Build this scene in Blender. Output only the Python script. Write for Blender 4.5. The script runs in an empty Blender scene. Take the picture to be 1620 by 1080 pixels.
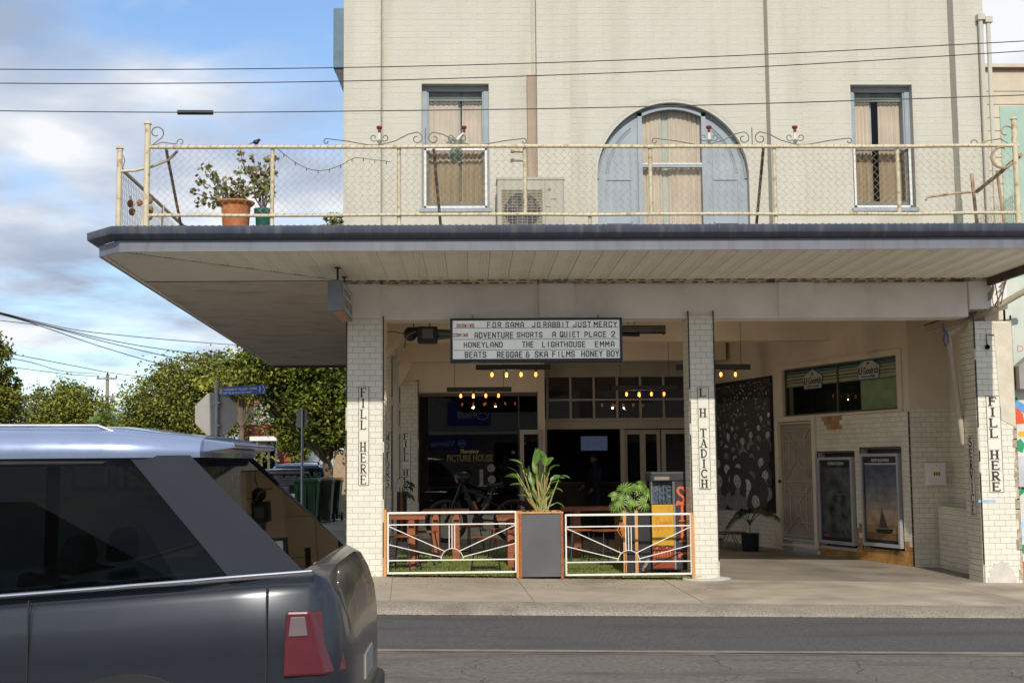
import bpy, bmesh, math, random
import numpy as np
from mathutils import Vector, Matrix
random.seed(7)
S = bpy.context.scene
COL = S.collection
# ------------------------------------------------------------------ camera
FPX = 2000.0
CAM = Vector((0, -16.67, 1.5))
_yaw, _pit, _rol = math.radians(1.8), math.radians(5.43), -0.009
FW = Vector((math.sin(_yaw)*math.cos(_pit), math.cos(_yaw)*math.cos(_pit), math.sin(_pit)))
_r0 = Vector((math.cos(_yaw), -math.sin(_yaw), 0)); _u0 = _r0.cross(FW)
RT = _r0*math.cos(_rol) + _u0*math.sin(_rol); UP = RT.cross(FW)
cd = bpy.data.cameras.new('camera'); cam = bpy.data.objects.new('camera', cd); COL.objects.link(cam)
cd.sensor_width = 36; cd.lens = FPX/1620*36; cd.clip_end = 5000; cd.clip_start = .1
cam.matrix_world = Matrix(((RT.x, UP.x, -FW.x, CAM.x), (RT.y, UP.y, -FW.y, CAM.y), (RT.z, UP.z, -FW.z, CAM.z), (0, 0, 0, 1)))
S.camera = cam
# ------------------------------------------------------------------ world, sun, exposure
SUN_EL = math.radians(32.5)
SUN_AZ = math.radians(-1.0)      # a hair to the right of straight behind the camera
W = bpy.data.worlds.new('World'); S.world = W; W.use_nodes = True
wn, wl = W.node_tree.nodes, W.node_tree.links
wn.clear()
def wnode(t, **k):
    n = wn.new(t)
    for a, b in k.items(): setattr(n, a, b)
    return n
sky = wnode('ShaderNodeTexSky', sky_type='NISHITA', sun_disc=False, sun_elevation=SUN_EL, sun_rotation=math.radians(181), altitude=50, air_density=1.0, dust_density=.4, ozone_density=2.2)
bg = wnode('ShaderNodeBackground'); bg.inputs[1].default_value = .12
tc = wnode('ShaderNodeTexCoord'); sep = wnode('ShaderNodeSeparateXYZ'); wl.new(tc.outputs['Generated'], sep.inputs[0])
def wmath(op, a, b=None, c=None, clamp=False):
    n = wnode('ShaderNodeMath', operation=op, use_clamp=clamp)
    for i, s in enumerate((a, b, c)):
        if s is None: continue
        if isinstance(s, (int, float)): n.inputs[i].default_value = s
        else: wl.new(s, n.inputs[i])
    return n.outputs[0]
def ramp(src, stops):
    n = wnode('ShaderNodeValToRGB'); e = n.color_ramp.elements
    while len(e) < len(stops): e.new(.5)
    for q, (p, c) in zip(e, stops): q.position = p; q.color = (*c, 1) if len(c) == 3 else c
    wl.new(src, n.inputs[0]); return n.outputs[0]
# clouds are laid out on a flat layer overhead: direction.xy / (direction.z + k)
zc = wmath('ADD', wmath('MAXIMUM', sep.outputs[2], 0.0), .16)
cx = wmath('DIVIDE', sep.outputs[0], zc); cy = wmath('DIVIDE', sep.outputs[1], zc)
cmb = wnode('ShaderNodeCombineXYZ'); wl.new(cx, cmb.inputs[0]); wl.new(cy, cmb.inputs[1])
mp = wnode('ShaderNodeMapping'); wl.new(cmb.outputs[0], mp.inputs[0]); mp.inputs['Location'].default_value = (3.1, 1.7, 0); mp.inputs['Rotation'].default_value = (0, 0, .5); mp.inputs['Scale'].default_value = (1.0, 1.0, 1)
def wnoise(scale, detail, rough, dist=0.0, vec=None):
    n = wnode('ShaderNodeTexNoise'); wl.new(vec or mp.outputs[0], n.inputs['Vector'])
    n.inputs['Scale'].default_value = scale; n.inputs['Detail'].default_value = detail; n.inputs['Roughness'].default_value = rough; n.inputs['Distortion'].default_value = dist
    return n.outputs[0]
c1 = wnoise(1.15, 8, .52, .25); c2 = wnoise(3.3, 6, .55, .1)
mask = ramp(wmath('ADD', wmath('MULTIPLY', c1, .75), wmath('MULTIPLY', c2, .25)), [(.38, (0.04, 0.04, 0.04)), (.45, (.50, .50, .50)), (.52, (.97, .97, .97))])
mp2 = wnode('ShaderNodeMapping'); wl.new(cmb.outputs[0], mp2.inputs[0]); mp2.inputs['Location'].default_value = (3.16, 1.62, 0); mp2.inputs['Rotation'].default_value = (0, 0, .5)
c3 = wnoise(1.9, 5, .5, .1, mp2.outputs[0])
ccol = ramp(c3, [(.36, (.25, .29, .37)), (.47, (.34, .385, .47)), (.55, (.44, .47, .52)), (.63, (.60, .605, .62))])
bgc = wnode('ShaderNodeBackground'); wl.new(ccol, bgc.inputs[0]); bgc.inputs[1].default_value = 1.15
skt = wnode('ShaderNodeMix', data_type='RGBA', blend_type='MULTIPLY'); skt.inputs[0].default_value = 1; wl.new(sky.outputs[0], skt.inputs[6]); skt.inputs[7].default_value = (.92, 1.0, 1.06, 1)
wl.new(skt.outputs[2], bg.inputs[0])
mx = wnode('ShaderNodeMixShader'); wl.new(mask, mx.inputs[0]); wl.new(bg.outputs[0], mx.inputs[1]); wl.new(bgc.outputs[0], mx.inputs[2])
wo = wnode('ShaderNodeOutputWorld'); wl.new(mx.outputs[0], wo.inputs[0])
sd = bpy.data.lights.new('sun', 'SUN'); so = bpy.data.objects.new('sun', sd); COL.objects.link(so)
sd.energy = 2.4; sd.angle = math.radians(.6); sd.color = (1, .93, .82)
sdir = Vector((-math.sin(SUN_AZ)*math.cos(SUN_EL), -math.cos(SUN_AZ)*math.cos(SUN_EL), math.sin(SUN_EL)))   # towards the sun
so.rotation_euler = sdir.to_track_quat('Z', 'Y').to_euler()
S.cycles.diffuse_bounces = 8; S.cycles.max_bounces = 14; S.cycles.transparent_max_bounces = 16
S.view_settings.view_transform = 'Standard'; S.view_settings.look = 'None'; S.view_settings.exposure = 0.48; S.view_settings.gamma = 1; S.view_settings.use_curve_mapping = False

# ------------------------------------------------------------------ survey helper: a sight line through the photograph meets a real plane
def ray(u, v): return FW + RT*((u-810)/FPX) - UP*((v-540)/FPX)
def at(u, v, y):
    d = ray(u, v); return CAM + d*((y-CAM.y)/d.y)
def X(u, y=0, v=700): return at(u, v, y).x
def Zz(v, y=0, u=810): return at(u, v, y).z

# ------------------------------------------------------------------ materials
MATS = {}
def mat(name, col, rough=.7, metal=0, var=.12, scale=6, bump=0, bscale=60, spec=.5, dirt=None, dscale=1.3, damt=.5, emit=0, coat=0, island=0, objvar=0, trans=0, hue2=None, aniso=None, dlo=.5, dhi=.68, rvar=.12, dvec=None):
    if name in MATS: return MATS[name]
    m = bpy.data.materials.new(name); m.use_nodes = True; MATS[name] = m
    n, l = m.node_tree.nodes, m.node_tree.links
    b = n['Principled BSDF']
    b.inputs['Roughness'].default_value = rough; b.inputs['Metallic'].default_value = metal
    b.inputs['Specular IOR Level'].default_value = spec
    if coat: b.inputs['Coat Weight'].default_value = coat; b.inputs['Coat Roughness'].default_value = .05
    if trans: b.inputs['Transmission Weight'].default_value = trans
    if emit:
        b.inputs['Emission Color'].default_value = (*col, 1); b.inputs['Emission Strength'].default_value = emit
    tc = n.new('ShaderNodeTexCoord'); vec = tc.outputs['Object']
    if aniso:
        mpn = n.new('ShaderNodeMapping'); mpn.inputs['Scale'].default_value = aniso; l.new(vec, mpn.inputs[0]); vec = mpn.outputs[0]
    def noise(sc, det=4, v=None):
        t = n.new('ShaderNodeTexNoise'); l.new(v or vec, t.inputs['Vector']); t.inputs['Scale'].default_value = sc; t.inputs['Detail'].default_value = det; return t.outputs[0]
    def mixc(f, a, b2):
        t = n.new('ShaderNodeMix'); t.data_type = 'RGBA'
        if isinstance(f, float): t.inputs[0].default_value = f
        else: l.new(f, t.inputs[0])
        for i, s in ((6, a), (7, b2)):
            if isinstance(s, tuple): t.inputs[i].default_value = (*s, 1)
            else: l.new(s, t.inputs[i])
        return t.outputs[2]
    def rmp(src, lo, hi):
        t = n.new('ShaderNodeMapRange'); l.new(src, t.inputs[0]); t.inputs[1].default_value = lo; t.inputs[2].default_value = hi; return t.outputs[0]
    lo = tuple(c*(1-var) for c in col); hi = tuple(min(1, c*(1+var)) for c in (hue2 or col))
    c = mixc(rmp(noise(scale), .3, .7), lo, hi)
    if dirt: c = mixc_amt(n, l, rmp(noise(dscale, 9, worldvec(n, l, dvec) if dvec else tc.outputs['Object']), dlo, dhi), damt, c, dirt)
    if objvar or island:
        if objvar: rnd = n.new('ShaderNodeObjectInfo').outputs['Random']
        else: rnd = n.new('ShaderNodeNewGeometry').outputs['Random Per Island']
        mr = n.new('ShaderNodeMapRange'); l.new(rnd, mr.inputs[0]); k = objvar or island
        mr.inputs[3].default_value = 1-k; mr.inputs[4].default_value = 1+k*.5
        vm = n.new('ShaderNodeVectorMath'); vm.operation = 'SCALE'; l.new(c, vm.inputs[0]); l.new(mr.outputs[0], vm.inputs['Scale']); c = vm.outputs[0]
    l.new(c, b.inputs['Base Color'])
    if bump:
        bp = n.new('ShaderNodeBump'); bp.inputs['Strength'].default_value = bump; bp.inputs['Distance'].default_value = .02
        l.new(noise(bscale, 5), bp.inputs['Height']); l.new(bp.outputs[0], b.inputs['Normal'])
    if rough > .25:
        mr = n.new('ShaderNodeMapRange'); l.new(noise(scale*2.3), mr.inputs[0]); mr.inputs[3].default_value = max(.05, rough-rvar); mr.inputs[4].default_value = min(1, rough+rvar); l.new(mr.outputs[0], b.inputs['Roughness'])
    return m
def worldvec(n, l, s):
    g = n.new('ShaderNodeNewGeometry'); m = n.new('ShaderNodeMapping'); m.inputs['Scale'].default_value = s; l.new(g.outputs['Position'], m.inputs[0]); return m.outputs[0]
def mixc_amt(n, l, f, amt, a, b2):
    mu = n.new('ShaderNodeMath'); mu.operation = 'MULTIPLY'; l.new(f, mu.inputs[0]); mu.inputs[1].default_value = amt
    t = n.new('ShaderNodeMix'); t.data_type = 'RGBA'; l.new(mu.outputs[0], t.inputs[0]); l.new(a, t.inputs[6]); t.inputs[7].default_value = (*b2, 1); return t.outputs[2]
def glass(name, tint, refl=1.0, ior=1.5, base=None, opac=0.0):
    if name in MATS: return MATS[name]
    m = bpy.data.materials.new(name); m.use_nodes = True; MATS[name] = m
    n, l = m.node_tree.nodes, m.node_tree.links; n.remove(n['Principled BSDF'])
    t = n.new('ShaderNodeBsdfTransparent'); t.inputs[0].default_value = (*tint, 1)
    g = n.new('ShaderNodeBsdfGlossy'); g.inputs['Roughness'].default_value = .01
    f = n.new('ShaderNodeFresnel'); f.inputs[0].default_value = ior
    src = t.outputs[0]
    if opac:
        d = n.new('ShaderNodeBsdfDiffuse'); d.inputs[0].default_value = (*(base or (.3, .3, .3)), 1)
        x0 = n.new('ShaderNodeMixShader'); x0.inputs[0].default_value = opac; l.new(t.outputs[0], x0.inputs[1]); l.new(d.outputs[0], x0.inputs[2]); src = x0.outputs[0]
    x = n.new('ShaderNodeMixShader'); geo = n.new('ShaderNodeNewGeometry'); inv = n.new('ShaderNodeMath'); inv.operation = 'SUBTRACT'; inv.inputs[0].default_value = 1; l.new(geo.outputs['Backfacing'], inv.inputs[1]); mu = n.new('ShaderNodeMath'); mu.operation = 'MULTIPLY'; l.new(f.outputs[0], mu.inputs[0]); l.new(inv.outputs[0], mu.inputs[1]); l.new(mu.outputs[0], x.inputs[0]); l.new(src, x.inputs[1]); l.new(g.outputs[0], x.inputs[2])
    l.new(x.outputs[0], n['Material Output'].inputs[0]); return m

CREAM = mat('cream_painted_brick', (.55, .53, .455), .75, var=.04, scale=1.2, bump=.3, bscale=35, dirt=(.40, .36, .27), dscale=1.0, damt=.42, dvec=(3.2, 3.2, .35), dlo=.50, dhi=.72)
CREAMB = mat('cream_painted_mortar', (.545, .525, .45), .8, var=.05, scale=2, bump=.3, bscale=40)
BEIGE = mat('beige_painted_render', (.68, .59, .46), .75, var=.06, scale=1.3, bump=.15, bscale=30, dirt=(.4, .33, .24), dscale=1.0, damt=.25)
BEAMW = mat('grey_white_painted_render', (.82, .79, .75), .7, var=.05, scale=1.5, bump=.2, bscale=30, dirt=(.33, .28, .22), dscale=1.6, damt=.18)
SOFF = mat('soffit_white_paint', (.86, .82, .73), .6, var=.06, scale=1.2, dirt=(.5, .44, .35), dscale=1.2, damt=.3)
TILE = mat('glazed_white_tile', (.78, .755, .65), .25, var=.05, scale=3, objvar=.05, dirt=(.45, .38, .26), dscale=2.5, damt=.25, spec=.5)
TILEJ = mat('glazed_white_tile_wall', (.74, .70, .57), .25, var=.04, scale=2, island=.07, dirt=(.42, .34, .22), dscale=1.4, damt=.35)
TILER = mat('rust_stained_tile', (.42, .22, .06), .35, var=.5, scale=5, island=.25, dirt=(.20, .07, .015), dscale=2.5, damt=.8)
GROUT = mat('dark_grout', (.44, .41, .34), .95, var=.2, scale=20)
BLACKT = mat('black_trim_tile', (.022, .022, .022), .3, var=.5, scale=25)
BLACK = mat('black_paint', (.018, .018, .02), .5)
LETTER = mat('black_enamel_letter', (.03, .025, .022), .5, var=.3, scale=40)
GUT = mat('slate_blue_gutter_paint', (.062, .076, .108), .38, var=.1, scale=2, dirt=(.2, .2, .19), dscale=2, damt=.4, dvec=(5, 1, .6))
FASC = mat('grey_fascia_paint', (.165, .175, .21), .45, var=.08, scale=2, dirt=(.10, .09, .08), dscale=2, damt=.55, dvec=(5, 1, .6), dlo=.48, dhi=.75)
CORR = mat('weathered_corrugated_iron', (.16, .14, .12), .6, metal=.3, var=.3, scale=4, dirt=(.22, .11, .05), damt=.6)
BLUEG = mat('blue_grey_timber_paint', (.285, .335, .375), .55, var=.07, scale=3, dirt=(.40, .42, .44), dscale=3, damt=.25)
FRAMEW = mat('white_frame_paint', (.74, .73, .70), .5, var=.05)
FENCEP = mat('cream_rusty_pipe', (.62, .55, .38), .6, var=.1, scale=8, dirt=(.40, .22, .10), dscale=14, damt=.75, dlo=.56, dhi=.66)
WIREM = mat('cream_chain_wire', (.46, .39, .25), .6, var=.25, scale=5, dirt=(.25, .12, .05), dscale=3, damt=.7)
IRON = mat('wrought_iron', (.20, .19, .16), .6, var=.4, scale=12)
REDP = mat('red_plastic', (.22, .02, .02), .35)
CURT = mat('tan_curtain', (.78, .60, .49), .85, var=.1, scale=3)
CURTW = mat('pale_curtain', (.62, .60, .52), .85, var=.08)
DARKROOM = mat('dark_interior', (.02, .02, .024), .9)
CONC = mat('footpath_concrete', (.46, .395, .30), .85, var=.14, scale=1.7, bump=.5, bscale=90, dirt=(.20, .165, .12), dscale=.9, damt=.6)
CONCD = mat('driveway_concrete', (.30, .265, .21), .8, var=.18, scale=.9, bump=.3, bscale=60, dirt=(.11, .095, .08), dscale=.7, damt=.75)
CONCA = mat('exposed_aggregate_concrete', (.40, .345, .27), .9, var=.35, scale=45, bump=1, bscale=110, dirt=(.16, .13, .10), dscale=2, damt=.5)
ASPH = mat('asphalt', (.118, .110, .106), .85, var=.28, scale=30, bump=.8, bscale=160, dirt=(.08, .075, .072), dscale=.9, damt=.75, dvec=(.5, 2.2, 1))
ASPH2 = mat('worn_asphalt', (.20, .175, .145), .88, var=.25, scale=22, bump=.9, bscale=120, dirt=(.10, .09, .08), dscale=1.3, damt=.8, dvec=(.6, 2.0, 1))
STEEL = mat('galvanised_steel', (.36, .38, .39), .4, metal=.6, var=.12, scale=6)
ALU = mat('aluminium_frame', (.55, .55, .57), .3, metal=.8, var=.05)
WOOD = mat('red_brown_timber', (.30, .095, .035), .5, var=.25, scale=3, aniso=(1, 1, 8), bump=.1, bscale=20)
WOODL = mat('orange_timber_post', (.62, .30, .10), .55, var=.18, scale=4, aniso=(6, 6, .6))
WHITEM = mat('white_powdercoat', (.80, .78, .72), .4, var=.04)
PANELG = mat('dark_grey_panel', (.095, .098, .105), .55, var=.12, scale=3, dirt=(.16, .15, .14), damt=.3)
TURF = mat('artificial_turf', (.16, .20, .04), .9, var=.3, scale=30, bump=.8, bscale=220, dirt=(.22, .20, .06), dscale=3, damt=.4)
TERRA = mat('terracotta', (.50, .17, .055), .7, var=.15, scale=6, dirt=(.40, .28, .18), dscale=4, damt=.4)
TEAL = mat('teal_plastic', (.015, .12, .10), .4)
STOREF = mat('storefront_putty_paint', (.38, .345, .285), .6, var=.06, scale=2, dirt=(.25, .2, .15), damt=.3)
SOIL = mat('potting_soil', (.05, .035, .025), 1, var=.4, scale=30)
RUBBER = mat('black_rubber', (.02, .02, .02), .7)

# ------------------------------------------------------------------ mesh builder
WOFF = {}
def tag(o, label=None, cat=None, group=None, kind=None):
    if label: o['label'] = label
    if cat: o['category'] = cat
    if group: o['group'] = group
    if kind: o['kind'] = kind
    return o
def empty(name, loc=(0, 0, 0), label=None, cat=None, group=None, parent=None):
    o = bpy.data.objects.new(name, None); COL.objects.link(o); o.empty_display_size = .2
    if parent: o.parent = parent; o.location = Vector(loc)-WOFF[parent.name]
    else: o.location = loc
    WOFF[o.name] = Vector(loc); return tag(o, label, cat, group)
def link(name, me, parent=None, label=None, cat=None, group=None, kind=None, loc=None):
    o = bpy.data.objects.new(name, me); COL.objects.link(o)
    if parent: o.parent = parent
    base = WOFF[parent.name] if parent else Vector((0, 0, 0))
    if loc is not None: o.location = Vector(loc)-base; WOFF[o.name] = Vector(loc)
    else: WOFF[o.name] = base.copy()
    return tag(o, label, cat, group, kind)
class MB:
    def __init__(s, M=None): s.v = []; s.f = []; s.M = M; s.mi = []; s.cur = 0
    def add(s, vs, fs):
        k = len(s.v)
        if s.M is not None: vs = [s.M @ Vector(p) for p in vs]
        s.v += [tuple(p) for p in vs]; s.f += [tuple(i+k for i in f) for f in fs]; s.mi += [s.cur]*len(fs); return s
    def box(s, x0, x1, y0, y1, z0, z1):
        if x0 > x1: x0, x1 = x1, x0
        if y0 > y1: y0, y1 = y1, y0
        if z0 > z1: z0, z1 = z1, z0
        return s.add([(x0, y0, z0), (x1, y0, z0), (x1, y1, z0), (x0, y1, z0), (x0, y0, z1), (x1, y0, z1), (x1, y1, z1), (x0, y1, z1)],
                     [(0, 3, 2, 1), (4, 5, 6, 7), (0, 1, 5, 4), (1, 2, 6, 5), (2, 3, 7, 6), (3, 0, 4, 7)])
    def bar(s, p, q, w, h=None, up=(0, 0, 1)):
        p, q = Vector(p), Vector(q); h = h or w; d = (q-p).normalized(); up = Vector(up)
        if abs(d.dot(up)) > .98: up = Vector((0, 1, 0))
        a = d.cross(up).normalized()*w/2; b = a.cross(d).normalized()*h/2
        return s.add([p-a-b, p+a-b, p+a+b, p-a+b, q-a-b, q+a-b, q+a+b, q-a+b], [(0, 3, 2, 1), (4, 5, 6, 7), (0, 1, 5, 4), (1, 2, 6, 5), (2, 3, 7, 6), (3, 0, 4, 7)])
    def tube(s, pts, r, n=6, closed=False, caps=True):
        pts = [Vector(p) for p in pts]; m = len(pts); rs = r if isinstance(r, (list, tuple)) else [r]*m
        vs = []; ref = None
        for i, p in enumerate(pts):
            if closed: d = pts[(i+1) % m]-pts[i-1]
            else: d = pts[min(i+1, m-1)]-pts[max(i-1, 0)]
            d = d.normalized() if d.length > 1e-9 else Vector((0, 0, 1))
            if ref is None: ref = Vector((0, 0, 1)) if abs(d.z) < .9 else Vector((1, 0, 0))
            a = d.cross(ref); a = a.normalized() if a.length > 1e-6 else d.orthogonal().normalized(); b = a.cross(d).normalized(); ref = b
            for k in range(n):
                t = 2*math.pi*k/n; vs.append(p+(a*math.cos(t)+b*math.sin(t))*rs[i])
        fs = []; e = m if closed else m-1
        for i in range(e):
            j = (i+1) % m
            for k in range(n): fs.append((i*n+k, i*n+(k+1) % n, j*n+(k+1) % n, j*n+k))
        if not closed and caps: fs += [tuple(range(n))[::-1], tuple((m-1)*n+k for k in range(n))]
        return s.add(vs, fs)
    def lathe(s, prof, c=(0, 0, 0), n=20, axis='z', cap=True):
        vs = []
        for r, h in prof:
            for k in range(n):
                t = 2*math.pi*k/n; a, b = r*math.cos(t), r*math.sin(t)
                vs.append({'z': (c[0]+a, c[1]+b, c[2]+h), 'y': (c[0]+a, c[1]+h, c[2]+b), 'x': (c[0]+h, c[1]+a, c[2]+b)}[axis])
        fs = [(i*n+k, i*n+(k+1) % n, (i+1)*n+(k+1) % n, (i+1)*n+k) for i in range(len(prof)-1) for k in range(n)]
        if cap: fs += [tuple(range(n))[::-1], tuple((len(prof)-1)*n+k for k in range(n))]
        return s.add(vs, fs)
    def sphere(s, c, r, n=12, m=8):
        r = r if isinstance(r, (tuple, list)) else (r, r, r)
        vs = []
        for i in range(m+1):
            a = math.pi*i/m; rr = max(math.sin(a), 1e-4)
            for k in range(n): t = 2*math.pi*k/n; vs.append((c[0]+r[0]*rr*math.cos(t), c[1]+r[1]*rr*math.sin(t), c[2]-r[2]*math.cos(a)))
        return s.add(vs, [(i*n+k, i*n+(k+1) % n, (i+1)*n+(k+1) % n, (i+1)*n+k) for i in range(m) for k in range(n)])
    def prism(s, poly, d0, d1, axis='y'):
        n = len(poly); f = {'y': lambda a, b, d: (a, d, b), 'z': lambda a, b, d: (a, b, d), 'x': lambda a, b, d: (d, a, b)}[axis]
        vs = [f(a, b, d0) for a, b in poly]+[f(a, b, d1) for a, b in poly]
        return s.add(vs, [tuple(range(n))[::-1], tuple(range(n, 2*n))]+[(i, (i+1) % n, n+(i+1) % n, n+i) for i in range(n)])
    def loft(s, rings, closed=True, caps=False):
        n = len(rings[0]); vs = [p for r in rings for p in r]; e = n if closed else n-1
        fs = [(i*n+k, i*n+(k+1) % n, (i+1)*n+(k+1) % n, (i+1)*n+k) for i in range(len(rings)-1) for k in range(e)]
        if caps: fs += [tuple(range(n))[::-1], tuple((len(rings)-1)*n+k for k in range(n))]
        return s.add(vs, fs)
    def poly(s, pts): return s.add(pts, [tuple(range(len(pts)))])
    def mesh(s, name, m, smooth=None, off=None, fixn=True):
        me = bpy.data.meshes.new(name)
        vs = s.v if off is None else [(p[0]-off[0], p[1]-off[1], p[2]-off[2]) for p in s.v]
        me.from_pydata(vs, [], s.f)
        for q in (m if isinstance(m, (list, tuple)) else [m]): me.materials.append(q)
        if isinstance(m, (list, tuple)): me.polygons.foreach_set('material_index', s.mi)
        me.update()
        if fixn and len(s.f) < 20000:
            b_ = bmesh.new(); b_.from_mesh(me); bmesh.ops.recalc_face_normals(b_, faces=b_.faces); b_.to_mesh(me); b_.free()
        if smooth is not None:
            me.shade_smooth()
            try: me.set_sharp_from_angle(angle=math.radians(smooth))
            except Exception: pass
        return me
    def build(s, name, m, parent=None, label=None, cat=None, group=None, kind=None, smooth=None, bev=0, loc=None):
        base = Vector(loc) if loc is not None else (WOFF[parent.name] if parent else Vector((0, 0, 0)))
        o = link(name, s.mesh(name, m, smooth, base), parent, label, cat, group, kind, loc)
        if bev:
            md = o.modifiers.new('Bevel', 'BEVEL'); md.width = bev; md.segments = 2; md.limit_method = 'ANGLE'; md.angle_limit = math.radians(40)
        return o
def bx(name, m, x0, x1, y0, y1, z0, z1, parent=None, **k): return MB(k.pop('M', None)).box(x0, x1, y0, y1, z0, z1).build(name, m, parent, **k)
def frame(p0, p1):
    """wall frame: local x along the wall, local y into the wall (away from the street), z up"""
    d = Vector((p1[0]-p0[0], p1[1]-p0[1], 0)); L = d.length; d.normalize(); nrm = Vector((-d.y, d.x, 0))
    return Matrix(((d.x, nrm.x, 0, p0[0]), (d.y, nrm.y, 0, p0[1]), (0, 0, 1, 0), (0, 0, 0, 1))), L
def on(Mf, u, v, y=0):
    """local (x, z) where the sight line meets the plane local y = const of a wall frame"""
    inv = Mf.inverted(); c = inv @ CAM; d = inv.to_3x3() @ ray(u, v); t = (y-c.y)/d.y; p = c+d*t; return p.x, p.z
def children(o): return [c for c in COL.objects if c.parent == o]
def copy_tree(o, parent=None, kids=None):
    if kids is None:
        kids = {}
        for c in COL.objects:
            if c.parent: kids.setdefault(c.parent.name, []).append(c)
    c = o.copy(); COL.objects.link(c); c.parent = parent; WOFF[c.name] = WOFF[o.name].copy()
    for ch in kids.get(o.name, []): copy_tree(ch, c, kids)
    return c
def clone(o, label=None, loc=None, rz=None, scale=None):
    c = copy_tree(o)
    if label: c['label'] = label
    if loc is not None: c.location = loc
    if rz is not None: c.rotation_euler = (0, 0, rz)
    if scale is not None: c.scale = (scale,)*3
    return c
# text as flat lettering fitted to a rectangle (x0..x1, z0..z1) at depth y
def text(name, body, x0, x1, z0, z1, y, m, parent=None, M=None, thick=.002, bold=0.0, shear=0.0, mirror=False, space=1.0, **k):
    cu = bpy.data.curves.new(name, 'FONT'); cu.body = body; cu.size = 1; cu.offset = bold; cu.shear = shear; cu.resolution_u = 3; cu.space_character = space
    o = bpy.data.objects.new(name, cu); COL.objects.link(o)
    me = bpy.data.meshes.new_from_object(o.evaluated_get(bpy.context.evaluated_depsgraph_get()))
    COL.objects.unlink(o); bpy.data.objects.remove(o)
    co = np.zeros(len(me.vertices)*3); me.vertices.foreach_get('co', co); co = co.reshape(-1, 3)
    a, b = co.min(0), co.max(0); base = WOFF[parent.name] if parent else Vector((0, 0, 0))
    mb = MB(M); k0 = 0
    vs = [(x0+(p[0]-a[0])/(b[0]-a[0])*(x1-x0), y, z0+(p[1]-a[1])/(b[1]-a[1])*(z1-z0)) for p in co]
    fs = [tuple(p.vertices) for p in me.polygons]
    nv = len(vs); cnt = {}
    for f in fs:
        for i in range(len(f)):
            e = (f[i], f[(i+1) % len(f)]); cnt[e] = 1
    side = [(e[0], e[1]) for e in cnt if (e[1], e[0]) not in cnt]
    mb.add(vs+[(p[0], p[1]+thick, p[2]) for p in vs], fs+[tuple(i+nv for i in f)[::-1] for f in fs]+[(e[0], e[0]+nv, e[1]+nv, e[1]) for e in side])
    bpy.data.meshes.remove(me); bpy.data.curves.remove(cu)
    return mb.build(name, m, parent, **k)
# serif capitals drawn as strokes in a unit box, width .72
def _arc(cx, cz, rx, rz, a0, a1, n=9): return [(cx+rx*math.cos(math.radians(a0+(a1-a0)*i/n)), cz+rz*math.sin(math.radians(a0+(a1-a0)*i/n))) for i in range(n+1)]
TK, TN = .15, .075
def _ser(x, z): return ([(x-.16, z), (x+.16, z)], .06)
GLY = {
 'I': [([(.36, 0), (.36, 1)], TK), _ser(.36, .03), _ser(.36, .97)],
 'F': [([(.18, 0), (.18, 1)], TK), ([(.1, .965), (.68, .965)], TN), ([(.2, .52), (.55, .52)], TN), ([(.67, 1), (.67, .80)], .06), ([(.55, .62), (.55, .42)], .05), _ser(.18, .03)],
 'L': [([(.18, 0), (.18, 1)], TK), ([(.06, .035), (.66, .035)], TN), ([(.67, 0), (.67, .24)], .07), _ser(.18, .97)],
 'H': [([(.14, 0), (.14, 1)], TK), ([(.58, 0), (.58, 1)], TK), ([(.14, .5), (.58, .5)], TN), _ser(.14, .03), _ser(.14, .97), _ser(.58, .03), _ser(.58, .97)],
 'E': [([(.18, 0), (.18, 1)], TK), ([(.08, .965), (.64, .965)], TN), ([(.2, .52), (.52, .52)], TN), ([(.08, .035), (.68, .035)], TN), ([(.64, 1), (.64, .80)], .06), ([(.69, 0), (.69, .22)], .06), ([(.53, .62), (.53, .42)], .05)],
 'R': [([(.18, 0), (.18, 1)], TK), ([(.08, .965), (.4, .965)]+_arc(.38, .73, .24, .235, 90, -90)+[(.2, .495)], .09), ([(.34, .48), (.66, .02)], .14), _ser(.18, .03), ([(.6, .03), (.76, .03)], .06)],
 'T': [([(.36, 0), (.36, 1)], TK), ([(.04, .965), (.68, .965)], TN), ([(.05, 1), (.05, .78)], .06), ([(.67, 1), (.67, .78)], .06), _ser(.36, .03)],
 'A': [([(.36, 1), (.62, 0)], TK), ([(.36, .98), (.1, 0)], TN), ([(.19, .34), (.53, .34)], .06), _ser(.62, .03), _ser(.1, .03)],
 'D': [([(.16, 0), (.16, 1)], TK), ([(.06, .965), (.3, .965)]+_arc(.3, .5, .33, .465, 90, -90)+[(.06, .035)], .10)],
 'C': [(_arc(.40, .5, .31, .46, 40, 320, 14), .11), ([(.65, .95), (.65, .70)], .05), ([(.64, .28), (.64, .1)], .04)],
 'S': [(_arc(.36, .74, .24, .22, 30, 270, 10)+_arc(.36, .27, .26, .24, 90, -150, 10)[1:], .12), ([(.60, .97), (.60, .74)], .05), ([(.11, .28), (.11, .04)], .05)],
 'V': [([(.12, 1), (.37, 0)], TK), ([(.6, 1), (.36, .03)], TN), _ser(.12, .97), _ser(.6, .97)],
 'M': [([(.1, 0), (.1, 1)], TN), ([(.62, 0), (.62, 1)], TK), ([(.1, 1), (.36, .15)], .12), ([(.62, 1), (.36, .15)], TN), _ser(.1, .03), _ser(.62, .03)],
 'O': [(_arc(.36, .5, .28, .46, 0, 360, 18), .11)],
}
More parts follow.
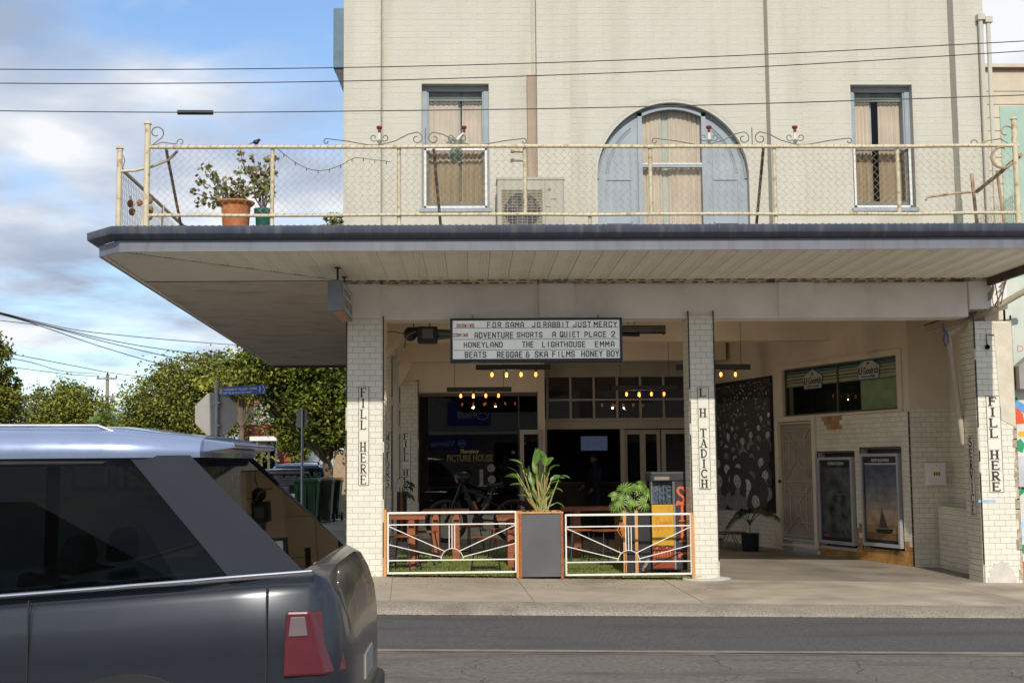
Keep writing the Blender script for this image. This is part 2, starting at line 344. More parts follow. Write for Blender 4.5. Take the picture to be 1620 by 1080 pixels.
def letter_panel(parent, body, x0, x1, z0, z1, y, M=None, cells=None):
    n = len(body); ch = (z1-z0)/n
    p = MB(M).box(x0, x1, y-.002, y+.004, z0, z1).build('letter_panel', TILE, parent)
    t = .006; fr = MB(M)
    fr.box(x0-t, x0, y-.003, y+.004, z0-t, z1+t); fr.box(x1, x1+t, y-.003, y+.004, z0-t, z1+t); fr.box(x0, x1, y-.003, y+.004, z0-t, z0); fr.box(x0, x1, y-.003, y+.004, z1, z1+t)
    for i in range(1, n): fr.box(x0, x1, y-.0025, y+.004, z0+i*ch-.0012, z0+i*ch+.0012)
    fr.build('letter_border', LETTER, p)
    for i, c in enumerate(body):
        if c == ' ': continue
        zz = z1-(i+1)*ch+ch*.09; h = ch*.82; w = (x1-x0)*.92; xx = x0+(x1-x0)*.10
        mb = MB(M); d = 0
        for pts, wd in GLY[c]:
            d += 1
            for a, b in zip(pts[:-1], pts[1:]):
                A = Vector((xx+a[0]*w, y-.004-d*.0002, zz+a[1]*h)); B = Vector((xx+b[0]*w, y-.004-d*.0002, zz+b[1]*h))
                e = (B-A).normalized()*wd*.02; mb.bar(A-e, B+e, wd*w*1.15, .003, up=(0, 1, 0))
        mb.build('letter', LETTER, p)
# ================================================================== GROUND
def gz(x): return .010-.0215*x                      # the footpath falls along the street
def fz(x, y): return gz(x)+(.018*y if y < 0 else 0)  # and across it, to the kerb
def rz_(x): return -.118-.0185*x                    # carriageway level
def sheet(name, m, xs, ys, zf, kind='structure', thick=0, **k):
    mb = MB(); nx, ny = len(xs), len(ys)
    vs = [(x, y, zf(x, y)) for y in ys for x in xs]
    mb.add(vs, [(j*nx+i, j*nx+i+1, (j+1)*nx+i+1, (j+1)*nx+i) for j in range(ny-1) for i in range(nx-1)])
    return mb.build(name, m, kind=kind, **k)
def lin(a, b, n): return [a+(b-a)*i/n for i in range(n+1)]
EARTH = mat('dry_verge_ground', (.16, .125, .07), .95, var=.3, scale=2, bump=.5)
sheet('ground', EARTH, [-1500, -60, 60, 1500], [-600, -30, 70, 2500], lambda x, y: -1.6 if abs(x) > 100 or abs(y) > 100 else -1.55)
ROADX = [-70, -12, -4.9, 0, 14, 60]
sheet('road', ASPH, ROADX, [-5.50, -2.98], lambda x, y: rz_(x)+.001)
sheet('tram_lane', mat('smooth_tram_lane_concrete', (.27, .235, .185), .85, var=.15, scale=6, bump=.4, bscale=90, dirt=(.13, .12, .10), damt=.5), ROADX, [-5.74, -5.50], lambda x, y: rz_(x)+.004)
sheet('worn_road', ASPH2, ROADX, [-21.2, -5.74], lambda x, y: rz_(x)+.001)
# tram rail: a steel running rail with its groove, set in the lane
rl = MB()
for x0, x1 in zip(lin(-60, 60, 12)[:-1], lin(-60, 60, 12)[1:]):
    for (ya, yb, dz) in ((-5.70, -5.655, .007),):
        rl.add([(x0, ya, rz_(x0)+dz), (x1, ya, rz_(x1)+dz), (x1, yb, rz_(x1)+dz), (x0, yb, rz_(x0)+dz)], [(0, 1, 2, 3)])
rl.build('tram_rail', mat('polished_rail_steel', (.30, .28, .26), .35, metal=.8, var=.2, scale=3), kind='structure')
gr = MB()
for x0, x1 in zip(lin(-60, 60, 12)[:-1], lin(-60, 60, 12)[1:]):
    gr.add([(x0, -5.655, rz_(x0)+.0062), (x1, -5.655, rz_(x1)+.0062), (x1, -5.625, rz_(x1)+.0062), (x0, -5.625, rz_(x0)+.0062)], [(0, 1, 2, 3)])
gr.build('rail_groove', BLACK, kind='structure')
# thin tar-filled cracks wandering over the worn lane
ck = MB(); rr = random.Random(3)
for cx0 in (.15, 2.0, 3.1, 4.4, -1.6, 5.6):
    x, y = cx0, -5.76
    while y > -8.6:
        nx_, ny_ = x+rr.uniform(-.09, .10), y-rr.uniform(.05, .12); w = rr.uniform(.0015, .004)
        ck.add([(x-w, y, rz_(x)+.005), (x+w, y, rz_(x)+.005), (nx_+w, ny_, rz_(nx_)+.005), (nx_-w, ny_, rz_(nx_)+.005)], [(0, 1, 2, 3)]); x, y = nx_, ny_
ck.build('road_cracks', mat('tar_crack', (.06, .055, .05), .8), kind='structure')
# footpath slabs (real joints between), with a rolled crossover edge towards the road
slabx = [-4.9, -3.1, -1.05, .55, 2.45, 4.3, 6.2, 8.2, 10.4, 13, 20, 40]
for i, (a, b) in enumerate(zip(slabx[:-1], slabx[1:])):
    sk = (rr.uniform(-.12, .12))
    mb = MB(); g = .003; ym = -2.42; lf = .002*rr.uniform(-1, 1)
    vs = []
    for x, y in ((a+g, -.02), (b-g, -.02), (b-g+.12, ym), (a+g+.12, ym)): vs.append((x, y, fz(x, y)+lf))
    vs2 = [(x, y, z-.1) for x, y, z in vs]
    mb.add(vs2+vs, [(4, 7, 6, 5), (0, 1, 5, 4), (1, 2, 6, 5), (2, 3, 7, 6), (3, 0, 4, 7)])
    mb.build('footpath_slab', CONC, kind='structure')
sheet('footpath', mat('joint_dirt', (.20, .17, .13), .95, var=.3, scale=20), [-5, 60], [-2.46, 0], lambda x, y: fz(x, y)-.014)
kb = MB(); xs = lin(-5.0, 40, 90)
prof = [(-2.425, .0), (-2.6, -.004), (-2.76, -.014), (-2.90, -.035), (-3.0, -.07), (-3.03, -.14)]
vs = [(x, y, fz(x, -2.42)+dz) for x in xs for y, dz in prof]; n = len(prof)
kb.add(vs, [(i*n+j, i*n+j+1, (i+1)*n+j+1, (i+1)*n+j) for i in range(len(xs)-1) for j in range(n-1)])
kb.build('kerb', CONCA, kind='structure', smooth=50)
# floors under the building
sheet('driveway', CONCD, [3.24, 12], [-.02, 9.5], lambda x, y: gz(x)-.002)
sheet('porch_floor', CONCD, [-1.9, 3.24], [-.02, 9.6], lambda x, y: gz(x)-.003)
# side street: footpath and carriageway running away from the camera
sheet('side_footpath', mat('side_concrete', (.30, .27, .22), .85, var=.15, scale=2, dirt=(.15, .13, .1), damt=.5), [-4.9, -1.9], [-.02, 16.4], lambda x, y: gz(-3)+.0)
sheet('side_road', ASPH, [-13.2, -4.9], [-2.98, 90], lambda x, y: rz_(-5)+.0)
sheet('side_verge', EARTH, [-4.9, 8], [16.4, 70], lambda x, y: -.02)
sheet('far_verge', EARTH, [-70, -13.2], [-2.98, 120], lambda x, y: -.03)
bx('side_kerb', CONCA, -5.02, -4.9, 0, 60, -.3, gz(-5)+.002, kind='structure')
sheet('opposite_footpath', CONC, [-60, 60], [-27, -21.2], lambda x, y: rz_(x)+.12)
# turf mat in the gated bay, on the porch floor, uneven front edge
tf = MB(); nx, ny = 60, 60
x0, x1, y0, y1 = -1.17, 2.86, -.03, 4.75
vs = []
for j in range(ny+1):
    for i in range(nx+1):
        x = x0+(x1-x0)*i/nx; y = y0+(y1-y0)*j/ny
        vs.append((x, y+(rr.uniform(-.02, .02) if j == 0 else 0), gz(x)+.022+rr.uniform(-.004, .004)))
tf.add(vs, [(j*(nx+1)+i, j*(nx+1)+i+1, (j+1)*(nx+1)+i+1, (j+1)*(nx+1)+i) for j in range(ny) for i in range(nx)])
tt = tf.build('artificial_turf', TURF, label='green artificial turf laid behind the white gates', cat='turf')
bl = MB()
for i in range(15000):
    x = rr.uniform(x0, x1); y = y0+(y1-y0)*rr.random()**1.5; z = gz(x)+.02; a = rr.uniform(0, 6.28); w = .0045; h = rr.uniform(.018, .034)
    dx, dy = math.cos(a)*w, math.sin(a)*w; lx, ly = rr.uniform(-.012, .012), rr.uniform(-.012, .012)
    bl.add([(x-dx, y-dy, z), (x+dx, y+dy, z), (x+lx, y+ly, z+h)], [(0, 1, 2)])
bl.build('turf_blades', mat('turf_blade', (.215, .27, .055), .8, var=.2, island=.35), tt, kind='stuff')
lt = MB()
for i in range(900):
    x = rr.uniform(-1.15, 3.0); y = rr.gauss(-.08, .03) if rr.random() < .8 else rr.uniform(-1.2, 0); z = fz(x, min(y, 0))+.004; a = rr.uniform(0, 6.28); r = rr.uniform(.006, .016)
    lt.add([(x+r*math.cos(a), y+r*math.sin(a), z), (x+r*.5*math.cos(a+2), y+r*.5*math.sin(a+2), z+.005), (x-r*math.cos(a), y-r*math.sin(a), z+.002), (x+r*.5*math.cos(a-2), y+r*.5*math.sin(a-2), z)], [(0, 1, 2, 3)])
tag(lt.build('leaf_litter', mat('dry_leaf_litter', (.24, .12, .045), .9, var=.4, island=.5)), 'scatter of dry brown leaf crumbs along the gate foot', 'leaf litter', kind='stuff')

gt = MB()
for i in range(1500):
    x = rr.uniform(-4, 9); y = -3.02-abs(rr.gauss(0, .05)) if rr.random() < .7 else rr.uniform(-3.6, -2.6); z = (rz_(x)+.003) if y < -3.0 else fz(x, -2.42)-.02; a = rr.uniform(0, 6.28); r = rr.uniform(.004, .012)
    gt.add([(x+r*math.cos(a), y+r*math.sin(a), z), (x+r*.6*math.cos(a+2), y+r*.6*math.sin(a+2), z+r*.7), (x-r*math.cos(a), y-r*math.sin(a), z+.001), (x+r*.6*math.cos(a-2), y+r*.6*math.sin(a-2), z)], [(0, 1, 2, 3)])
tag(gt.build('gutter_grit', mat('gutter_grit', (.17, .12, .075), .95, var=.4, island=.6)), 'dark grit and leaf crumbs lying along the kerb line', 'grit', kind='stuff')
# ================================================================== THEATRE BUILDING
BLD = empty('theatre_building', (-1.7, 0, 0), 'cream painted brick two storey picture theatre with arched upper window and open tiled porch', 'building')
WY = .20                                            # face of the recessed wall panels; pilasters stand 0.2 m proud at y = 0
def open_rect(u0, u1, v0, v1):
    a, b = at(u0, v0, WY), at(u1, v1, WY); return a.x, b.x, b.z, a.z
W1 = open_rect(667, 774.5, 132.5, 331); W3 = open_rect(1345, 1450, 134, 330)
AC = at(1065, 280, WY); AR = (at(1185, 280, WY).x-at(945, 280, WY).x)/2; AZC = AC.z; AXC = (at(1185, 280, WY).x+at(945, 280, WY).x)/2
AZ0 = 4.60
ZB, ZT = 4.10, 9.3
pil = [(-1.712, -1.215), (at(850, 200, 0).x, at(903, 200, 0).x), (at(1219, 200, 0).x, at(1271, 200, 0).x), (6.63, 7.04)]
def holes(z0, z1):
    """x spans to leave out of a course between z0 and z1"""
    h = []
    for W_ in (W1, W3):
        if z1 > W_[2] and z0 < W_[3]: h.append((W_[0], W_[1]))
    zz = min(abs(z0-AZC), abs(z1-AZC)) if z0 > AZC else 0
    if z1 > AZ0 and zz < AR and z0 < AZC+AR: w = math.sqrt(max(0, AR*AR-zz*zz)); h.append((AXC-w, AXC+w))
    return h
# backing wall (mortar plane) cut round the openings
bk = MB(); BY = WY+.0022
def wall_strip(mb, xa, xb, z0, z1): mb.add([(xa, BY, z0), (xb, BY, z0), (xb, BY, z1), (xa, BY, z1)], [(0, 1, 2, 3)])
xa, xb = pil[0][1]-.05, pil[3][0]+.05
zz = [ZB]+[W1[2], W1[3], W3[2], W3[3], AZ0, ZT]+[AZC+AR*math.sin(math.radians(t)) for t in range(0, 91, 3)]
zz = sorted(set(round(z, 4) for z in zz if z >= ZB))
for z0, z1 in zip(zz[:-1], zz[1:]):
    sp = []
    zm = (z0+z1)/2
    for W_ in (W1, W3):
        if W_[2] < zm < W_[3]: sp.append((W_[0], W_[1], W_[0], W_[1]))
    if AZ0 < zm < AZC: sp.append((AXC-AR, AXC+AR, AXC-AR, AXC+AR))
    elif AZC <= zm < AZC+AR:
        wa = math.sqrt(max(0, AR**2-(z0-AZC)**2)); wb = math.sqrt(max(0, AR**2-(z1-AZC)**2)); sp.append((AXC-wa, AXC+wa, AXC-wb, AXC+wb))
    sp.sort(); ca = cb = xa
    for a0, a1, b0, b1 in sp:
        bk.add([(ca, BY, z0), (a0, BY, z0), (b0, BY, z1), (cb, BY, z1)], [(0, 1, 2, 3)]); ca, cb = a1, b1
    bk.add([(ca, BY, z0), (xb, BY, z0), (xb, BY, z1), (cb, BY, z1)], [(0, 1, 2, 3)])
upw = bk.build('upper_wall', CREAMB, BLD)
# individual bricks: courses 86 mm, bricks 230 mm
CH, BL = .0860, .236
courses = []
z = ZB
while z < 8.0: courses.append(z); z += CH
bricks = []
def lay(xa, xb, yface, k, z):
    off = 0 if k % 2 else BL/2; x = xa-off
    while x < xb:
        s0, s1 = max(x, xa), min(x+BL, xb)
        segs = [(s0, s1)]
        if yface > .1:
            for h0, h1 in holes(z, z+CH):
                ns = []
                for p, q in segs:
                    if q <= h0 or p >= h1: ns.append((p, q)); continue
                    if p < h0: ns.append((p, h0))
                    if q > h1: ns.append((h1, q))
                segs = ns
        for p, q in segs:
            if q-p > .03: bricks.append((p, q, z, yface))
        x += BL
for k, z in enumerate(courses):
    for a, b in ((pil[0][1], pil[1][0]), (pil[1][1], pil[2][0]), (pil[2][1], pil[3][0])): lay(a+.002, b-.002, WY, k, z)
    for a, b in pil: lay(a, b, 0.0, k, z)
rb = random.Random(11)
def brick_geo(mb, w, jit=True):
    j = .0013; d = .0020; dz = .0040; t = [rb.uniform(-.0009, .0011) for _ in range(4)]
    return mb.add([(j, d, j), (w-j, d, j), (w-j, d, CH-j), (j, d, CH-j), (j+.003, t[0], j+dz), (w-j-.003, t[1], j+dz), (w-j-.003, t[2], CH-j-dz), (j+.003, t[3], CH-j-dz)],
                  [(4, 5, 6, 7), (0, 1, 5, 4), (1, 2, 6, 5), (2, 3, 7, 6), (3, 0, 4, 7)])
full = [b for b in bricks if abs(b[1]-b[0]-BL) < .002 and b[2] > 4.6]
rb.shuffle(full); pick = set(id(b) for b in sorted(full, key=lambda b: (round(b[2]/CH)*100+b[0]) if b[2] > 6.6 and 0 < b[0] < 6 else 1e9)[:300])
var = [brick_geo(MB(), BL).mesh('brick', CREAM) for _ in range(8)]
stuffb = MB()
for b in bricks:
    if id(b) in pick: link('brick', var[rb.randrange(8)], upw, loc=(b[0], b[3], b[2]))
    else:
        t = MB(Matrix.Translation((b[0], b[3], b[2]))); brick_geo(t, b[1]-b[0]); stuffb.add(t.v, t.f)
stuffb.build('brick_courses', CREAM, upw, kind='stuff')
# pilaster cores
for a, b in pil: bx('pilaster', CREAMB, a, b, .0022, .5, ZB-.25, ZT, parent=BLD)
# side walls, top, back of the upper storey
ub = MB(); ub.box(-1.70, -1.55, .5, 14.5, 4.0, ZT); ub.box(6.9, 7.03, .5, 14.5, 4.25, ZT); ub.box(-1.70, 7.03, 14.5, 14.7, 0, ZT); ub.box(-1.9, 7.2, -.1, 14.8, ZT, ZT+.3)
ub.build('side_wall', CREAM, BLD)
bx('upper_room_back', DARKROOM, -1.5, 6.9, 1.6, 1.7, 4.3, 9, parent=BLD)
# arch: plaster intrados and soft rounded arris
rv = MB(); N = 48
pr = [(0.07, -.001), (0.03, .002), (.008, .012), (0.0, .03), (0.0, .12)]
path = [(AXC-AR, AZ0-.3)]+[(AXC-AR, AZC)]+[(AXC-AR*math.cos(math.pi*i/N), AZC+AR*math.sin(math.pi*i/N)) for i in range(1, N)]+[(AXC+AR, AZC), (AXC+AR, AZ0-.3)]
rings = []
for x, zq in path:
    d = Vector((x-AXC, 0, max(zq-AZC, 0))); d = d.normalized()
    rings.append([(x+d.x*o, WY+dy-.002, zq+d.z*o) for o, dy in pr])
rv.loft(rings, closed=False); rv.build('arch_reveal', CREAM, BLD, smooth=60)
PY = WY+.12
def arch_poly(r, z0=AZ0-.3, n=40, cx=None): return [(AXC-r, z0)]+[(AXC-r*math.cos(math.pi*i/n), AZC+r*math.sin(math.pi*i/n)) for i in range(n+1)]+[(AXC+r, z0)]
AW = empty('arched_window', (AXC, PY, AZ0), parent=BLD); AW['label'] = 'blue grey arched window with panelled sides and a central sash'
sx0, sx1 = at(1016, 260, PY).x, at(1110, 260, PY).x; sz0 = 4.62; szt = at(1063, 171, PY).z
# side panels left and right of the sash, full arch face above
ap = MB()
lp = [(x, zq) for x, zq in arch_poly(AR-.001) if x <= sx0-.06]; zc_ = AZC+math.sqrt(AR**2-(AXC-(sx0-.06))**2)
ap.prism(lp+[(sx0-.06, zc_), (sx0-.06, AZ0-.3)], PY, PY+.03)
rp = [(x, zq) for x, zq in arch_poly(AR-.001) if x >= sx1+.06]; zc2 = AZC+math.sqrt(AR**2-((sx1+.06)-AXC)**2)
ap.prism([(sx1+.06, AZ0-.3), (sx1+.06, zc2)]+rp, PY, PY+.03)
seg = lambda xc: szt-.10*((xc-(sx0+sx1)/2)/((sx1-sx0)/2))**2
xs_ = lin(sx0-.06, sx1+.06, 14)
ap.prism([(x, AZC+math.sqrt(AR**2-(x-AXC)**2)-.001) for x in xs_]+[(x, seg(max(sx0, min(sx1, x)))+.0) for x in xs_[::-1]], PY, PY+.03)
ap.build('panel_board', BLUEG, AW)
fr = MB()
def ringtube(r, a0, a1, rad, y): fr.tube([(AXC-r*math.cos(t), y, AZC+r*math.sin(t)) for t in [math.radians(a0+(a1-a0)*i/30) for i in range(31)]], rad, 6)
ringtube(AR-.02, 0, 180, .022, PY-.005); ringtube(AR-.13, 5, 52, .011, PY-.004); ringtube(AR-.16, 5, 50, .007, PY-.003); ringtube(AR-.13, 128, 175, .011, PY-.004); ringtube(AR-.16, 130, 175, .007, PY-.003)
for s, xe in ((-1, sx0-.09), (1, sx1+.09)):
    xo = AXC+s*(AR-.13); xi = xe+s*.06
    fr.box(xi, xi+s*.014, PY-.012, PY, AZ0-.1, AZC+.50); fr.box(min(xi, xo), max(xi, xo), PY-.014, PY, AZC-.02, AZC+.005); fr.box(min(xi, xo), max(xi, xo), PY-.012, PY, AZ0+.12, AZ0+.135)
    fr.box(xo-.006, xo+.006, PY-.011, PY, AZ0-.1, AZC)
fr.build('moulding', BLUEG, AW)
sb = MB()
for xx in (sx0-.06, sx1): sb.box(xx, xx+.06, PY-.04, PY+.05, AZ0-.2, szt-.08)
for i in range(14):
    xA, xB = xs_[i], xs_[i+1]; zA, zB_ = seg(max(sx0, min(sx1, xA))), seg(max(sx0, min(sx1, xB)))
    sb.add([(xA, PY-.04, zA-.03), (xB, PY-.04, zB_-.03), (xB, PY-.04, zB_+.02), (xA, PY-.04, zA+.02), (xA, PY+.02, zA-.03), (xB, PY+.02, zB_-.03), (xB, PY+.02, zB_+.02), (xA, PY+.02, zA+.02)], [(0, 1, 2, 3), (0, 4, 5, 1), (3, 2, 6, 7)])
mz = at(1063, 262, PY).z
sb.box(sx0, sx1, PY-.03, PY+.04, mz-.03, mz+.02); sb.box(sx0, sx1, PY-.05, PY+.05, AZ0-.03, AZ0+.06)
sb.build('sash_frame', BLUEG, AW)
bx('sash_lift_rail', FRAMEW, sx0, sx1, PY-.034, PY-.03, mz+.012, mz+.028, parent=AW)
bx('pane', glass('window_glass', (.90, .93, .92), ior=1.45), sx0, sx1, PY+.012, PY+.016, AZ0+.05, szt, parent=AW)
def curtain(parent, x0, x1, z0, z1, y, m=CURT, amp=.014, folds=9, seed=0, sway=0.0):
    r = random.Random(seed); n = folds*8; mb = MB(); rings = []
    ph = [r.uniform(.7, 1.3) for _ in range(folds+2)]
    for j in range(9):
        t = j/8; zq = z0+(z1-z0)*t; row = []
        for i in range(n+1):
            s = i/n; x = x0+(x1-x0)*s+sway*(1-t)*(s-.5); k = int(s*folds); row.append((x, y+amp*ph[k]*math.sin(s*folds*2*math.pi)*(1-.4*t), zq))
        rings.append(row)
    mb.loft(rings, closed=False); return mb.build('curtain', m, parent, smooth=80)
xm = at(1053, 260, PY).x
curtain(AW, sx0-.02, xm-.04, AZ0, szt+.02, PY+.10, seed=1, folds=5); curtain(AW, xm+.06, sx1+.02, AZ0, szt+.02, PY+.10, seed=2, folds=7); curtain(AW, xm-.06, xm+.08, AZ0, szt+.02, PY+.125, CURTW, seed=3, folds=2, amp=.01)
def window(Wr, label, gap, screen):
    x0, x1, z0, z1 = Wr; d = .115
    w = empty('window', (x0, WY, z0), parent=BLD); w['label'] = label
    r = MB(); y0, y1 = WY, WY+.2
    r.add([(x0, y0, z0), (x0, y1, z0), (x0, y1, z1), (x0, y0, z1)], [(0, 1, 2, 3)]); r.add([(x1, y0, z0), (x1, y0, z1), (x1, y1, z1), (x1, y1, z0)], [(0, 1, 2, 3)]); r.add([(x0, y0, z1), (x1, y0, z1), (x1, y1, z1), (x0, y1, z1)], [(3, 2, 1, 0)])
    r.add([(x0, y0, z0), (x0, y1, z0), (x1, y1, z0), (x1, y0, z0)], [(3, 2, 1, 0)])
    r.build('reveal', CREAM, w)
    f = MB(); t = .072; ya, yb = WY+d, WY+d+.07
    f.box(x0, x0+t, ya, yb, z0, z1); f.box(x1-t, x1, ya, yb, z0, z1); f.box(x0+t, x1-t, ya, yb, z1-t, z1); f.box(x0+t, x1-t, ya, yb, z0, z0+t+.05)
    f.box(x0+t, x0+t+.02, ya+.015, yb, z0+t, z1-t); f.box(x1-t-.02, x1-t, ya+.015, yb, z0+t, z1-t)
    zm = z0+(z1-z0)*.5; f.box(x0+t, x1-t, ya+.02, yb, zm-.02, zm+.025)
    f.build('frame', BLUEG, w, bev=.003)
    bx('sill', BLUEG, x0-.03, x1+.03, WY-.05, WY+d+.02, z0-.045, z0+.01, parent=w, bev=.004)
    bx('pane', MATS['window_glass'], x0+t, x1-t, yb-.02, yb-.016, z0+t, z1-t, parent=w)
    s = MB(); zs = at(720, screen, WY).z; q = .028
    s.box(x0+.03, x0+.03+q, WY+.06, WY+.085, z0+.03, zs); s.box(x1-.03-q, x1-.03, WY+.06, WY+.085, z0+.03, zs); s.box(x0+.03, x1-.03, WY+.06, WY+.085, z0+.02, z0+.03+q); s.box(x0+.03, x1-.03, WY+.06, WY+.085, zs-q, zs)
    sc = s.build('screen_frame', FRAMEW, w)
    bx('insect_screen', glass('insect_screen', (.86, .84, .80), ior=1.01), x0+.05, x1-.05, WY+.072, WY+.0725, z0+.05, zs-.02, parent=sc)
    a, b = x0+t, x1-t; g0, g1 = gap
    curtain(w, a-.03, a+(b-a)*g0, z0+.05, z1, WY+.28, seed=int(x0*10)+5, folds=6, sway=-.0); curtain(w, a+(b-a)*g1, b+.03, z0+.05, z1, WY+.28, seed=int(x0*10)+6, folds=6, sway=.04)
    curtain(w, a+(b-a)*g0-.05, a+(b-a)*g0+.03, z0+.05, z1, WY+.31, CURTW, seed=int(x0*10)+9, folds=2, amp=.008)
    bl = MB()
    for i in range(3): bl.box(a, b, WY+.21, WY+.215, z1-t-.030-i*.04, z1-t-i*.04)
    bl.build('pelmet', mat('grey_blind_slat', (.30, .31, .28), .7), w)
    return w
window(W1, 'left upper window with tan curtains nearly closed', (.55, .62), 233); window(W3, 'right upper window with tan curtains parted in the middle', (.38, .55), 231)
# covered pipe on the wall above the condenser, conduits, small tap stub
pc = MB(); a, b = at(833, 122, WY), at(849, 122, WY); pc.box(a.x, b.x, WY-.10, WY, 5.15, a.z); pc.box(b.x-.035, b.x-.015, WY-.115, WY-.1, 5.15, a.z)
pc.build('pipe_cover', mat('brown_pipe_cover', (.34, .255, .185), .6, var=.06, dirt=(.25, .17, .12), damt=.3), BLD, bev=.006)
cv = MB(); cv.tube([(a.x+.08, WY-.02, a.z), (a.x+.08, WY-.02, 9.2)], .012, 6); cv.build('conduit', CREAM, BLD)
cv = MB(); cv.tube([(b.x+.01, WY-.03, a.z), (b.x+.01, WY-.03, 9.2)], .02, 6); cv.build('conduit', mat('faded_tan_pipe', (.55, .44, .31), .7), BLD)
cv = MB(); p = at(810, 244, WY); q = at(833, 245, WY); cv.tube([(p.x, WY-.14, p.z), (q.x, WY-.14, q.z)], .013, 6); cv.lathe([(.02, 0), (.025, .03), (.02, .05)], (p.x-.02, WY-.14, p.z), 8, axis='x'); cv.build('tap_stub', mat('rusty_pipe', (.25, .12, .06), .7), BLD)
# downpipes on the right pilaster
for u0, v0, u1 in ((1549, 30, 1558), (1561, 34, 1567)):
    p0 = at(u0, v0, -.06); dp = MB(); dp.tube([(p0.x+.02, -.05, p0.z), (p0.x+.01, -.05, 4.3)], .032, 8); dp.box(p0.x-.03, p0.x+.07, -.1, 0, p0.z-.02, p0.z+.06)
    dp.build('downpipe', CREAM, BLD, smooth=40)
jf = MB(); jf.tube([(pil[0][1]+.012, WY-.012, 4.3), (pil[0][1]+.012, WY-.012, 9)], .01, 6); jf.build('conduit', mat('grey_conduit', (.45, .43, .37), .7), BLD)
# street beam with its proud blocks
BZ0, BZ1 = 3.385, 3.862
bm = MB(); bm.box(-1.66, 6.68, .04, .46, BZ0, BZ1); bm.build('street_beam', BEAMW, BLD, bev=.012)
for u0, u1 in ((549, 603), (853, 908), (1232, 1288)):
    bx('beam_block', BEAMW, X(u0, 0, 470), X(u1, 0, 470), .0, .05, BZ0+.012, BZ1-.004, parent=BLD, bev=.006)
bx('beam_block', BEAMW, 6.685, 7.2, .0, .42, BZ0+.1, BZ1-.002, parent=BLD, bev=.006)
cr = MB()
for i in range(46):
    x = -1.6+i*.182; cr.box(x, x+rr.uniform(.04, .16), -.006, .03, BZ1+.006+rr.uniform(-.005, .003), BZ1+.014)
cr.build('junction_crack', mat('dark_gap_filler', (.05, .045, .04), .9), BLD, kind='stuff')
# porch ceiling, inner beams with haunches
CZ = 4.02
bx('porch_ceiling', BEIGE, -1.68, 7.4, .47, 9.6, CZ, CZ+.08, parent=BLD)
for yb_, hh in ((4.45, 3.50), (8.05, 3.46)):
    bx('inner_beam', BEIGE, -1.45, 7.1 if yb_ < 5 else 5.0, yb_, yb_+.3, hh, CZ-.001, parent=BLD, bev=.01)
    h_ = MB(); h_.prism([(-1.45, hh-(.25 if yb_ < 5 else .48)), (-1.42, hh-(.25 if yb_ < 5 else .48)), (-1.24 if yb_ < 5 else -1.16, hh-.001), (-1.24 if yb_ < 5 else -1.16, hh+.0), (-1.45, hh)], yb_+.02, yb_+.28); h_.build('haunch', BEIGE, BLD)
bx('edge_beam', BEIGE, -1.68, -1.40, .5, 9.0, 3.42, CZ-.001, parent=BLD)
# ---- left shopfront wall (y 8.3)
SY = 8.3; gx0, gx1 = at(661, 700, SY).x, at(846, 700, SY).x; gz0, gz1 = at(700, 810, SY).z, at(700, 627, SY).z
sf = MB(); sf.box(-1.45, 1.36, SY, SY+.2, gz1+.07, CZ); sf.box(-1.68, -1.40, SY, SY+.2, 0, CZ); sf.box(1.28, 1.42, SY-.02, SY+.2, 0, CZ)
sf.build('shopfront_wall', BEIGE, BLD)
mo = MB()
for (a_, b_, c_, d_) in ((-.95, 1.1, 3.05, 3.08), (-.95, 1.1, 3.72, 3.75)): mo.box(a_, b_, SY-.015, SY, c_, d_)
mo.box(-.98, -.95, SY-.015, SY, 3.05, 3.75); mo.box(1.1, 1.13, SY-.015, SY, 3.05, 3.75); mo.build('wall_moulding', BEIGE, BLD)
SW = empty('shop_window', (gx0, SY, 0), parent=BLD); SW['label'] = 'large dark shop window with gold lettering'
fx = MB(); fx.box(gx0-.04, gx0, SY-.03, SY+.06, gz0, gz1+.06); fx.box(gx0-.04, 1.28, SY-.03, SY+.06, gz1, gz1+.07); fx.box(gx0-.04, 1.28, SY-.03, SY+.06, gz0-.04, gz0)
muX = at(821, 700, SY).x; fx.box(muX-.012, muX+.012, SY-.01, SY+.04, gz0, gz1)
fx.build('window_frame', mat('dark_brown_frame', (.085, .07, .05), .5), SW)
SHG = glass('shop_glass', (.72, .75, .76), ior=1.62)
bx('pane', SHG, gx0, muX-.012, SY+.01, SY+.014, gz0, gz1, parent=SW); bx('pane', SHG, muX+.012, 1.27, SY+.011, SY+.015, gz0, gz1, parent=SW)
GOLD = mat('gold_window_lettering', (.42, .32, .07), .5); DGOLD = mat('dim_gold_lettering', (.13, .105, .04), .5)
a, b = at(728, 717, SY), at(758, 711, SY); text('lettering', 'Thornbury', a.x, b.x, at(728, 718.5, SY).z, at(728, 710.5, SY).z, SY+.006, GOLD, SW, bold=.02, shear=.3)
a, b = at(707, 730, SY), at(780, 730, SY); text('lettering', 'PICTURE HOUSE', a.x, b.x, at(728, 730, SY).z, at(728, 718.8, SY).z, SY+.007, DGOLD, SW, bold=.03)
stk = MB()
for u_, v_ in ((777, 740), (778, 758)):
    p = at(u_, v_, SY); stk.lathe([(.078, 0), (.078, .002)], (p.x, SY+.004, p.z), 20, axis='y')
stk.build('round_sticker', mat('faded_sticker', (.20, .20, .19), .6, var=.5, scale=30), SW)
st = MB(); p = at(766, 768, SY); st.box(p.x-.13, p.x+.05, SY+.005, SY+.006, p.z-.01, p.z+.01); st.box(p.x-.09, p.x-.02, SY+.005, SY+.006, p.z+.01, p.z+.32); st.build('window_decal', mat('faded_sticker', ()), SW)
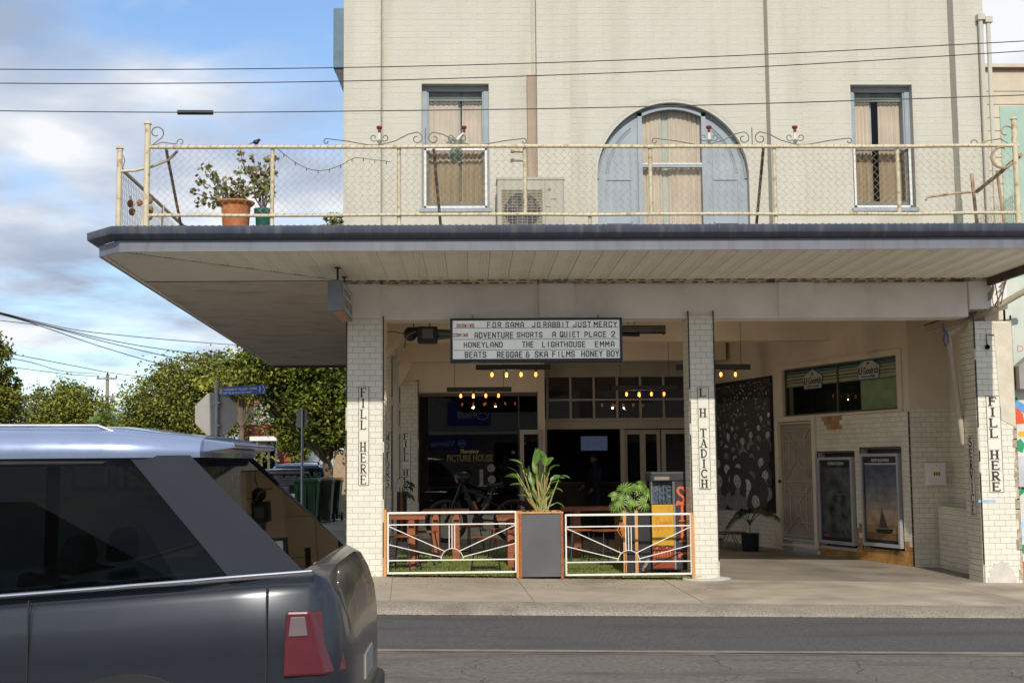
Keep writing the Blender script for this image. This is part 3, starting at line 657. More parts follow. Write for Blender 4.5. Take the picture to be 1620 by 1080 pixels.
p = at(812, 715, SY); bx('notice', FRAMEW, p.x-.03, p.x+.03, SY+.017, SY+.018, p.z-.03, p.z+.03, parent=SW)
# tiled dado below the shop window and the back corner pier
def tiles(name, x0, x1, z0, z1, y, parent=None, M=None, skip=(), rust=None, proud=.006, indiv=False, tw=.152, th=.0765, grout=True, seed=0, chip=0):
    r = random.Random(seed); mbs = {TILEJ: MB(M), TILER: MB(M)}
    z = z0; k = 0; cache = {}; j = .0013
    par = parent
    if grout: bx('grout', GROUT, x0, x1, y+.001, y+.012, z0, z1, parent=parent, M=M)
    while z < z1-.01:
        h = min(th, z1-z); x = x0-(tw/2 if k % 2 else 0)
        while x < x1-.004:
            a_, b_ = max(x, x0), min(x+tw, x1)
            for s in skip:
                if a_ < s[1] and b_ > s[0] and z < s[3]-.03 and z+h > s[2]+.03:
                    if a_ < s[0]: b_ = min(b_, s[0])
                    elif b_ > s[1]: a_ = max(a_, s[1])
                    else: b_ = a_
            if b_-a_ > .012 and r.random() >= chip:
                if indiv:
                    key = (round(b_-a_, 3), round(h, 3))
                    if key not in cache:
                        t = MB(); w = b_-a_; t.add([(j, 0.006, j), (w-j, .006, j), (w-j, .006, h-j), (j, .006, h-j), (j+.002, 0, j+.002), (w-j-.002, 0, j+.002), (w-j-.002, 0, h-j-.002), (j+.002, 0, h-j-.002)], [(4, 5, 6, 7), (0, 1, 5, 4), (1, 2, 6, 5), (2, 3, 7, 6), (3, 0, 4, 7)])
                        cache[key] = t.mesh('tile', TILE)
                    o = link('tile', cache[key], par, loc=(a_, y-proud+r.uniform(-.0008, .0008), z))
                    o.rotation_euler = (r.gauss(0, .004), 0, r.gauss(0, .003))
                else:
                    mt = TILER if rust and rust(a_, z, r) else TILEJ
                    d = y-proud+r.uniform(-.0008, .0008)
                    mbs[mt].add([(a_+j, y+.002, z+j), (b_-j, y+.002, z+j), (b_-j, y+.002, z+h-j), (a_+j, y+.002, z+h-j), (a_+j+.002, d, z+j+.002), (b_-j-.002, d, z+j+.002), (b_-j-.002, d, z+h-j-.002), (a_+j+.002, d, z+h-j-.002)], [(4, 5, 6, 7), (0, 1, 5, 4), (1, 2, 6, 5), (2, 3, 7, 6), (3, 0, 4, 7)])
            x += tw
        z += th; k += 1
    if not indiv:
        for m_, q in mbs.items():
            if q.v: q.build(name, m_, parent, kind='stuff')
bx('dado_wall', BEIGE, gx0-.06, 1.28, SY, SY+.18, -.1, gz0-.04, parent=BLD)
tiles('wall_tiles', gx0-.06, 1.28, .0, gz0-.045, SY-.002, BLD, seed=1)
# room behind the shopfronts
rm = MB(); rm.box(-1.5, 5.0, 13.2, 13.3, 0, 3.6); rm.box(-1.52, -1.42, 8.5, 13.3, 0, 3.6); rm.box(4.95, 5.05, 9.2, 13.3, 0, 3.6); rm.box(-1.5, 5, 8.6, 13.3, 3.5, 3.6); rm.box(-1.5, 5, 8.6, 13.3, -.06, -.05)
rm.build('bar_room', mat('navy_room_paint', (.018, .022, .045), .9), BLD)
# ---- centre shopfront (y 8.8): transom lights over folding doors
DY = 8.8; z_t1, z_t0 = 3.17, 2.36
dx0, dx1 = 1.42, 4.92
cf = MB(); cf.box(dx0, dx1, DY, DY+.12, 3.19, CZ); cf.box(dx0, dx1, DY-.03, DY+.12, 2.14, 2.36); cf.box(dx0, dx1, DY-.06, DY-.03, 2.30, 2.34)
cf.build('door_head', STOREF, BLD, bev=.006)
TL = empty('transom_window', (dx0, DY, 2.36), parent=BLD)
bars = MB(); tx = [1.50+i*.472 for i in range(8)]
for x in tx: bars.box(x-.022, x+.022, DY, DY+.06, 2.36, 3.19)
zmid = at(950, 632, DY).z; bars.box(1.5, dx1, DY+.005, DY+.055, zmid-.02, zmid+.02); bars.build('glazing_bars', STOREF, TL)
for i in range(7):
    for za, zb2 in ((2.36, zmid-.02), (zmid+.02, 3.19)): bx('pane', glass('transom_glass', (.30, .31, .34), ior=1.55, base=(.12, .12, .14), opac=.25), tx[i]+.022, tx[i+1]-.022, DY+.03, DY+.034, za, zb2, parent=TL)
ps = MB()
def post(u0, u1, y=DY, z1=2.14): ps.box(at(u0, 740, y).x, at(u1, 740, y).x, y-.02, y+.07, 0, z1)
post(858, 866); post(982, 989); ps.build('door_post', STOREF, BLD, bev=.004)
def door(name, u0, u1, y, lab=None, st=5):
    a_, b_ = at(u0, 740, y).x, at(u1, 740, y).x; t = st/78; d = empty(name, (a_, y, 0), parent=BLD)
    f = MB(); f.box(a_, a_+t, y, y+.045, .04, 2.12); f.box(b_-t, b_, y, y+.045, .04, 2.12); f.box(a_+t, b_-t, y, y+.045, 2.03, 2.12); f.box(a_+t, b_-t, y, y+.045, .04, .24)
    f.build('door_frame', STOREF, d, bev=.003); bx('pane', SHG, a_+t, b_-t, y+.02, y+.024, .24, 2.03, parent=d)
    return d
door('glass_door', 989, 1017, DY+.05, st=4); door('glass_door', 1017, 1045, DY+.02, st=5); door('glass_door', 1047, 1096, DY, st=7); door('glass_door', 1098, 1140, DY+.01, st=5)
od = door('glass_door', 823, 859, 8.05, st=6)
hd = MB(); hd.box(od.location.x+BLD.location.x+.05, od.location.x+BLD.location.x+.07, 7.98, 8.04, .95, 1.2); hd.build('door_handle', STEEL, od)
# ---- right wing: mural wall, ticket wall, letterbox wall
A_, B_, D_, E_, F_ = (4.92, 8.86), (5.50, 6.22), (6.68, 2.50), (7.28, 2.45), (7.22, .52)
MW, ML = frame(A_, B_); PW, PL = frame(B_, D_); LW, LL = frame(D_, E_)
def wallpiece(name, M, L, z0, z1, m, holes_=(), d0=0.0, d1=.2, parent=BLD):
    xs = sorted({0.0, L}|{h[0] for h in holes_}|{h[1] for h in holes_}); zs = sorted({z0, z1}|{h[2] for h in holes_}|{h[3] for h in holes_}); mb = MB(M)
    for a_, b_ in zip(xs[:-1], xs[1:]):
        for c_, e_ in zip(zs[:-1], zs[1:]):
            xm_, zm_ = (a_+b_)/2, (c_+e_)/2
            if not any(h[0] < xm_ < h[1] and h[2] < zm_ < h[3] for h in holes_): mb.box(a_, b_, d0, d1, c_, e_)
    return mb.build(name, m, parent)
mt0 = on(MW, 1180, 835)[1]
wallpiece('mural_wall', MW, ML, -.2, CZ, BEIGE)
tiles('wall_tiles', 0.02, ML-.12, gz(5.2), .56, -.003, BLD, M=MW, seed=3)
# ticket wall openings measured on the wall plane
def rect_on(M, u0, u1, v0, v1, um=None):
    um = (u0+u1)/2; return on(M, u0, (v0+v1)/2)[0], on(M, u1, (v0+v1)/2)[0], on(M, um, v1)[1], on(M, um, v0)[1]
wx0 = on(PW, 1240, 640)[0]; wx1 = on(PW, 1420, 600)[0]; wz0 = on(PW, 1330, 653)[1]; wz1 = on(PW, 1330, 573)[1]
pc1 = (on(PW, 1298, 780)[0], on(PW, 1353, 780)[0], on(PW, 1325, 862)[1], on(PW, 1325, 718)[1])
pc2 = (on(PW, 1366, 780)[0], on(PW, 1427, 780)[0], on(PW, 1396, 866)[1], on(PW, 1396, 712)[1])
dr = (on(PW, 1236, 760)[0], on(PW, 1289, 760)[0], .06, on(PW, 1262, 666)[1])
print('ticket wall', PL, wx0, wx1, wz0, wz1, pc1, pc2, dr)
TZ1 = wz0-.045
wallpiece('ticket_wall', PW, PL, -.3, CZ, BEIGE, [(wx0, wx1, wz0, wz1), (dr[0], dr[1], -.3, dr[3]), (pc1[0]-.03, pc1[1]+.03, pc1[2]-.03, pc1[3]+.03), (pc2[0]-.03, pc2[1]+.03, pc2[2]-.03, pc2[3]+.03)])
rustf = lambda x, z, r: (z < .22+gz(6.5)+.13 and x > dr[1]+.1 and (z < .16+gz(6.5) or r.random() < .75)) or (pc2[0]-.25 < x < pc2[0]-.02 and z < .52 and r.random() < .6) or (wx0+1.15 < x < wx0+1.75 and z > TZ1-.24 and abs(x-wx0-1.45) < .32-(TZ1-z)*.5)
skp = [(dr[0]-.1, dr[1]+.12, -.3, dr[3]+.1), (pc1[0]-.03, pc1[1]+.03, pc1[2]-.03, pc1[3]+.03), (pc2[0]-.03, pc2[1]+.03, pc2[2]-.03, pc2[3]+.03)]
gsk = MB(PW)
tiles('wall_tiles', dr[1]+.12, PL-.035, gz(6.6)-.02, TZ1, -.003, BLD, M=PW, skip=skp, rust=rustf, seed=4, grout=False)
wallpiece('grout', PW, PL-.03, gz(6.6)-.05, TZ1, GROUT, [(0.0, dr[1]+.12, gz(6.6)-.05, TZ1), skp[1], skp[2]], d0=-.004, d1=-.0005)
def edge_trim(parent, x, z0, z1, y0, y1, M=None, w=.02, gap=True, seed=0):
    r = random.Random(seed); mb = MB(M); z = z0
    while z < z1:
        h = min(.15, z1-z)
        if r.random() < .96: mb.box(x, x+w, y0, y1, z+.002, z+h-.002)
        z += .152
    return mb.build('edge_trim', BLACKT, parent)
edge_trim(BLD, PL-.033, gz(6.6), TZ1, -.012, 0.0, PW, .026, seed=1)
tm = MB(PW)
for q in (pc1, pc2):
    a_, b_, c_, d_ = q[0]-.03, q[1]+.03, q[2]-.03, q[3]+.03
    tm.box(a_-.022, a_, -.012, -.001, c_-.02, d_+.022); tm.box(a_, b_, -.012, -.001, d_, d_+.022)
    tm.box(a_, b_, .13, .14, c_, d_)
tm.build('recess_trim', BLACKT, BLD)
rc_ = MB(PW)
for q in (pc1, pc2):
    a_, b_, c_, d_ = q[0]-.0295, q[1]+.0295, q[2]-.0295, q[3]+.0295
    rc_.box(a_, a_+.004, .001, .13, c_, d_); rc_.box(b_-.004, b_, .001, .13, c_, d_); rc_.box(a_, b_, .001, .13, d_-.004, d_); rc_.box(a_, b_, .001, .13, c_, c_+.004)
rc_.build('recess_lining', BEIGE, BLD)
# high window with tyre signs
HW = empty('high_window', (0, 0, 0), parent=BLD); HW['label'] = 'high window with striped film above the ticket door'
f = MB(PW); q = .03; f.box(wx0, wx0+q, .03, .1, wz0, wz1); f.box(wx1-q, wx1, .03, .1, wz0, wz1); f.box(wx0+q, wx1-q, .03, .1, wz1-q, wz1); f.box(wx0+q, wx1-q, .03, .1, wz0, wz0+q)
mxx = on(PW, 1322, 612)[0]; f.box(mxx-.015, mxx+.015, .03, .1, wz0+q, wz1-q); f.build('frame', mat('dark_brown_frame', ()), HW)
fr2 = MB(PW); fr2.box(wx0-.12, wx1+.12, -.03, .0, wz1, wz1+.09); fr2.box(wx0-.12, wx0, -.025, .0, wz0, wz1); fr2.box(wx1, wx1+.12, -.025, .0, wz0, wz1); fr2.box(wx0-.12, wx1+.12, -.035, .0, wz0-.04, wz0); fr2.build('architrave', BEIGE, HW, bev=.005)
bx('pane', glass('green_tinted_glass', (.82, .88, .80), ior=1.16), wx0+q, wx1-q, .06, .064, wz0+q, wz1-q, parent=HW, M=PW)
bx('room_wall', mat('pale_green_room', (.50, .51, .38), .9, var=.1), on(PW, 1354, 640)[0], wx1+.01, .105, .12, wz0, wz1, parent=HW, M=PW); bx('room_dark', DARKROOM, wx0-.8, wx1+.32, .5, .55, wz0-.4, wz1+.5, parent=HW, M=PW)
fs = MB(PW); fy = MB(PW)
for i, (o0, o1) in enumerate(((.02, .075), (.165, .18), (.285, .30))): fs.box(wx0+q, wx1-q, .054, .056, wz1-q-o1, wz1-q-o0)
for (o0, o1) in ((.078, .105), (.118, .160), (.183, .215), (.228, .282)): fy.box(wx0+q, wx1-q, .0545, .0565, wz1-q-o1, wz1-q-o0)
fs.build('film_stripe', mat('dark_teal_film', (.02, .10, .14), .5), HW); fy.build('film_stripe', mat('pale_yellow_film', (.30, .30, .16), .6), HW)
for uc, vc in ((1282, 604), (1370, 588)):
    cxl, czl = on(PW, uc, vc); s_ = .30
    pn = MB(PW); pn.prism([(cxl-.27, czl-.12), (cxl+.27, czl-.12), (cxl+.32, czl+.10), (cxl, czl+.24), (cxl-.32, czl+.10)], .045, .052); po = pn.build('window_sign', mat('sign_blue_border', (.02, .10, .20), .5), HW)
    pn = MB(PW); pn.prism([(cxl-.255, czl-.106), (cxl+.255, czl-.106), (cxl+.302, czl+.09), (cxl, czl+.222), (cxl-.302, czl+.09)], .042, .0455); pn.build('sign_face', mat('sign_cream', (.42, .43, .36), .6), po)
    text('sign_lettering', 'B.F.Goodrich', cxl-.27, cxl+.27, czl-.035, czl+.085, .038, BLACK, po, M=PW, bold=.02)
    text('sign_lettering', 'TYRES \u2022 BATTERIES', cxl-.19, cxl+.19, czl-.09, czl-.055, .038, BLACK, po, M=PW, bold=.02)
    cw = MB(PW); cw.prism([(cxl-.03, czl+.12), (cxl+.03, czl+.12), (cxl+.04, czl+.16), (cxl+.018, czl+.14), (cxl, czl+.17), (cxl-.018, czl+.14), (cxl-.04, czl+.16)], .038, .042); cw.build('crown_emblem', BLACK, po)
# security door with deco grille
TD = empty('security_door', (0, 0, 0), parent=BLD)
CRM2 = mat('door_cream_paint', (.52, .46, .34), .5, var=.06, dirt=(.3, .22, .14), damt=.3)
x0_, x1_, z0_, z1_ = dr[0], dr[1], dr[2], dr[3]
f = MB(PW); f.box(x0_-.10, x0_, -.05, .1, z0_-.05, z1_+.09); f.box(x1_, x1_+.10, -.05, .1, z0_-.05, z1_+.09); f.box(x0_, x1_, -.05, .1, z1_, z1_+.09); f.box(x0_-.1, x1_+.12, -.07, .1, z0_-.09, z0_-.051); f.build('door_frame', BEIGE, TD, bev=.006)
bx('door_leaf', mat('taupe_door_mesh', (.30, .26, .20), .7), x0_, x1_, .02, .06, z0_, z1_, parent=TD, M=PW)
g = MB(PW); w_ = x1_-x0_; q = .012; a_, b_ = x0_+.06, x1_-.06; zb0, zb1 = z0_+.10, z1_-.10; zh = (zb0+zb1)/2; yg = .0
for xx in (x0_+.02, x1_-.02): g.bar((xx, yg, z0_+.02), (xx, yg, z1_-.02), .035)
for zz_ in (z0_+.03, z1_-.03): g.bar((x0_+.02, yg+.001, zz_), (x1_-.02, yg+.001, zz_), .035)
for xx in (a_+.04, b_-.04): g.bar((xx, yg, zb0), (xx, yg, zb1), q)
for zz_ in (zb0, zh, zb1): g.bar((x0_+.03, yg+.002, zz_), (x1_-.03, yg+.002, zz_), q)
for k in (0, 1):
    lo, hi = (zb0, zh) if k == 0 else (zh, zb1); m_ = (lo+hi)/2; xc_ = (x0_+x1_)/2; r_ = w_*.075
    g.tube([(xc_+r_*math.cos(t), yg, m_+r_*1.5*math.sin(t)) for t in [2*math.pi*i/14 for i in range(14)]], q/2, 5, closed=True)
    for sx in (-1, 1):
        for sz in (-1, 1): g.bar((xc_+sx*(w_/2-.09), yg+.003, m_+sz*(hi-lo)/2), (xc_+sx*r_*.3, yg+.003, m_+sz*r_*1.4), q)
    for sx in (-1, 1): g.bar((xc_+sx*w_*.24, yg+.004, m_+.36*(hi-lo)), (xc_+sx*w_*.24, yg+.004, m_-.36*(hi-lo)), q)
    for dz in (.25, -.25): g.bar((x0_+.03, yg+.005, m_+dz*(hi-lo)), (x1_-.03, yg+.005, m_+dz*(hi-lo)), q*.6)
g.build('grille', CRM2, TD)
h = MB(PW); h.sphere((x0_+.02, -.05, z0_+1.05), .028, 10, 6); h.build('door_knob', BLACK, TD, smooth=60)
# letterbox wall
LT = on(LW, 1470, 646)[1]
wallpiece('letterbox_wall', LW, LL+.06, -.4, CZ, BEIGE)
tiles('wall_tiles', 0.01, LL+.04, gz(7)-.03, LT, -.003, BLD, M=LW, seed=6)
RW, RL = frame(E_, F_)
wallpiece('return_wall', RW, RL, -.4, CZ, BEIGE, parent=BLD); tiles('wall_tiles', 0.0, RL-.05, gz(7.2)-.03, LT, -.003, BLD, M=RW, seed=7)
lx0 = 7.0
bx('low_ledge', TILEJ, 7.03, 7.2, 1.05, 2.4, gz(7.1)-.05, .78, parent=BLD); tiles('wall_tiles', 7.03, 7.2, gz(7.1)-.03, .78, 1.045, BLD, seed=8)
GM, GL = frame((7.027, 2.4), (7.027, 1.05)); tiles('wall_tiles', 0, GL, gz(7.1)-.03, .78, .0, BLD, M=GM, seed=9)
bx('added_sun_blocker', BEIGE, 7.0, 7.29, .30, .37, 3.3, 4.3, parent=BLD)  # panel added to block a sliver of sun coming past the awning end
b_ = MB()
rp = random.Random(5)
for i in range(30): b_.sphere((6.72+rp.uniform(0, .5), 2.44+rp.uniform(-.03, .03), gz(7)+rp.uniform(-.02, .03)), (.05, .03, .02), 6, 4)
b_.build('broken_render', mat('white_plaster', (.62, .58, .52), .9, var=.1, bump=.5), BLD, kind='stuff')
# ================================================================== COLUMNS
def column(label, x0, x1, y0, y1, ztop, words, lu, left=None, indiv=True, seed=0, side=None, brk=False, wear=0):
    zb = gz((x0+x1)/2)-.01
    c = empty('tiled_column', (x0, y0, zb), label, 'column', 'tiled columns of the porch')
    bx('core', GROUT, x0+.004, x1-.004, y0+.004, y1-.004, zb-.2, ztop, parent=c)
    tw = (x1-x0-.02)/max(2, round((x1-x0-.02)/.150)-.0) if False else .150
    tiles('tile', x0+.012, x1-.012, zb, ztop, y0+.004, c, indiv=indiv, grout=False, seed=seed, tw=tw, th=.0748, chip=wear)
    # inner faces
    M, L = frame((x1, y0+.0), (x1, y1)); tiles('side_tiles', .012, L, zb, ztop, -.001, c, M=M, grout=False, seed=seed+1)
    M, L = frame((x0, y1), (x0, y0)); tiles('side_tiles', .0, L-.012, zb, ztop, -.001, c, M=M, grout=False, seed=seed+2)
    r = random.Random(seed)
    for xx in (x0-.004, x1-.010):
        t = MB(); t2 = MB(); z = zb+.25
        while z < ztop-.02:
            (t if r.random() < .93 else t2).box(xx, xx+.014, y0-.006, y0+.03, z+.002, z+.147); z += .15
        t.build('edge_trim', BLACKT, c)
        if t2.v: t2.build('chipped_trim', mat('white_plaster', (.62, .58, .52), .9, var=.1, bump=.5), c)
    if words:
        u0, u1, v0, v1 = lu
        a, b = at(u0, (v0+v1)/2, y0), at(u1, (v0+v1)/2, y0)
        letter_panel(c, words, a.x, b.x, at((u0+u1)/2, v1, y0).z, at((u0+u1)/2, v0, y0).z, y0-.006)
    return c
c1_ = column('white tiled column at the street corner lettered FILL HERE, left of the gates', -1.664, -1.172, 0, .48, BZ0+.03, 'FILL HERE', (568, 583, 612, 767), seed=10)
c2_ = column('slim white tiled column lettered L H TADICH beside the petrol pump', 2.872, 3.215, 0, .42, BZ0+.03, 'L H TADICH', (1105.5, 1122, 613, 773), seed=20)
c3_ = column('weathered white tiled column lettered FILL HERE at the right, beside the painted mural', 6.722, 7.235, 0, .5, 3.32, 'FILL HERE', (1563, 1584, 626.5, 778), seed=30, indiv=True, wear=.004)
c4_ = column('white tiled column lettered MOTORS in shade behind the corner column', -1.66, -1.46, 6.3, 6.6, 3.42, None, None, indiv=False, seed=40)
Mm, Lm = frame((-1.458, 6.28), (-1.458, 6.62)); 
a4 = -1.60; letter_panel(c4_, 'MOTORS', -1.60, -1.48, 1.05, 2.05, 6.292)
c5_ = column('white tiled column lettered FILL HERE at the back, left of the shop window', -1.44, -1.072, 8.26, 8.5, 3.09, 'FILL HERE', (636.5, 649, 684.5, 787), indiv=False, seed=50)
# SERVICE on the left face of the right column
Ms, Ls = frame((6.722, .5), (6.722, 0))
pz = lambda v, u=1540: at(u, v, .2).z
letter_panel(c3_, 'SERVICE', .17, .33, at(1538, 815, .25).z, at(1538, 690, .25).z, -.007, M=Ms)
# wear on the right column: hole with pipe, blue paint dab, broken base, render at its right edge
w = MB(); p = at(1561, 549, 0); w.lathe([(.034, 0), (.034, .012), (.026, .012), (.026, .0)], (p.x, -.03, p.z), 14, axis='y'); w.tube([(p.x, -.015, p.z+.03), (p.x-.005, -.015, p.z+.17), (p.x+.10, -.015, p.z+.16)], .006, 5)
w.build('capped_pipe', BLACK, c3_)
p = at(1561, 792, 0); pp = []
bx('paint_dab', mat('pale_blue_paint', (.32, .55, .72), .6), at(1548, 792, 0).x, at(1575, 792, 0).x, -.0035, -.0028, p.z-.018, p.z+.014, parent=c3_)
pl = MB(); r = random.Random(9)
base = [(6.77, -.17), (6.76, -.08), (6.80, -.05), (6.79, .03), (6.84, .05), (6.85, .12), (6.91, .10), (6.96, .15), (7.0, .12), (7.05, .13), (7.06, .06), (7.11, .04), (7.10, -.03), (7.14, -.05), (7.15, -.17)]
pl.prism(base, -.012, .02); pl.build('broken_plaster_base', mat('white_plaster', ()), c3_, bev=.008)
pl = MB()
for i in range(26):
    z = -.1+i*.132; x = 7.225; pl.box(x-.012-r.uniform(0, .05), x+.01, -.009, .3, z+r.uniform(-.02, .02), z+.13)
pl.build('crumbling_edge', mat('crumbling_render', (.50, .44, .33), .9, var=.35, scale=14, bump=.8, dirt=(.20, .13, .07), dscale=5, damt=.7), c3_)
pl = MB(); pl.prism([(7.04, 2.0), (7.23, 1.9), (7.23, 3.3), (6.98, 3.3)], -.012, .0); pl.build('bare_render_patch', mat('yellowed_render', (.66, .60, .48), .9, var=.1, bump=.3), c3_)
# broken tile feet: little missing corners with grout showing
for c, xa, xb in ((c1_, -1.66, -1.18), (c2_, 2.88, 3.21)):
    q = MB()
    for i in range(9): q.sphere((r.uniform(xa, xb), -.004, gz(xa)+r.uniform(0, .05)), (r.uniform(.012, .035), .006, r.uniform(.008, .02)), 7, 4)
    q.build('chipped_mortar', mat('white_plaster', ()), c, kind='stuff')
# round pale kerb ring at the foot of the middle column
rg = MB(); rg.tube([(3.03+.30*math.cos(t), -.08+.17*math.sin(t), gz(3.03)+.012) for t in [2*math.pi*i/26 for i in range(26)]], .022, 8, closed=True)
tag(rg.build('base_ring', mat('pale_hose', (.48, .46, .42), .6), smooth=60), 'pale curved protective ring on the ground round the middle column', 'ring')

# ================================================================== AWNING
AWN = empty('street_awning', (-1.7, 0, 3.9), 'wide street awning with slate blue gutter and ribbed white lining wrapping the corner', 'awning')
SZ = 3.905
path = [(-4.93, 14.45), (-4.27, -2.12), (-3.95, -2.47), (6.98, -2.47)]
def sweep(mb, path, prof, closed_prof=True):
    P = [Vector((x, y)) for x, y in path]; rings = []
    for i, p in enumerate(P):
        d0 = (p-P[i-1]).normalized() if i else (P[1]-P[0]).normalized(); d1 = (P[i+1]-p).normalized() if i < len(P)-1 else d0
        n0 = Vector((d0.y, -d0.x)); n1 = Vector((d1.y, -d1.x)); n0 = -n0 if False else n0
        nn = (n0+n1).normalized(); k = 1/max(.3, nn.dot(n0)); rings.append([(p.x+nn.x*o*k, p.y+nn.y*o*k, z) for o, z in prof])
    return mb.loft(rings, closed=closed_prof, caps=closed_prof)
# outward normal: path runs back->front down the left side, then to the right; outward is to the right-hand side of travel reversed
prof_f = [(0, 3.885), (.022, 3.885), (.022, 4.015), (0, 4.015)]
fb = MB(); sweep(fb, path, [(o, z) for o, z in prof_f]); fb.build('fascia_board', FASC, AWN)
gp = [(.024, 4.018), (.034, 4.016), (.060, 4.026), (.095, 4.040), (.128, 4.056), (.142, 4.064), (.150, 4.076), (.154, 4.155), (.142, 4.155), (.136, 4.09), (.09, 4.06), (.030, 4.03)]
gb = MB(); sweep(gb, path, gp); gb.build('gutter', GUT, AWN, smooth=35)
jj = MB()
for x in (-2.6, .1, 2.8, 5.2): jj.box(x, x+.012, -2.6245, -2.60, 4.105, 4.152)
jj.build('gutter_joint', GUT, AWN)
rd = MB(); sweep(rd, [(-4.93, 14.45), (-4.27, -2.12), (-3.95, -2.47), (6.98, -2.47)], [(-.002, 3.89), (-.05, 3.888), (-.05, 3.90), (-.002, 3.902)]); rd.build('edge_bead', SOFF, AWN)
def leftx(y): return -4.27-(y+2.12)*.66/16.57 if y > -2.12 else -4.27+(-2.12-y)*.32/.35
def diagy(x): return -2.42+(x+4.0)*(2.42/2.3)
# front lining: ribbed sheets, grooves running towards the building
PWD = .262; x = -3.98; i = 0
def ribpanel(x0, x1, y0, y1a, y1b):
    gx = [0, .165, .172, .179, .196, .203, .210, .227, .234, .241, 1e9]; mb = MB(); d = .012
    pts = [(0, 0), (.142, 0), (.152, d), (.162, 0), (.176, 0), (.186, d), (.196, 0), (.210, 0), (.220, d), (.230, 0), (.256, 0), (.262, d)]
    w = x1-x0; pts = [(min(a, w), b) for a, b in pts]
    f = lambda a: y1a+(y1b-y1a)*a/w
    vs = [(x0+a, y0, SZ+b) for a, b in pts]+[(x0+a, f(a), SZ+b) for a, b in pts]; n = len(pts)
    mb.add(vs, [(k, k+1, n+k+1, n+k) for k in range(n-1)]); return mb
sx = random.Random(2)
while x < 6.93:
    x1 = min(x+PWD, 6.93); ya = min(.03, diagy(x)) if x < -1.66 else .03; yb = min(.03, diagy(x1)) if x1 < -1.66 else .03
    if ya > -2.43 or yb > -2.43: ribpanel(x, x1, -2.445, max(ya, -2.44), max(yb, -2.43)).build('lining_panel', SOFF, AWN)
    x = x1
y = -2.40
while y < -.02:
    y1 = min(y+.30, -.02); xr = lambda q: -4.0+(q+2.42)*2.3/2.42-.03
    mb = MB(); n = 5
    for k in range(n):
        ya, yb = y+(y1-y)*k/n, y+(y1-y)*(k+1)/n-.006
        mb.add([(leftx(ya)+.05, ya, SZ+.001), (xr(ya), ya, SZ+.001), (xr(yb), yb, SZ+.001), (leftx(yb)+.05, yb, SZ+.001)], [(0, 1, 2, 3)])
    mb.build('side_lining_strip', SOFF, AWN); y = y1
bxs = [0, 2.4, 4.8, 7.2, 9.6, 12, 14.43]
for a, b in zip(bxs[:-1], bxs[1:]):
    mb = MB(); mb.add([(leftx(a)+.05, a+.004, SZ-.004), (-1.7, a+.004, SZ-.004), (-1.7, b-.004, SZ-.004), (leftx(b)+.05, b-.004, SZ-.004)], [(0, 1, 2, 3)]); mb.build('lining_sheet', mat('weathered_soffit_sheet', (.62, .56, .47), .7, var=.06, scale=2, dirt=(.33, .26, .19), dscale=1.6, damt=.5, aniso=(1, 6, 1)), AWN)
    s_ = MB()
    for k in range(8): yy = a+(b-a)*k/8; s_.add([(leftx(yy)+.05, yy, SZ-.0055), (-1.7, yy, SZ-.0055), (-1.7, yy+.012, SZ-.0055), (leftx(yy)+.05, yy+.012, SZ-.0055)], [(0, 1, 2, 3)])
    s_.build('lining_joint', mat('soffit_joint', (.45, .40, .33), .8), AWN)
top = MB(); top.poly([(-4.9, 14.4, SZ+.03), (-4.25, -2.1, SZ+.03), (-3.93, -2.44, SZ+.03), (6.96, -2.44, SZ+.03), (6.96, .0, SZ+.03), (-1.66, .0, SZ+.03), (-1.66, 14.4, SZ+.03)]); top.build('lining_backing', BLACK, AWN)
gp_ = MB()
for k in range(34):
    t = k/34; xx = -4.0+2.3*t; yy = diagy(xx); w_ = sx.uniform(.002, .013)
    gp_.add([(xx, yy-w_, SZ-.0055), (xx+.07, yy+.073-w_, SZ-.0055), (xx+.07, yy+.073+.004, SZ-.0055), (xx, yy+.004, SZ-.0055)], [(0, 3, 2, 1)])
for k in range(60):
    xx = -1.68+k*.145
    if xx < 6.9: gp_.box(xx, xx+sx.uniform(.03, .12), -.03, -.012, SZ-.010, SZ-.001)
gp_.build('lining_gap', mat('dark_gap_filler', ()), AWN, kind='stuff')
bx('back_edge', mat('dark_brown_frame', ()), -4.95, -1.7, 14.44, 14.5, 3.84, 3.93, parent=AWN)
bx('end_beam', mat('rusty_dark_beam', (.05, .035, .028), .7, var=.4, dirt=(.16, .07, .03), damt=.6), 6.93, 6.985, -2.44, .35, 3.80, 4.02, parent=AWN)
# corrugated deck: only its scalloped edge shows from the street
def corr(mb, p0, p1, q0, q1, pitch=.0762, amp=.0085):
    p0, p1, q0, q1 = map(Vector, (p0, p1, q0, q1)); n = int((p1-p0).length/pitch*8); ra, rb_ = [], []
    for i in range(n+1):
        t = i/n; dz = Vector((0, 0, amp*math.sin(2*math.pi*i/8))); ra.append(p0.lerp(p1, t)+dz); rb_.append(q0.lerp(q1, t)+dz)
    mb.loft([ra, [p-Vector((0, 0, .004)) for p in ra]], closed=False); mb.loft([ra, rb_], closed=False)
cm = MB(); corr(cm, (-3.93, -2.50, 4.178), (6.98, -2.50, 4.178), (-3.93, .18, 4.215), (6.98, .18, 4.215)); cm.build('corrugated_sheet', CORR, AWN)
cm = MB(); corr(cm, (-4.27, -2.1, 4.178), (-4.97, 14.4, 4.178), (-1.72, -2.1, 4.21), (-1.72, 14.4, 4.21)); cm.build('corrugated_sheet', CORR, AWN)
bt = MB()
for x in (-.6, .6, 1.75, 2.9, 4.1, 5.3): bt.box(x, x+.05, -2.52, -2.3, 4.13, 4.165)
bt.build('roof_batten', mat('rusty_batten', (.30, .14, .08), .8), AWN)

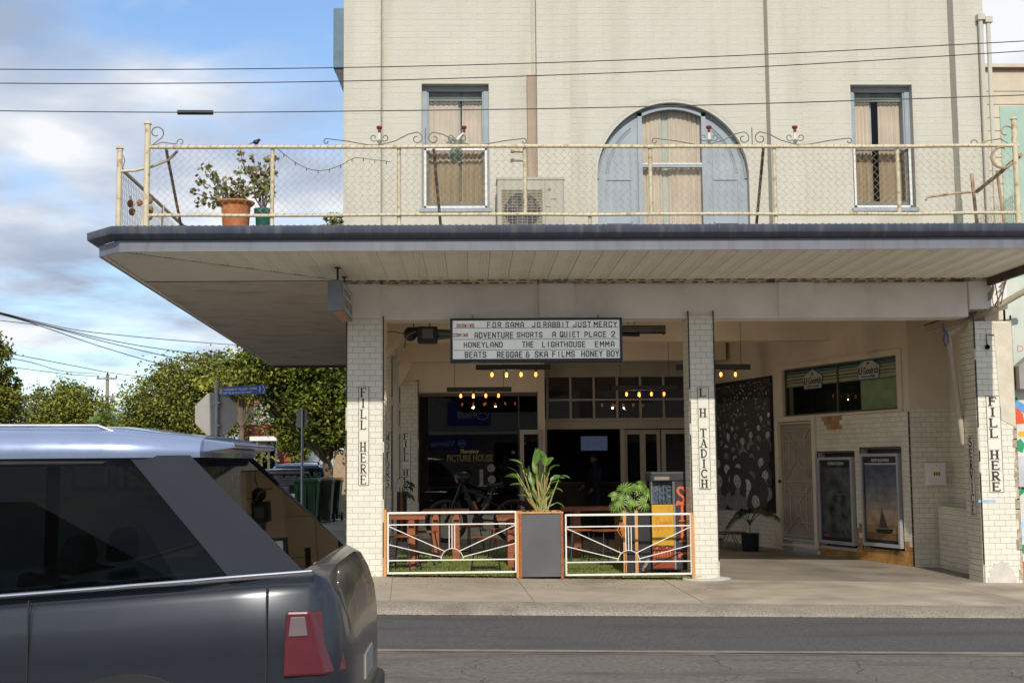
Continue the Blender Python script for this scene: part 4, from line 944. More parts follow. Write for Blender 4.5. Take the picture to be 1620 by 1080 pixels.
# ================================================================== BALCONY FENCE
FY = -2.3
BF = empty('balcony_fence', (-3.72, FY, 4.19), 'cream rusty pipe and chain wire fence along the awning edge', 'fence')
zr1, zr0 = 5.135, 4.335
def pipe(name, pts, r=.022, m=FENCEP, par=BF, n=8): return MB().tube(pts, r, n).build(name, m, par, smooth=60)
xe = 6.42
seg_ = lin(-3.72, xe, 16); rs = random.Random(4)
pipe('top_rail', [(x, FY, zr1+rs.uniform(-.006, .006)) for x in seg_]); pipe('bottom_rail', [(x, FY, zr0+rs.uniform(-.006, .006)) for x in seg_], .02)
def bpost(u, zt, r=.024, zb=4.18, y=FY, cap=False, v=300):
    x = at(u, v, y).x; m = MB(); m.tube([(x, y+.03 if not cap else y, zb), (x, y+.03 if not cap else y, zt)], r, 8)
    if cap: m.lathe([(r+.012, 0), (r+.012, .008), (r*.9, .02), (.006, .05)], (x, y, zt), 8)
    return m.build('post', FENCEP, BF, smooth=50)
bpost(232, 5.40, .034, cap=True)
for u in (430, 631, 1227): bpost(u, zr1)
for u in (831, 1030, 1423): bpost(u, zr1, zb=zr0)
for u in (933,): bpost(u, zr0, .02)
bpost(1609, 5.45, .034, cap=True)
for (u0, v0, u1, v1) in ((263, 237, 292, 372), (1208, 232, 1194, 372), (686, 236, 699, 372)):
    a, b = at(u0, v0, -2.2), at(u1, v1, -1.2 if u0 != 686 else -1.5); pipe('stay', [a, (b.x, b.y, 4.2)], .018, mat('dark_rusty_stay', (.13, .11, .085), .7, var=.4, dirt=(.3, .16, .07), damt=.6))
def chain(x0, x1, z0, z1, y, M=None, par=BF, sp=.086, r=.0023):
    """woven diamonds: zigzag wires in two alternating phases"""
    vs, fs = [], []; h = sp/2; nz = max(1, round((z1-z0)/h)); dz = (z1-z0)/nz; cols = int((x1-x0)/sp)
    rr_ = random.Random(1); mb = MB(M)
    W_ = int((x1-x0)/h); jx = [[rr_.uniform(-.003, .003) for _ in range(nz+1)] for _ in range(W_+2)]
    for c in range(W_):
        pts = []
        for k in range(nz+1):
            e = c+(k+c) % 2; pts.append((x0+e*h+jx[e][k]+.012*math.sin(k*.5+e*.02), y+(.003 if c % 2 else -.003), z0+k*dz))
        mb.tube(pts, r, 3, caps=False)
    return mb.build('chain_wire', WIREM, par, kind='stuff')
chain(-3.69, xe-.02, zr0+.01, zr1-.01, FY-.012)
ti = MB()
for i in range(120):
    x = -3.68+i*.084; 
    for z in (zr1, zr0): ti.tube([(x, FY-.022, z-.03), (x+.01, FY-.026, z+.006), (x+.022, FY, z+.024), (x+.03, FY+.024, z)], .0022, 3)
ti.build('tie_wire', IRON, BF, kind='stuff')
# left return of the fence along the side street
LFx = -4.13
m = MB(); m.tube([(LFx, -1.95, 4.18), (LFx, -1.95, 5.20)], .034, 8); m.lathe([(.046, 0), (.046, .008), (.03, .02), (.006, .05)], (LFx, -1.95, 5.20), 8); m.build('post', FENCEP, BF, smooth=50)
pipe('top_rail', [(LFx, -1.95, 4.98), (LFx-.1, 2, 4.98), (LFx-.28, 6, 4.97)], .024); 
for y in (.3, 2.6, 4.6): pipe('post', [(LFx-.03-y*.03, y, 4.19), (LFx-.03-y*.03, y, 5.0)], .02)
cs = [(LFx+.03, -1.97, 4.93), (LFx+.2, -2.0, 4.93), (LFx+.42, -2.08, 4.96), (LFx+.62, -2.15, 5.02), (LFx+.74, -2.24, 5.10)]
pipe('curved_rail', cs, .017)
Mf, Lf = frame((LFx, -1.95), (LFx-.28, 6)); chain(.02, Lf-.1, 4.22, 4.95, .012, M=Mf)
# right return, bent and rusty
pr1 = at(1612, 250, -2.1); pr0 = at(1465, 305, -.2)
RUST = mat('rusty_bent_pipe', (.42, .30, .19), .7, var=.3, scale=6, dirt=(.17, .075, .03), dscale=5, damt=.9)
a, b, c = at(1615, 245, -2.0), at(1545, 303, -.55), at(1467, 312, -.55); 
pipe('bent_rail', [a, at(1580, 275, -1.2), b], .026, RUST); pipe('bent_rail', [b, at(1510, 306, -.55), c, at(1465, 317, -.55)], .016, RUST)
pipe('leaning_post', [at(1537, 275, -.4), (at(1548, 352, -.5).x, -.5, 4.2)], .024, RUST); pipe('leaning_post', [at(1577, 270, -.9), (at(1592, 352, -.9).x, -.9, 4.2)], .02, RUST)
Mr, Lr = frame((at(1545, 320, -.55).x, -.5), (6.42, -2.2)); chain(.0, Lr, 4.21, 4.62, .0, M=Mr, sp=.07)
# scroll work
def spiral(c, r0, r1, a0, a1, n=16): return [(c[0]+(r0+(r1-r0)*i/n)*math.cos(a0+(a1-a0)*i/n), c[1], c[2]+(r0+(r1-r0)*i/n)*math.sin(a0+(a1-a0)*i/n)) for i in range(n+1)]
def scrolls(x, par=BF, sc=1.0):
    """one repeat: long sweeping bars to either side of a centre pair, between two finials"""
    z = zr1+.02; s_ = sc; y = FY; PI = math.pi; m = MB(); r = .0065
    for sx_ in (-1, 1):
        c = spiral((x+sx_*.10*s_, y, z+.075*s_), .075*s_, .02*s_, PI/2, PI/2+sx_*PI*2.1, 22); m.tube(c, r, 4)
        m.tube([(x+sx_*.10*s_, y, z+.15*s_), (x+sx_*.2*s_, y, z+.125*s_), (x+sx_*.34*s_, y, z+.05*s_), (x+sx_*.52*s_, y, z+.0), (x+sx_*.66*s_, y, z+.0), (x+sx_*.9*s_, y, z+.045*s_), (x+sx_*1.14*s_, y, z+.075*s_)], r, 4)
        m.tube(spiral((x+sx_*1.14*s_, y, z+.04*s_), .036*s_, .015*s_, PI/2, PI/2-sx_*PI*1.6, 12), r, 4)
    m.tube([(x, y, z), (x, y, z+.20*s_)], r, 4)
    return m.build('scroll_work', IRON, par)
def finial(x, lean=0.0, par=BF, z=None):
    z = z or zr1+.02; y = FY; m = MB(); PI = math.pi
    for sx_ in (-1, 1): m.tube([(x, y, z)]+spiral((x+sx_*.065, y, z+.085), .045, .018, -PI/2-sx_*.9, -PI/2-sx_*.9+sx_*PI*1.9, 14), .006, 4)
    m.tube([(x, y, z), (x+lean, y, z+.15)], .016, 6); f = m.build('finial', IRON, par)
    q = MB(); q.lathe([(.014, 0), (.018, .02), (.018, .045), (.03, .05), (.034, .06), (.034, .075), (.028, .08)], (x+lean, y, z+.14), 10)
    q.build('red_cap', REDP, f, smooth=40)
    q = MB(); q.tube([(x, y, z+.06), (x+lean, y, z+.14)], .017, 6); q.build('white_sleeve', FRAMEW, f)
sX = lambda u: at(u, 225, FY).x
scrolls(sX(673)); finial(sX(600)); finial(sX(723), .08)
scrolls(sX(1190)); finial(sX(1122)); finial(sX(1258))
m = MB(); PI = math.pi
x = -3.70; m.tube([(x+.03, FY, 5.15), (x+.14, FY, 5.24)]+spiral((x+.08, FY, 5.30), .085, .03, -.3, PI*1.7, 16), .007, 4); m.tube([(x+.05, FY, 5.15), (x+.15, FY, 5.19), (x+.28, FY, 5.17)]+spiral((x+.36, FY, 5.19), .045, .015, PI*1.1, -.6*PI, 12), .006, 4)
m.tube([(LFx+.04, -1.95, 5.12), (LFx+.06, -1.95, 5.06), (LFx+.04, -1.95, 4.98)], .006, 4)
m.build('scroll_work', IRON, BF)
m = MB(); x = 6.36
m.tube([(x, FY, 5.15)]+spiral((x-.08, FY, 5.30), .10, .03, -.9, PI*1.6, 18), .008, 4); m.tube(spiral((x-.14, FY, 5.0), .13, .12, -.5, -1.6*PI, 20), .017, 6); m.tube([(x-.02, FY, 5.14), (x-.15, FY, 5.22), (x-.3, FY, 5.2), (x-.42, FY, 5.15)], .008, 4)
m.tube(spiral((x-.45, FY+.05, 5.18), .05, .02, 0, 4.5, 12), .008, 4)
m.build('scroll_work', RUST, BF)
cx_ = at(598, 325, -1.0)
# ================================================================== THINGS ON THE BALCONY
def leafmesh(name, mb, m, par): return mb.build(name, m, par, kind='stuff')
LEAFG = mat('fleshy_green_leaf', (.10, .15, .025), .45, var=.35, scale=9, island=.5, hue2=(.22, .22, .04))
LEAFB = mat('browning_leaf', (.18, .13, .04), .6, var=.4, island=.5)
TWIG = mat('purple_brown_twig', (.10, .065, .06), .8, var=.3)
def geranium(par, base, tips, seed, n=6, rad=.07, lf=.024):
    r = random.Random(seed); st = MB(); lv = MB(); lb = MB()
    for tp in tips:
        p = Vector(base); q = Vector(tp); pts = [p.lerp(q, t)+Vector((r.uniform(-.035, .035), r.uniform(-.03, .03), r.uniform(-.02, .02)))*(1 if 0 < t < 1 else 0) for t in (0, .25, .5, .75, 1)]
        pts[1].z -= .02; st.tube(pts, [.011, .009, .007, .005, .003], 5)
        mids = [pts[2], pts[3], pts[4], pts[4]]
        for k in range(3):
            s0 = pts[r.choice((1, 2, 3))]; e = s0+Vector((r.uniform(-.12, .12), r.uniform(-.06, .06), r.uniform(.02, .14))); st.tube([s0, e], [.004, .002], 4); mids.append(e)
        for c in mids:
            for k in range(n):
                o = c+Vector((r.gauss(0, rad*.45), r.gauss(0, rad*.4), r.gauss(0, rad*.4))); a = Vector((r.gauss(0, 1), r.gauss(0, 1)-.5, r.gauss(0, 1))).normalized(); b = a.orthogonal().normalized(); cc = a.cross(b); s = lf*r.uniform(.7, 1.3)
                fan = [o+(b*math.cos(t)+cc*math.sin(t))*s*(1 if i % 2 else .8)+a*(.2*s if i % 2 else 0) for i, t in enumerate([2*math.pi*j/8 for j in range(8)])]
                (lv if r.random() < .8 else lb).add([o-a*.15*s]+fan, [(0, j+1, (j+1) % 8+1) for j in range(8)])
    st.build('stem', TWIG, par); lv.build('leaves', LEAFG, par, kind='stuff')
    if lb.v: lb.build('dry_leaves', LEAFB, par, kind='stuff')
py_ = -1.7
pc = at(373, 345, py_); P1 = empty('potted_plant', (pc.x, py_, 4.2), 'sparse leafy plant in a flared terracotta pot on the awning roof', 'potted plant', 'pots on the balcony')
zt = at(373, 321, py_).z
MB().lathe([(.14, 0), (.15, .02), (.172, zt-4.24), (.20, zt-4.23), (.225, zt-4.205), (.22, zt-4.19), (.195, zt-4.205), (.17, zt-4.26), (.16, zt-4.26)], (pc.x, py_, 4.2), 24).build('pot', TERRA, P1, smooth=50)
MB().lathe([(.165, 0), (.01, .01)], (pc.x, py_, zt-.07), 16).build('soil', SOIL, P1)
geranium(P1, (pc.x, py_, zt-.05), [at(u, v, py_+r.uniform(-.2, .2)) for u, v in ((330, 263), (316, 285), (308, 305), (318, 322), (335, 275), (345, 290), (378, 272), (392, 300), (400, 285), (362, 300))], 3)
pc = at(417, 345, py_); P2 = empty('potted_plant', (pc.x, py_, 4.2), 'tall thin plant in a small teal plastic pot on the awning roof', 'potted plant', 'pots on the balcony')
zt = at(417, 331, py_).z
MB().lathe([(.085, 0), (.10, zt-4.26), (.115, zt-4.24), (.115, zt-4.2), (.10, zt-4.2), (.09, zt-4.24)], (pc.x, py_, 4.2), 20).build('pot', TEAL, P2, smooth=50)
geranium(P2, (pc.x, py_, zt-.03), [at(u, v, py_+r.uniform(-.1, .1)) for u, v in ((400, 250), (380, 243), (424, 252), (436, 250), (408, 285), (433, 275), (412, 265), (400, 275))], 5, rad=.05)
pc = at(528, 352, -1.0); P3 = empty('small_shrub', (pc.x, -1.0, 4.2), 'low green shrub tips showing over the gutter by the wall corner', 'plant')
geranium(P3, (pc.x, -1.0, 4.2), [at(u, v, -1.0) for u, v in ((515, 345), (523, 340), (536, 342), (541, 350), (530, 348))], 8, rad=.04, lf=.02)
# bird on the rail
bd = empty('bird', (at(405, 232, FY).x, FY, zr1+.02), 'small dark bird perched on the top rail above the pots', 'bird')
bxx, bzz = bd.location.x, bd.location.z
BM = mat('dark_plumage', (.012, .014, .018), .5)
m = MB(); m.sphere((bxx, FY, bzz+.035), (.035, .024, .028), 12, 8); m.sphere((bxx+.03, FY, bzz+.058), (.019, .018, .018), 10, 7); m.add([(bxx-.025, FY-.01, bzz+.03), (bxx-.025, FY+.01, bzz+.03), (bxx-.085, FY+.006, bzz+.005), (bxx-.085, FY-.006, bzz+.005), (bxx-.03, FY, bzz+.045)], [(0, 1, 2, 3), (0, 3, 4), (1, 4, 2), (2, 4, 3)]); m.lathe([(.006, 0), (.001, .018)], (bxx+.047, FY, bzz+.058), 6, axis='x')
m.tube([(bxx, FY-.008, bzz+.012), (bxx, FY-.008, bzz)], .002, 4); m.tube([(bxx, FY+.008, bzz+.012), (bxx, FY+.008, bzz)], .002, 4); m.build('body', BM, bd, smooth=60)
# glass globe with succulent hung at the rail
gb_ = empty('hanging_planter', (at(722, 225, -2.1).x, -2.1, 5.0), 'glass bowl planter with trailing succulent behind the rail', 'planter')
p = at(722, 243, -2.1); MB().lathe([(.02, -.1), (.07, -.07), (.09, -.02), (.085, .03), (.05, .07)], (p.x, -2.1, p.z), 16).build('bowl', glass('green_bowl_glass', (.55, .68, .62), ior=1.45, base=(.35, .45, .40), opac=.35), gb_, smooth=70)
m = MB(); r = random.Random(12)
for i in range(120):
    c = Vector((p.x+r.gauss(-.02, .06), -2.1+r.gauss(0, .03), p.z+.13+r.gauss(0, .035))); d = Vector((r.gauss(0, 1), r.gauss(0, 1), r.gauss(0, 1)+.6)).normalized(); o = d.orthogonal().normalized(); m.add([c-o*.006, c+o*.006, c+d*.035], [(0, 1, 2)])
m.build('succulent', mat('blue_green_succulent', (.13, .24, .20), .6, island=.4), gb_, kind='stuff')
# fan-shaped dried ornaments on the left return
od_ = empty('rusty_ornament', (LFx+.1, -.9, 4.3), 'rusty brown shell shaped metal ornament on the left fence return', 'ornament')
for i, (u, v, s) in enumerate(((206, 322, .05), (221, 321, .045), (237, 317, .05), (238, 332, .05), (237, 343, .045), (209, 335, .05))):
    p = at(u, v, -1.4); m = MB(); m.sphere((p.x, p.y, p.z), (s*.8, .03, s), 9, 6); m.build('shell', mat('rusty_brown_metal', (.25, .115, .045), .7, var=.4), od_, smooth=60)
m = MB(); m.tube([at(206, 310, -1.4), at(212, 335, -1.4), at(222, 345, -1.4), at(228, 362, -1.4)], .012, 6); m.tube([at(209, 322, -1.4), at(222, 326, -1.4), at(238, 330, -1.4)], .01, 6); m.build('stem', FENCEP, od_)
# drooping string of lights
sl = MB(); pts = []
for i in range(31):
    t = i/30; u = 437+t*180; v = 234+28*math.sin(math.pi*min(1, t*1.45))+t*22; pts.append(at(u, v, -2.15))
sl.tube(pts, .0035, 4)
for i in range(2, 30, 3): p = pts[i]; sl.tube([p, p-Vector((0, 0, .035))], .005, 4)
tag(sl.build('string_lights', BLACK), 'drooping dark string of tiny lights behind the fence', 'string lights')
# condenser
ac0, ac1 = at(786, 281, -.35), at(892, 281, -.35)
A = empty('air_conditioner', (ac0.x, -.35, 4.22), 'pale outdoor air conditioner unit with round fan standing against the wall', 'air conditioner')
ACM = mat('condenser_beige', (.37, .355, .285), .5, var=.04); cxf = at(826, 325, -.35)
bx('casing', ACM, ac0.x, ac1.x, -.35, .02, 4.28, ac0.z, parent=A, bev=.015); bx('top_lip', ACM, ac0.x-.008, ac1.x+.008, -.36, .03, ac0.z-.03, ac0.z+.004, parent=A)
bx('panel_seam', BLACK, cxf.x+.30, cxf.x+.304, -.3515, -.349, 4.3, ac0.z-.04, parent=A)
MB().lathe([(.235, 0), (.235, .004)], (cxf.x, -.354, cxf.z-.07), 32, axis='y').build('fan_opening', BLACK, A)
g = MB()
for i in range(15):
    z_ = cxf.z-.33+i*.038; g.tube([(cxf.x-.26, -.366, z_), (cxf.x+.26, -.366, z_)], .0035, 4)
for i in range(9): x_ = cxf.x-.26+i*.065; g.tube([(x_, -.372, cxf.z-.33), (x_, -.372, cxf.z+.2)], .0035, 4)
g.build('fan_grille', ACM, A)
bx('grille_panel', mat('tan_grille_panel', (.26, .23, .16), .6), cxf.x-.27, cxf.x+.27, -.3535, -.3505, cxf.z-.34, cxf.z+.21, parent=A)
g = MB(); g.lathe([(.06, 0), (.06, .01)], (cxf.x, -.362, cxf.z-.07), 16, axis='y')
for k in range(3):
    t = k*2.094; g.add([(cxf.x+.05*math.cos(t), -.358, cxf.z-.07+.05*math.sin(t)), (cxf.x+.2*math.cos(t), -.358, cxf.z-.07+.2*math.sin(t)), (cxf.x+.21*math.cos(t+.9), -.355, cxf.z-.07+.21*math.sin(t+.9)), (cxf.x+.06*math.cos(t+.9), -.355, cxf.z-.07+.06*math.sin(t+.9))], [(0, 1, 2, 3)])
g.build('fan_blades', mat('grey_fan', (.08, .08, .08), .5), A)
lg = MB()
for (u, v, w_, h_) in ((870, 300, .03, .04), (878, 315, .06, .012), (869, 327, .05, .012)): p = at(u, v, -.352); lg.box(p.x-w_, p.x+w_*.4, -.353, -.3505, p.z-h_/2, p.z+h_/2)
lg.build('badge', mat('grey_badge', (.16, .16, .15), .5), A)
for x_ in (ac0.x+.05, ac1.x-.15): bx('foot', RUBBER, x_, x_+.1, -.32, .0, 4.2, 4.28, parent=A)
# blue box sign on the far left of the upper wall
bs = empty('wall_box_sign', (-1.75, .1, 6.5), 'blue metal box sign seen edge on at the top left of the upper wall', 'sign')
BSM = mat('aged_blue_metal', (.055, .13, .19), .5, var=.2, scale=3, dirt=(.12, .2, .24), damt=.4)
z1_, z0_ = at(530, 13, .1).z, at(530, 108, .1).z; xl = at(527.5, 60, .1).x
bx('sign_box', BSM, xl, -1.712, .1, .32, z0_, z1_, parent=bs, bev=.008)
m = MB(); m.prism([(xl+.01, z0_-.003), (-1.712, z0_-.003), (-1.712, z0_-.36)], .12, .30); m.build('bracket', mat('dark_bracket', (.03, .035, .05), .6), bs)
m = MB()
for z_ in lin(z0_+.05, z1_-.05, 6): m.sphere((xl+.02, .098, z_), .006, 6, 4)
m.build('rivet', STEEL, bs, kind='stuff')
# ================================================================== SIGNS AND FIXTURES UNDER THE AWNING
MQ = empty('marquee_sign', (at(848, 540, -.12).x, -.12, 2.85), 'black framed cinema letter board hung under the beam listing films showing and coming', 'sign')
my = -.14; mx0, mx1 = at(712, 540, my).x, at(984.5, 540, my).x; mz1, mz0 = at(848, 503, my).z, at(848, 572.5, my).z
bx('housing', mat('black_sign_metal', (.03, .031, .036), .4), mx0, mx1, my, my+.14, mz0, mz1, parent=MQ, bev=.006)
bx('board', mat('white_letter_board', (.76, .78, .75), .4, var=.03, emit=.16), mx0+.035, mx1-.035, my-.004, my-.0005, mz0+.045, mz1-.03, parent=MQ)
m = MB(); rowv = [519.5, 537.5, 554.5, 570]
for v in rowv: z_ = at(848, v-1.2, my).z; m.box(mx0+.05, mx1-.05, my-.010, my-.0045, z_-.003, z_+.003)
m.build('letter_rail', mat('grey_rail', (.12, .12, .12), .5), MQ)
m = MB(); z0_, z1_ = mz0, mz1
m.box(mx0, mx0+.034, my-.018, my, mz0, mz1); m.box(mx1-.034, mx1, my-.018, my, mz0, mz1); m.box(mx0+.034, mx1-.034, my-.018, my, mz1-.029, mz1); m.box(mx0+.034, mx1-.034, my-.018, my, mz0, mz0+.044)
m.build('frame', MATS['black_sign_metal'], MQ, bev=.003)
RL = mat('red_letter', (.42, .03, .025), .5)
# each word: pixel left and right edge, row baseline and cap line
words = [(('SHOWING', 722.5, 750, 518, 512, 1),), (('FOR', 771, 793.5, 518.5, 509.2, 0), ('SAMA', 800, 829, 518.5, 509.2, 0), ('JO', 842, 855, 518, 509, 0), ('RABBIT', 860, 900, 518, 508.8, 0), ('JUST', 907, 935, 517.6, 508.4, 0), ('MERCY', 940, 976, 517.6, 508.2, 0)),
 (('COMING', 717.5, 740, 533, 527, 1), ('ADVENTURE', 751, 812, 535, 525, 0), ('SHORTS', 818, 858, 534, 525, 0), ('A', 874, 880, 533.6, 524, 0), ('QUIET', 886, 917, 533.6, 524, 0), ('PLACE', 925, 959, 533.4, 524, 0), ('2', 967.5, 974, 533, 523.5, 0)),
 (('HONEYLAND', 734, 795, 550, 540.6, 0), ('THE', 826.5, 844, 549.8, 539.8, 0), ('LIGHTHOUSE', 858, 926, 549.5, 539.6, 0), ('EMMA', 941.5, 972.5, 549, 539.4, 0)),
 (('BEATS', 735.5, 769, 566, 556, 0), ('REGGAE', 786.5, 826.5, 566, 555.6, 0), ('&', 832, 838, 565.6, 556, 0), ('SKA', 846.5, 866.5, 565.4, 555.2, 0), ('FILMS', 874, 909, 564.8, 554.8, 0), ('HONEY', 920, 953, 564.4, 554.4, 0), ('BOY', 960, 979, 564.2, 554.2, 0))]
BLK = {'A': [[(0, 0), (0, .75), (.18, 1), (.42, 1), (.6, .75), (.6, 0)], [(0, .38), (.6, .38)]], 'B': [[(0, 0), (0, 1), (.45, 1), (.58, .88), (.58, .64), (.45, .52), (0, .52)], [(.45, .52), (.6, .4), (.6, .12), (.45, 0), (0, 0)]],
 'C': [[(.6, .72), (.6, .88), (.46, 1), (.14, 1), (0, .86), (0, .14), (.14, 0), (.46, 0), (.6, .12), (.6, .28)]], 'D': [[(0, 0), (0, 1), (.4, 1), (.6, .82), (.6, .18), (.4, 0), (0, 0)]], 'E': [[(.56, 1), (0, 1), (0, 0), (.56, 0)], [(0, .52), (.46, .52)]],
 'F': [[(.56, 1), (0, 1), (0, 0)], [(0, .52), (.46, .52)]], 'G': [[(.6, .72), (.6, .88), (.46, 1), (.14, 1), (0, .86), (0, .14), (.14, 0), (.46, 0), (.6, .14), (.6, .46), (.34, .46)]], 'H': [[(0, 0), (0, 1)], [(.6, 0), (.6, 1)], [(0, .52), (.6, .52)]],
 'I': [[(.3, 0), (.3, 1)]], 'J': [[(.56, 1), (.56, .14), (.42, 0), (.14, 0), (0, .14), (0, .3)]], 'K': [[(0, 0), (0, 1)], [(.58, 1), (.04, .42)], [(.18, .56), (.6, 0)]], 'L': [[(0, 1), (0, 0), (.54, 0)]], 'M': [[(-.05, 0), (-.05, 1), (.3, .42), (.65, 1), (.65, 0)]],
 'N': [[(0, 0), (0, 1), (.6, 0), (.6, 1)]], 'O': [[(0, .14), (0, .86), (.14, 1), (.46, 1), (.6, .86), (.6, .14), (.46, 0), (.14, 0), (0, .14)]], 'P': [[(0, 0), (0, 1), (.45, 1), (.6, .86), (.6, .58), (.45, .44), (0, .44)]], 'Q': [[(0, .14), (0, .86), (.14, 1), (.46, 1), (.6, .86), (.6, .14), (.46, 0), (.14, 0), (0, .14)], [(.36, .24), (.66, -.04)]],
 'R': [[(0, 0), (0, 1), (.45, 1), (.6, .86), (.6, .62), (.45, .48), (0, .48)], [(.36, .48), (.6, 0)]], 'S': [[(.6, .76), (.6, .88), (.46, 1), (.14, 1), (0, .86), (0, .64), (.6, .36), (.6, .14), (.46, 0), (.14, 0), (0, .12), (0, .24)]], 'T': [[(0, 1), (.6, 1)], [(.3, 1), (.3, 0)]],
 'U': [[(0, 1), (0, .14), (.14, 0), (.46, 0), (.6, .14), (.6, 1)]], 'V': [[(0, 1), (.3, 0), (.6, 1)]], 'W': [[(-.08, 1), (.1, 0), (.3, .7), (.5, 0), (.68, 1)]], 'Y': [[(0, 1), (.3, .5), (.6, 1)], [(.3, .5), (.3, 0)]],
 '2': [[(0, .72), (0, .86), (.14, 1), (.46, 1), (.6, .86), (.6, .62), (0, .12), (0, 0), (.6, 0)]], '&': [[(.6, .45), (.6, .14), (.46, 0), (.14, 0), (0, .14), (0, .4), (.14, .52), (.1, .6), (.1, .88), (.2, 1), (.4, 1), (.5, .88)], [(.14, .52), (.66, .52)]]}
for row in words:
    for w_, u0, u1, v0, v1, red in row:
        a, b = at(u0, v0, my-.008), at(u1, v1, my-.008); n = len(w_); pitch = (b.x-a.x)/(n-1+.72) if n > 1 else (b.x-a.x)/.72; h_ = b.z-a.z; lw = min(pitch*.72, h_*.56); mb = MB(); tk = h_*(.15 if not red else .17)
        for i, ch in enumerate(w_):
            ox = a.x+i*pitch+tk*.3; rz = 0
            for st_ in BLK[ch]:
                for (p0, p1) in zip(st_[:-1], st_[1:]):
                    rz += .00012; A = Vector((ox+p0[0]/.6*(lw-tk*.6), my-.0085-rz, a.z+tk/2+p0[1]*(h_-tk))); B = Vector((ox+p1[0]/.6*(lw-tk*.6), my-.0085-rz, a.z+tk/2+p1[1]*(h_-tk))); e = (B-A).normalized()*tk*.42; mb.bar(A-e, B+e, tk*.92, .003, up=(0, 1, 0))
        mb.build('lettering', RL if red else BLACK, MQ)
m = MB()
for x_ in (mx0+.3, mx1-.3): MB().tube([(x_, my+.07, mz1), (x_, my+.10, mz1+.05), (x_, .06, BZ0+.01)], .01, 6).build('hanger', STEEL, MQ)
# small hanging light box at the corner
hb = empty('hanging_light_box', (-1.78, -.6, 3.2), 'small grey double sided light box hanging from the awning by the corner column', 'sign')
y0b, y1b = -1.35, -.10; xL, xR = at(518, 470, y0b).x, at(542, 470, y0b).x
zt_, zb_ = at(530, 443, y0b).z, at(530, 491, y0b).z
GRB = mat('grey_box_metal', (.21, .22, .235), .5, metal=.2, var=.15, dirt=(.3, .3, .3), damt=.4)
bx('box', GRB, xL, xR, y0b, y1b, zb_, zt_, parent=hb, bev=.004)
Mh, Lh = frame((xR+.002, y0b), (xR+.002, y1b))
bx('sign_panel', mat('dirty_acrylic', (.42, .43, .40), .3, var=.12, dirt=(.2, .2, .18), damt=.5), .04, Lh-.04, -.004, .0, zb_+.03, zt_-.03, parent=hb, M=Mh)
HBT = mat('faded_green_lettering', (.16, .19, .17), .5); HBB = mat('faded_blue_lettering', (.12, .14, .22), .5)
sh = zt_-zb_
text('lettering', 'PICTURE', .18, Lh-.3, zb_+sh*.62, zb_+sh*.80, -.006, HBB, hb, M=Mh, bold=.02, space=1.1); text('lettering', 'THEATRE', .10, Lh-.10, zb_+sh*.20, zb_+sh*.5, -.006, HBT, hb, M=Mh, bold=.03)
m = MB(); xm_ = (xL+xR)/2+.01
for y_ in (y0b+.2, y1b-.25): m = MB(); m.tube([(xm_, y_, zt_), (xm_, y_, SZ)], .014, 6); m.lathe([(.04, 0), (.04, .008)], (xm_, y_, SZ-.01), 10); m.build('hanger', BLACK, hb)
bx('timber_underside', mat('raw_plywood', (.42, .22, .11), .7, var=.15), xL+.06, xR-.01, y0b+.05, y1b-.1, zb_-.006, zb_-.001, parent=hb)
# projector / fan unit left of the board, heater right of it
vu = empty('blower_unit', (-.4, .5, 2.9), 'black blower unit with round duct hanging under the beam left of the letter board', 'blower')
yv = .6; p = at(683, 530, yv)
x0_, x1_ = at(660, 530, yv).x, at(692, 530, yv).x; z0_, z1_ = at(676, 541, yv).z, at(676, 516, yv).z
bx('housing', BLACK, x0_, x1_, yv, yv+.3, z0_, z1_, parent=vu, bev=.01); bx('side_plate', mat('grey_plate', (.13, .13, .13), .5), at(668, 530, yv).x, at(685, 530, yv).x, yv-.004, yv-.0005, at(676, 535, yv).z, at(676, 520, yv).z, parent=vu)
p = at(649, 528, yv+.1); m = MB(); m.sphere((p.x, yv+.12, p.z), (.095, .09, .10), 18, 10); m.tube([(p.x, yv+.12, p.z+.02), (x0_, yv+.12, p.z+.03)], .07, 12); m.build('round_duct', BLACK, vu, smooth=60)
m = MB(); q0 = at(637, 540, yv); m.tube([at(640, 550, yv-.02), at(641, 540, yv-.05), at(645, 530, yv-.06), at(658, 524, yv-.02)], .012, 6); m.build('hose', mat('grey_hose', (.14, .13, .11), .6), vu)
m = MB(); m.tube([at(655, 519, yv+.1), at(654, 510, yv+.1), at(657, 505, yv+.1)], .008, 5); m.tube([at(680, 516, yv+.1), at(680, 502, yv+.1)], .008, 5); m.build('bracket', BLACK, vu)
m = MB(); m.tube([at(692, 526, yv+.1), at(714, 527, yv+.1)], .05, 12); m.tube([at(692, 534, yv+.1), at(714, 532, yv+.1)], .03, 10); m.build('outlet_tube', mat('dull_steel_tube', (.12, .12, .12), .35, metal=.6), vu, smooth=60)
cbm = MB(); cbm.tube([at(612, 525, yv), at(623, 524.5, yv), at(635, 527, yv), at(650, 528, yv)], .006, 5); cbm.build('cable', BLACK, vu)
hs = empty('radiant_heater', (2.3, .6, 3.0), 'long brown radiant heater hanging under the beam right of the letter board', 'heater')
x0_, x1_ = at(982, 520, yv).x, at(1053, 520, yv).x; z0_, z1_ = at(1010, 528, yv).z, at(1010, 514, yv).z
m = MB(); zc1 = (z0_+z1_)/2
m.loft([[(x, yv+a*1.2, z1_-b) for a, b in ((0, .10), (0, .02), (.03, 0), (.16, 0), (.19, .02), (.19, .10))] for x in (x0_, x1_-.1, x1_)], closed=False); m.box(x1_-.004, x1_, yv, yv+.22, z0_, z1_); m.build('reflector', mat('brown_heater_steel', (.13, .105, .08), .45, metal=.4), hs)
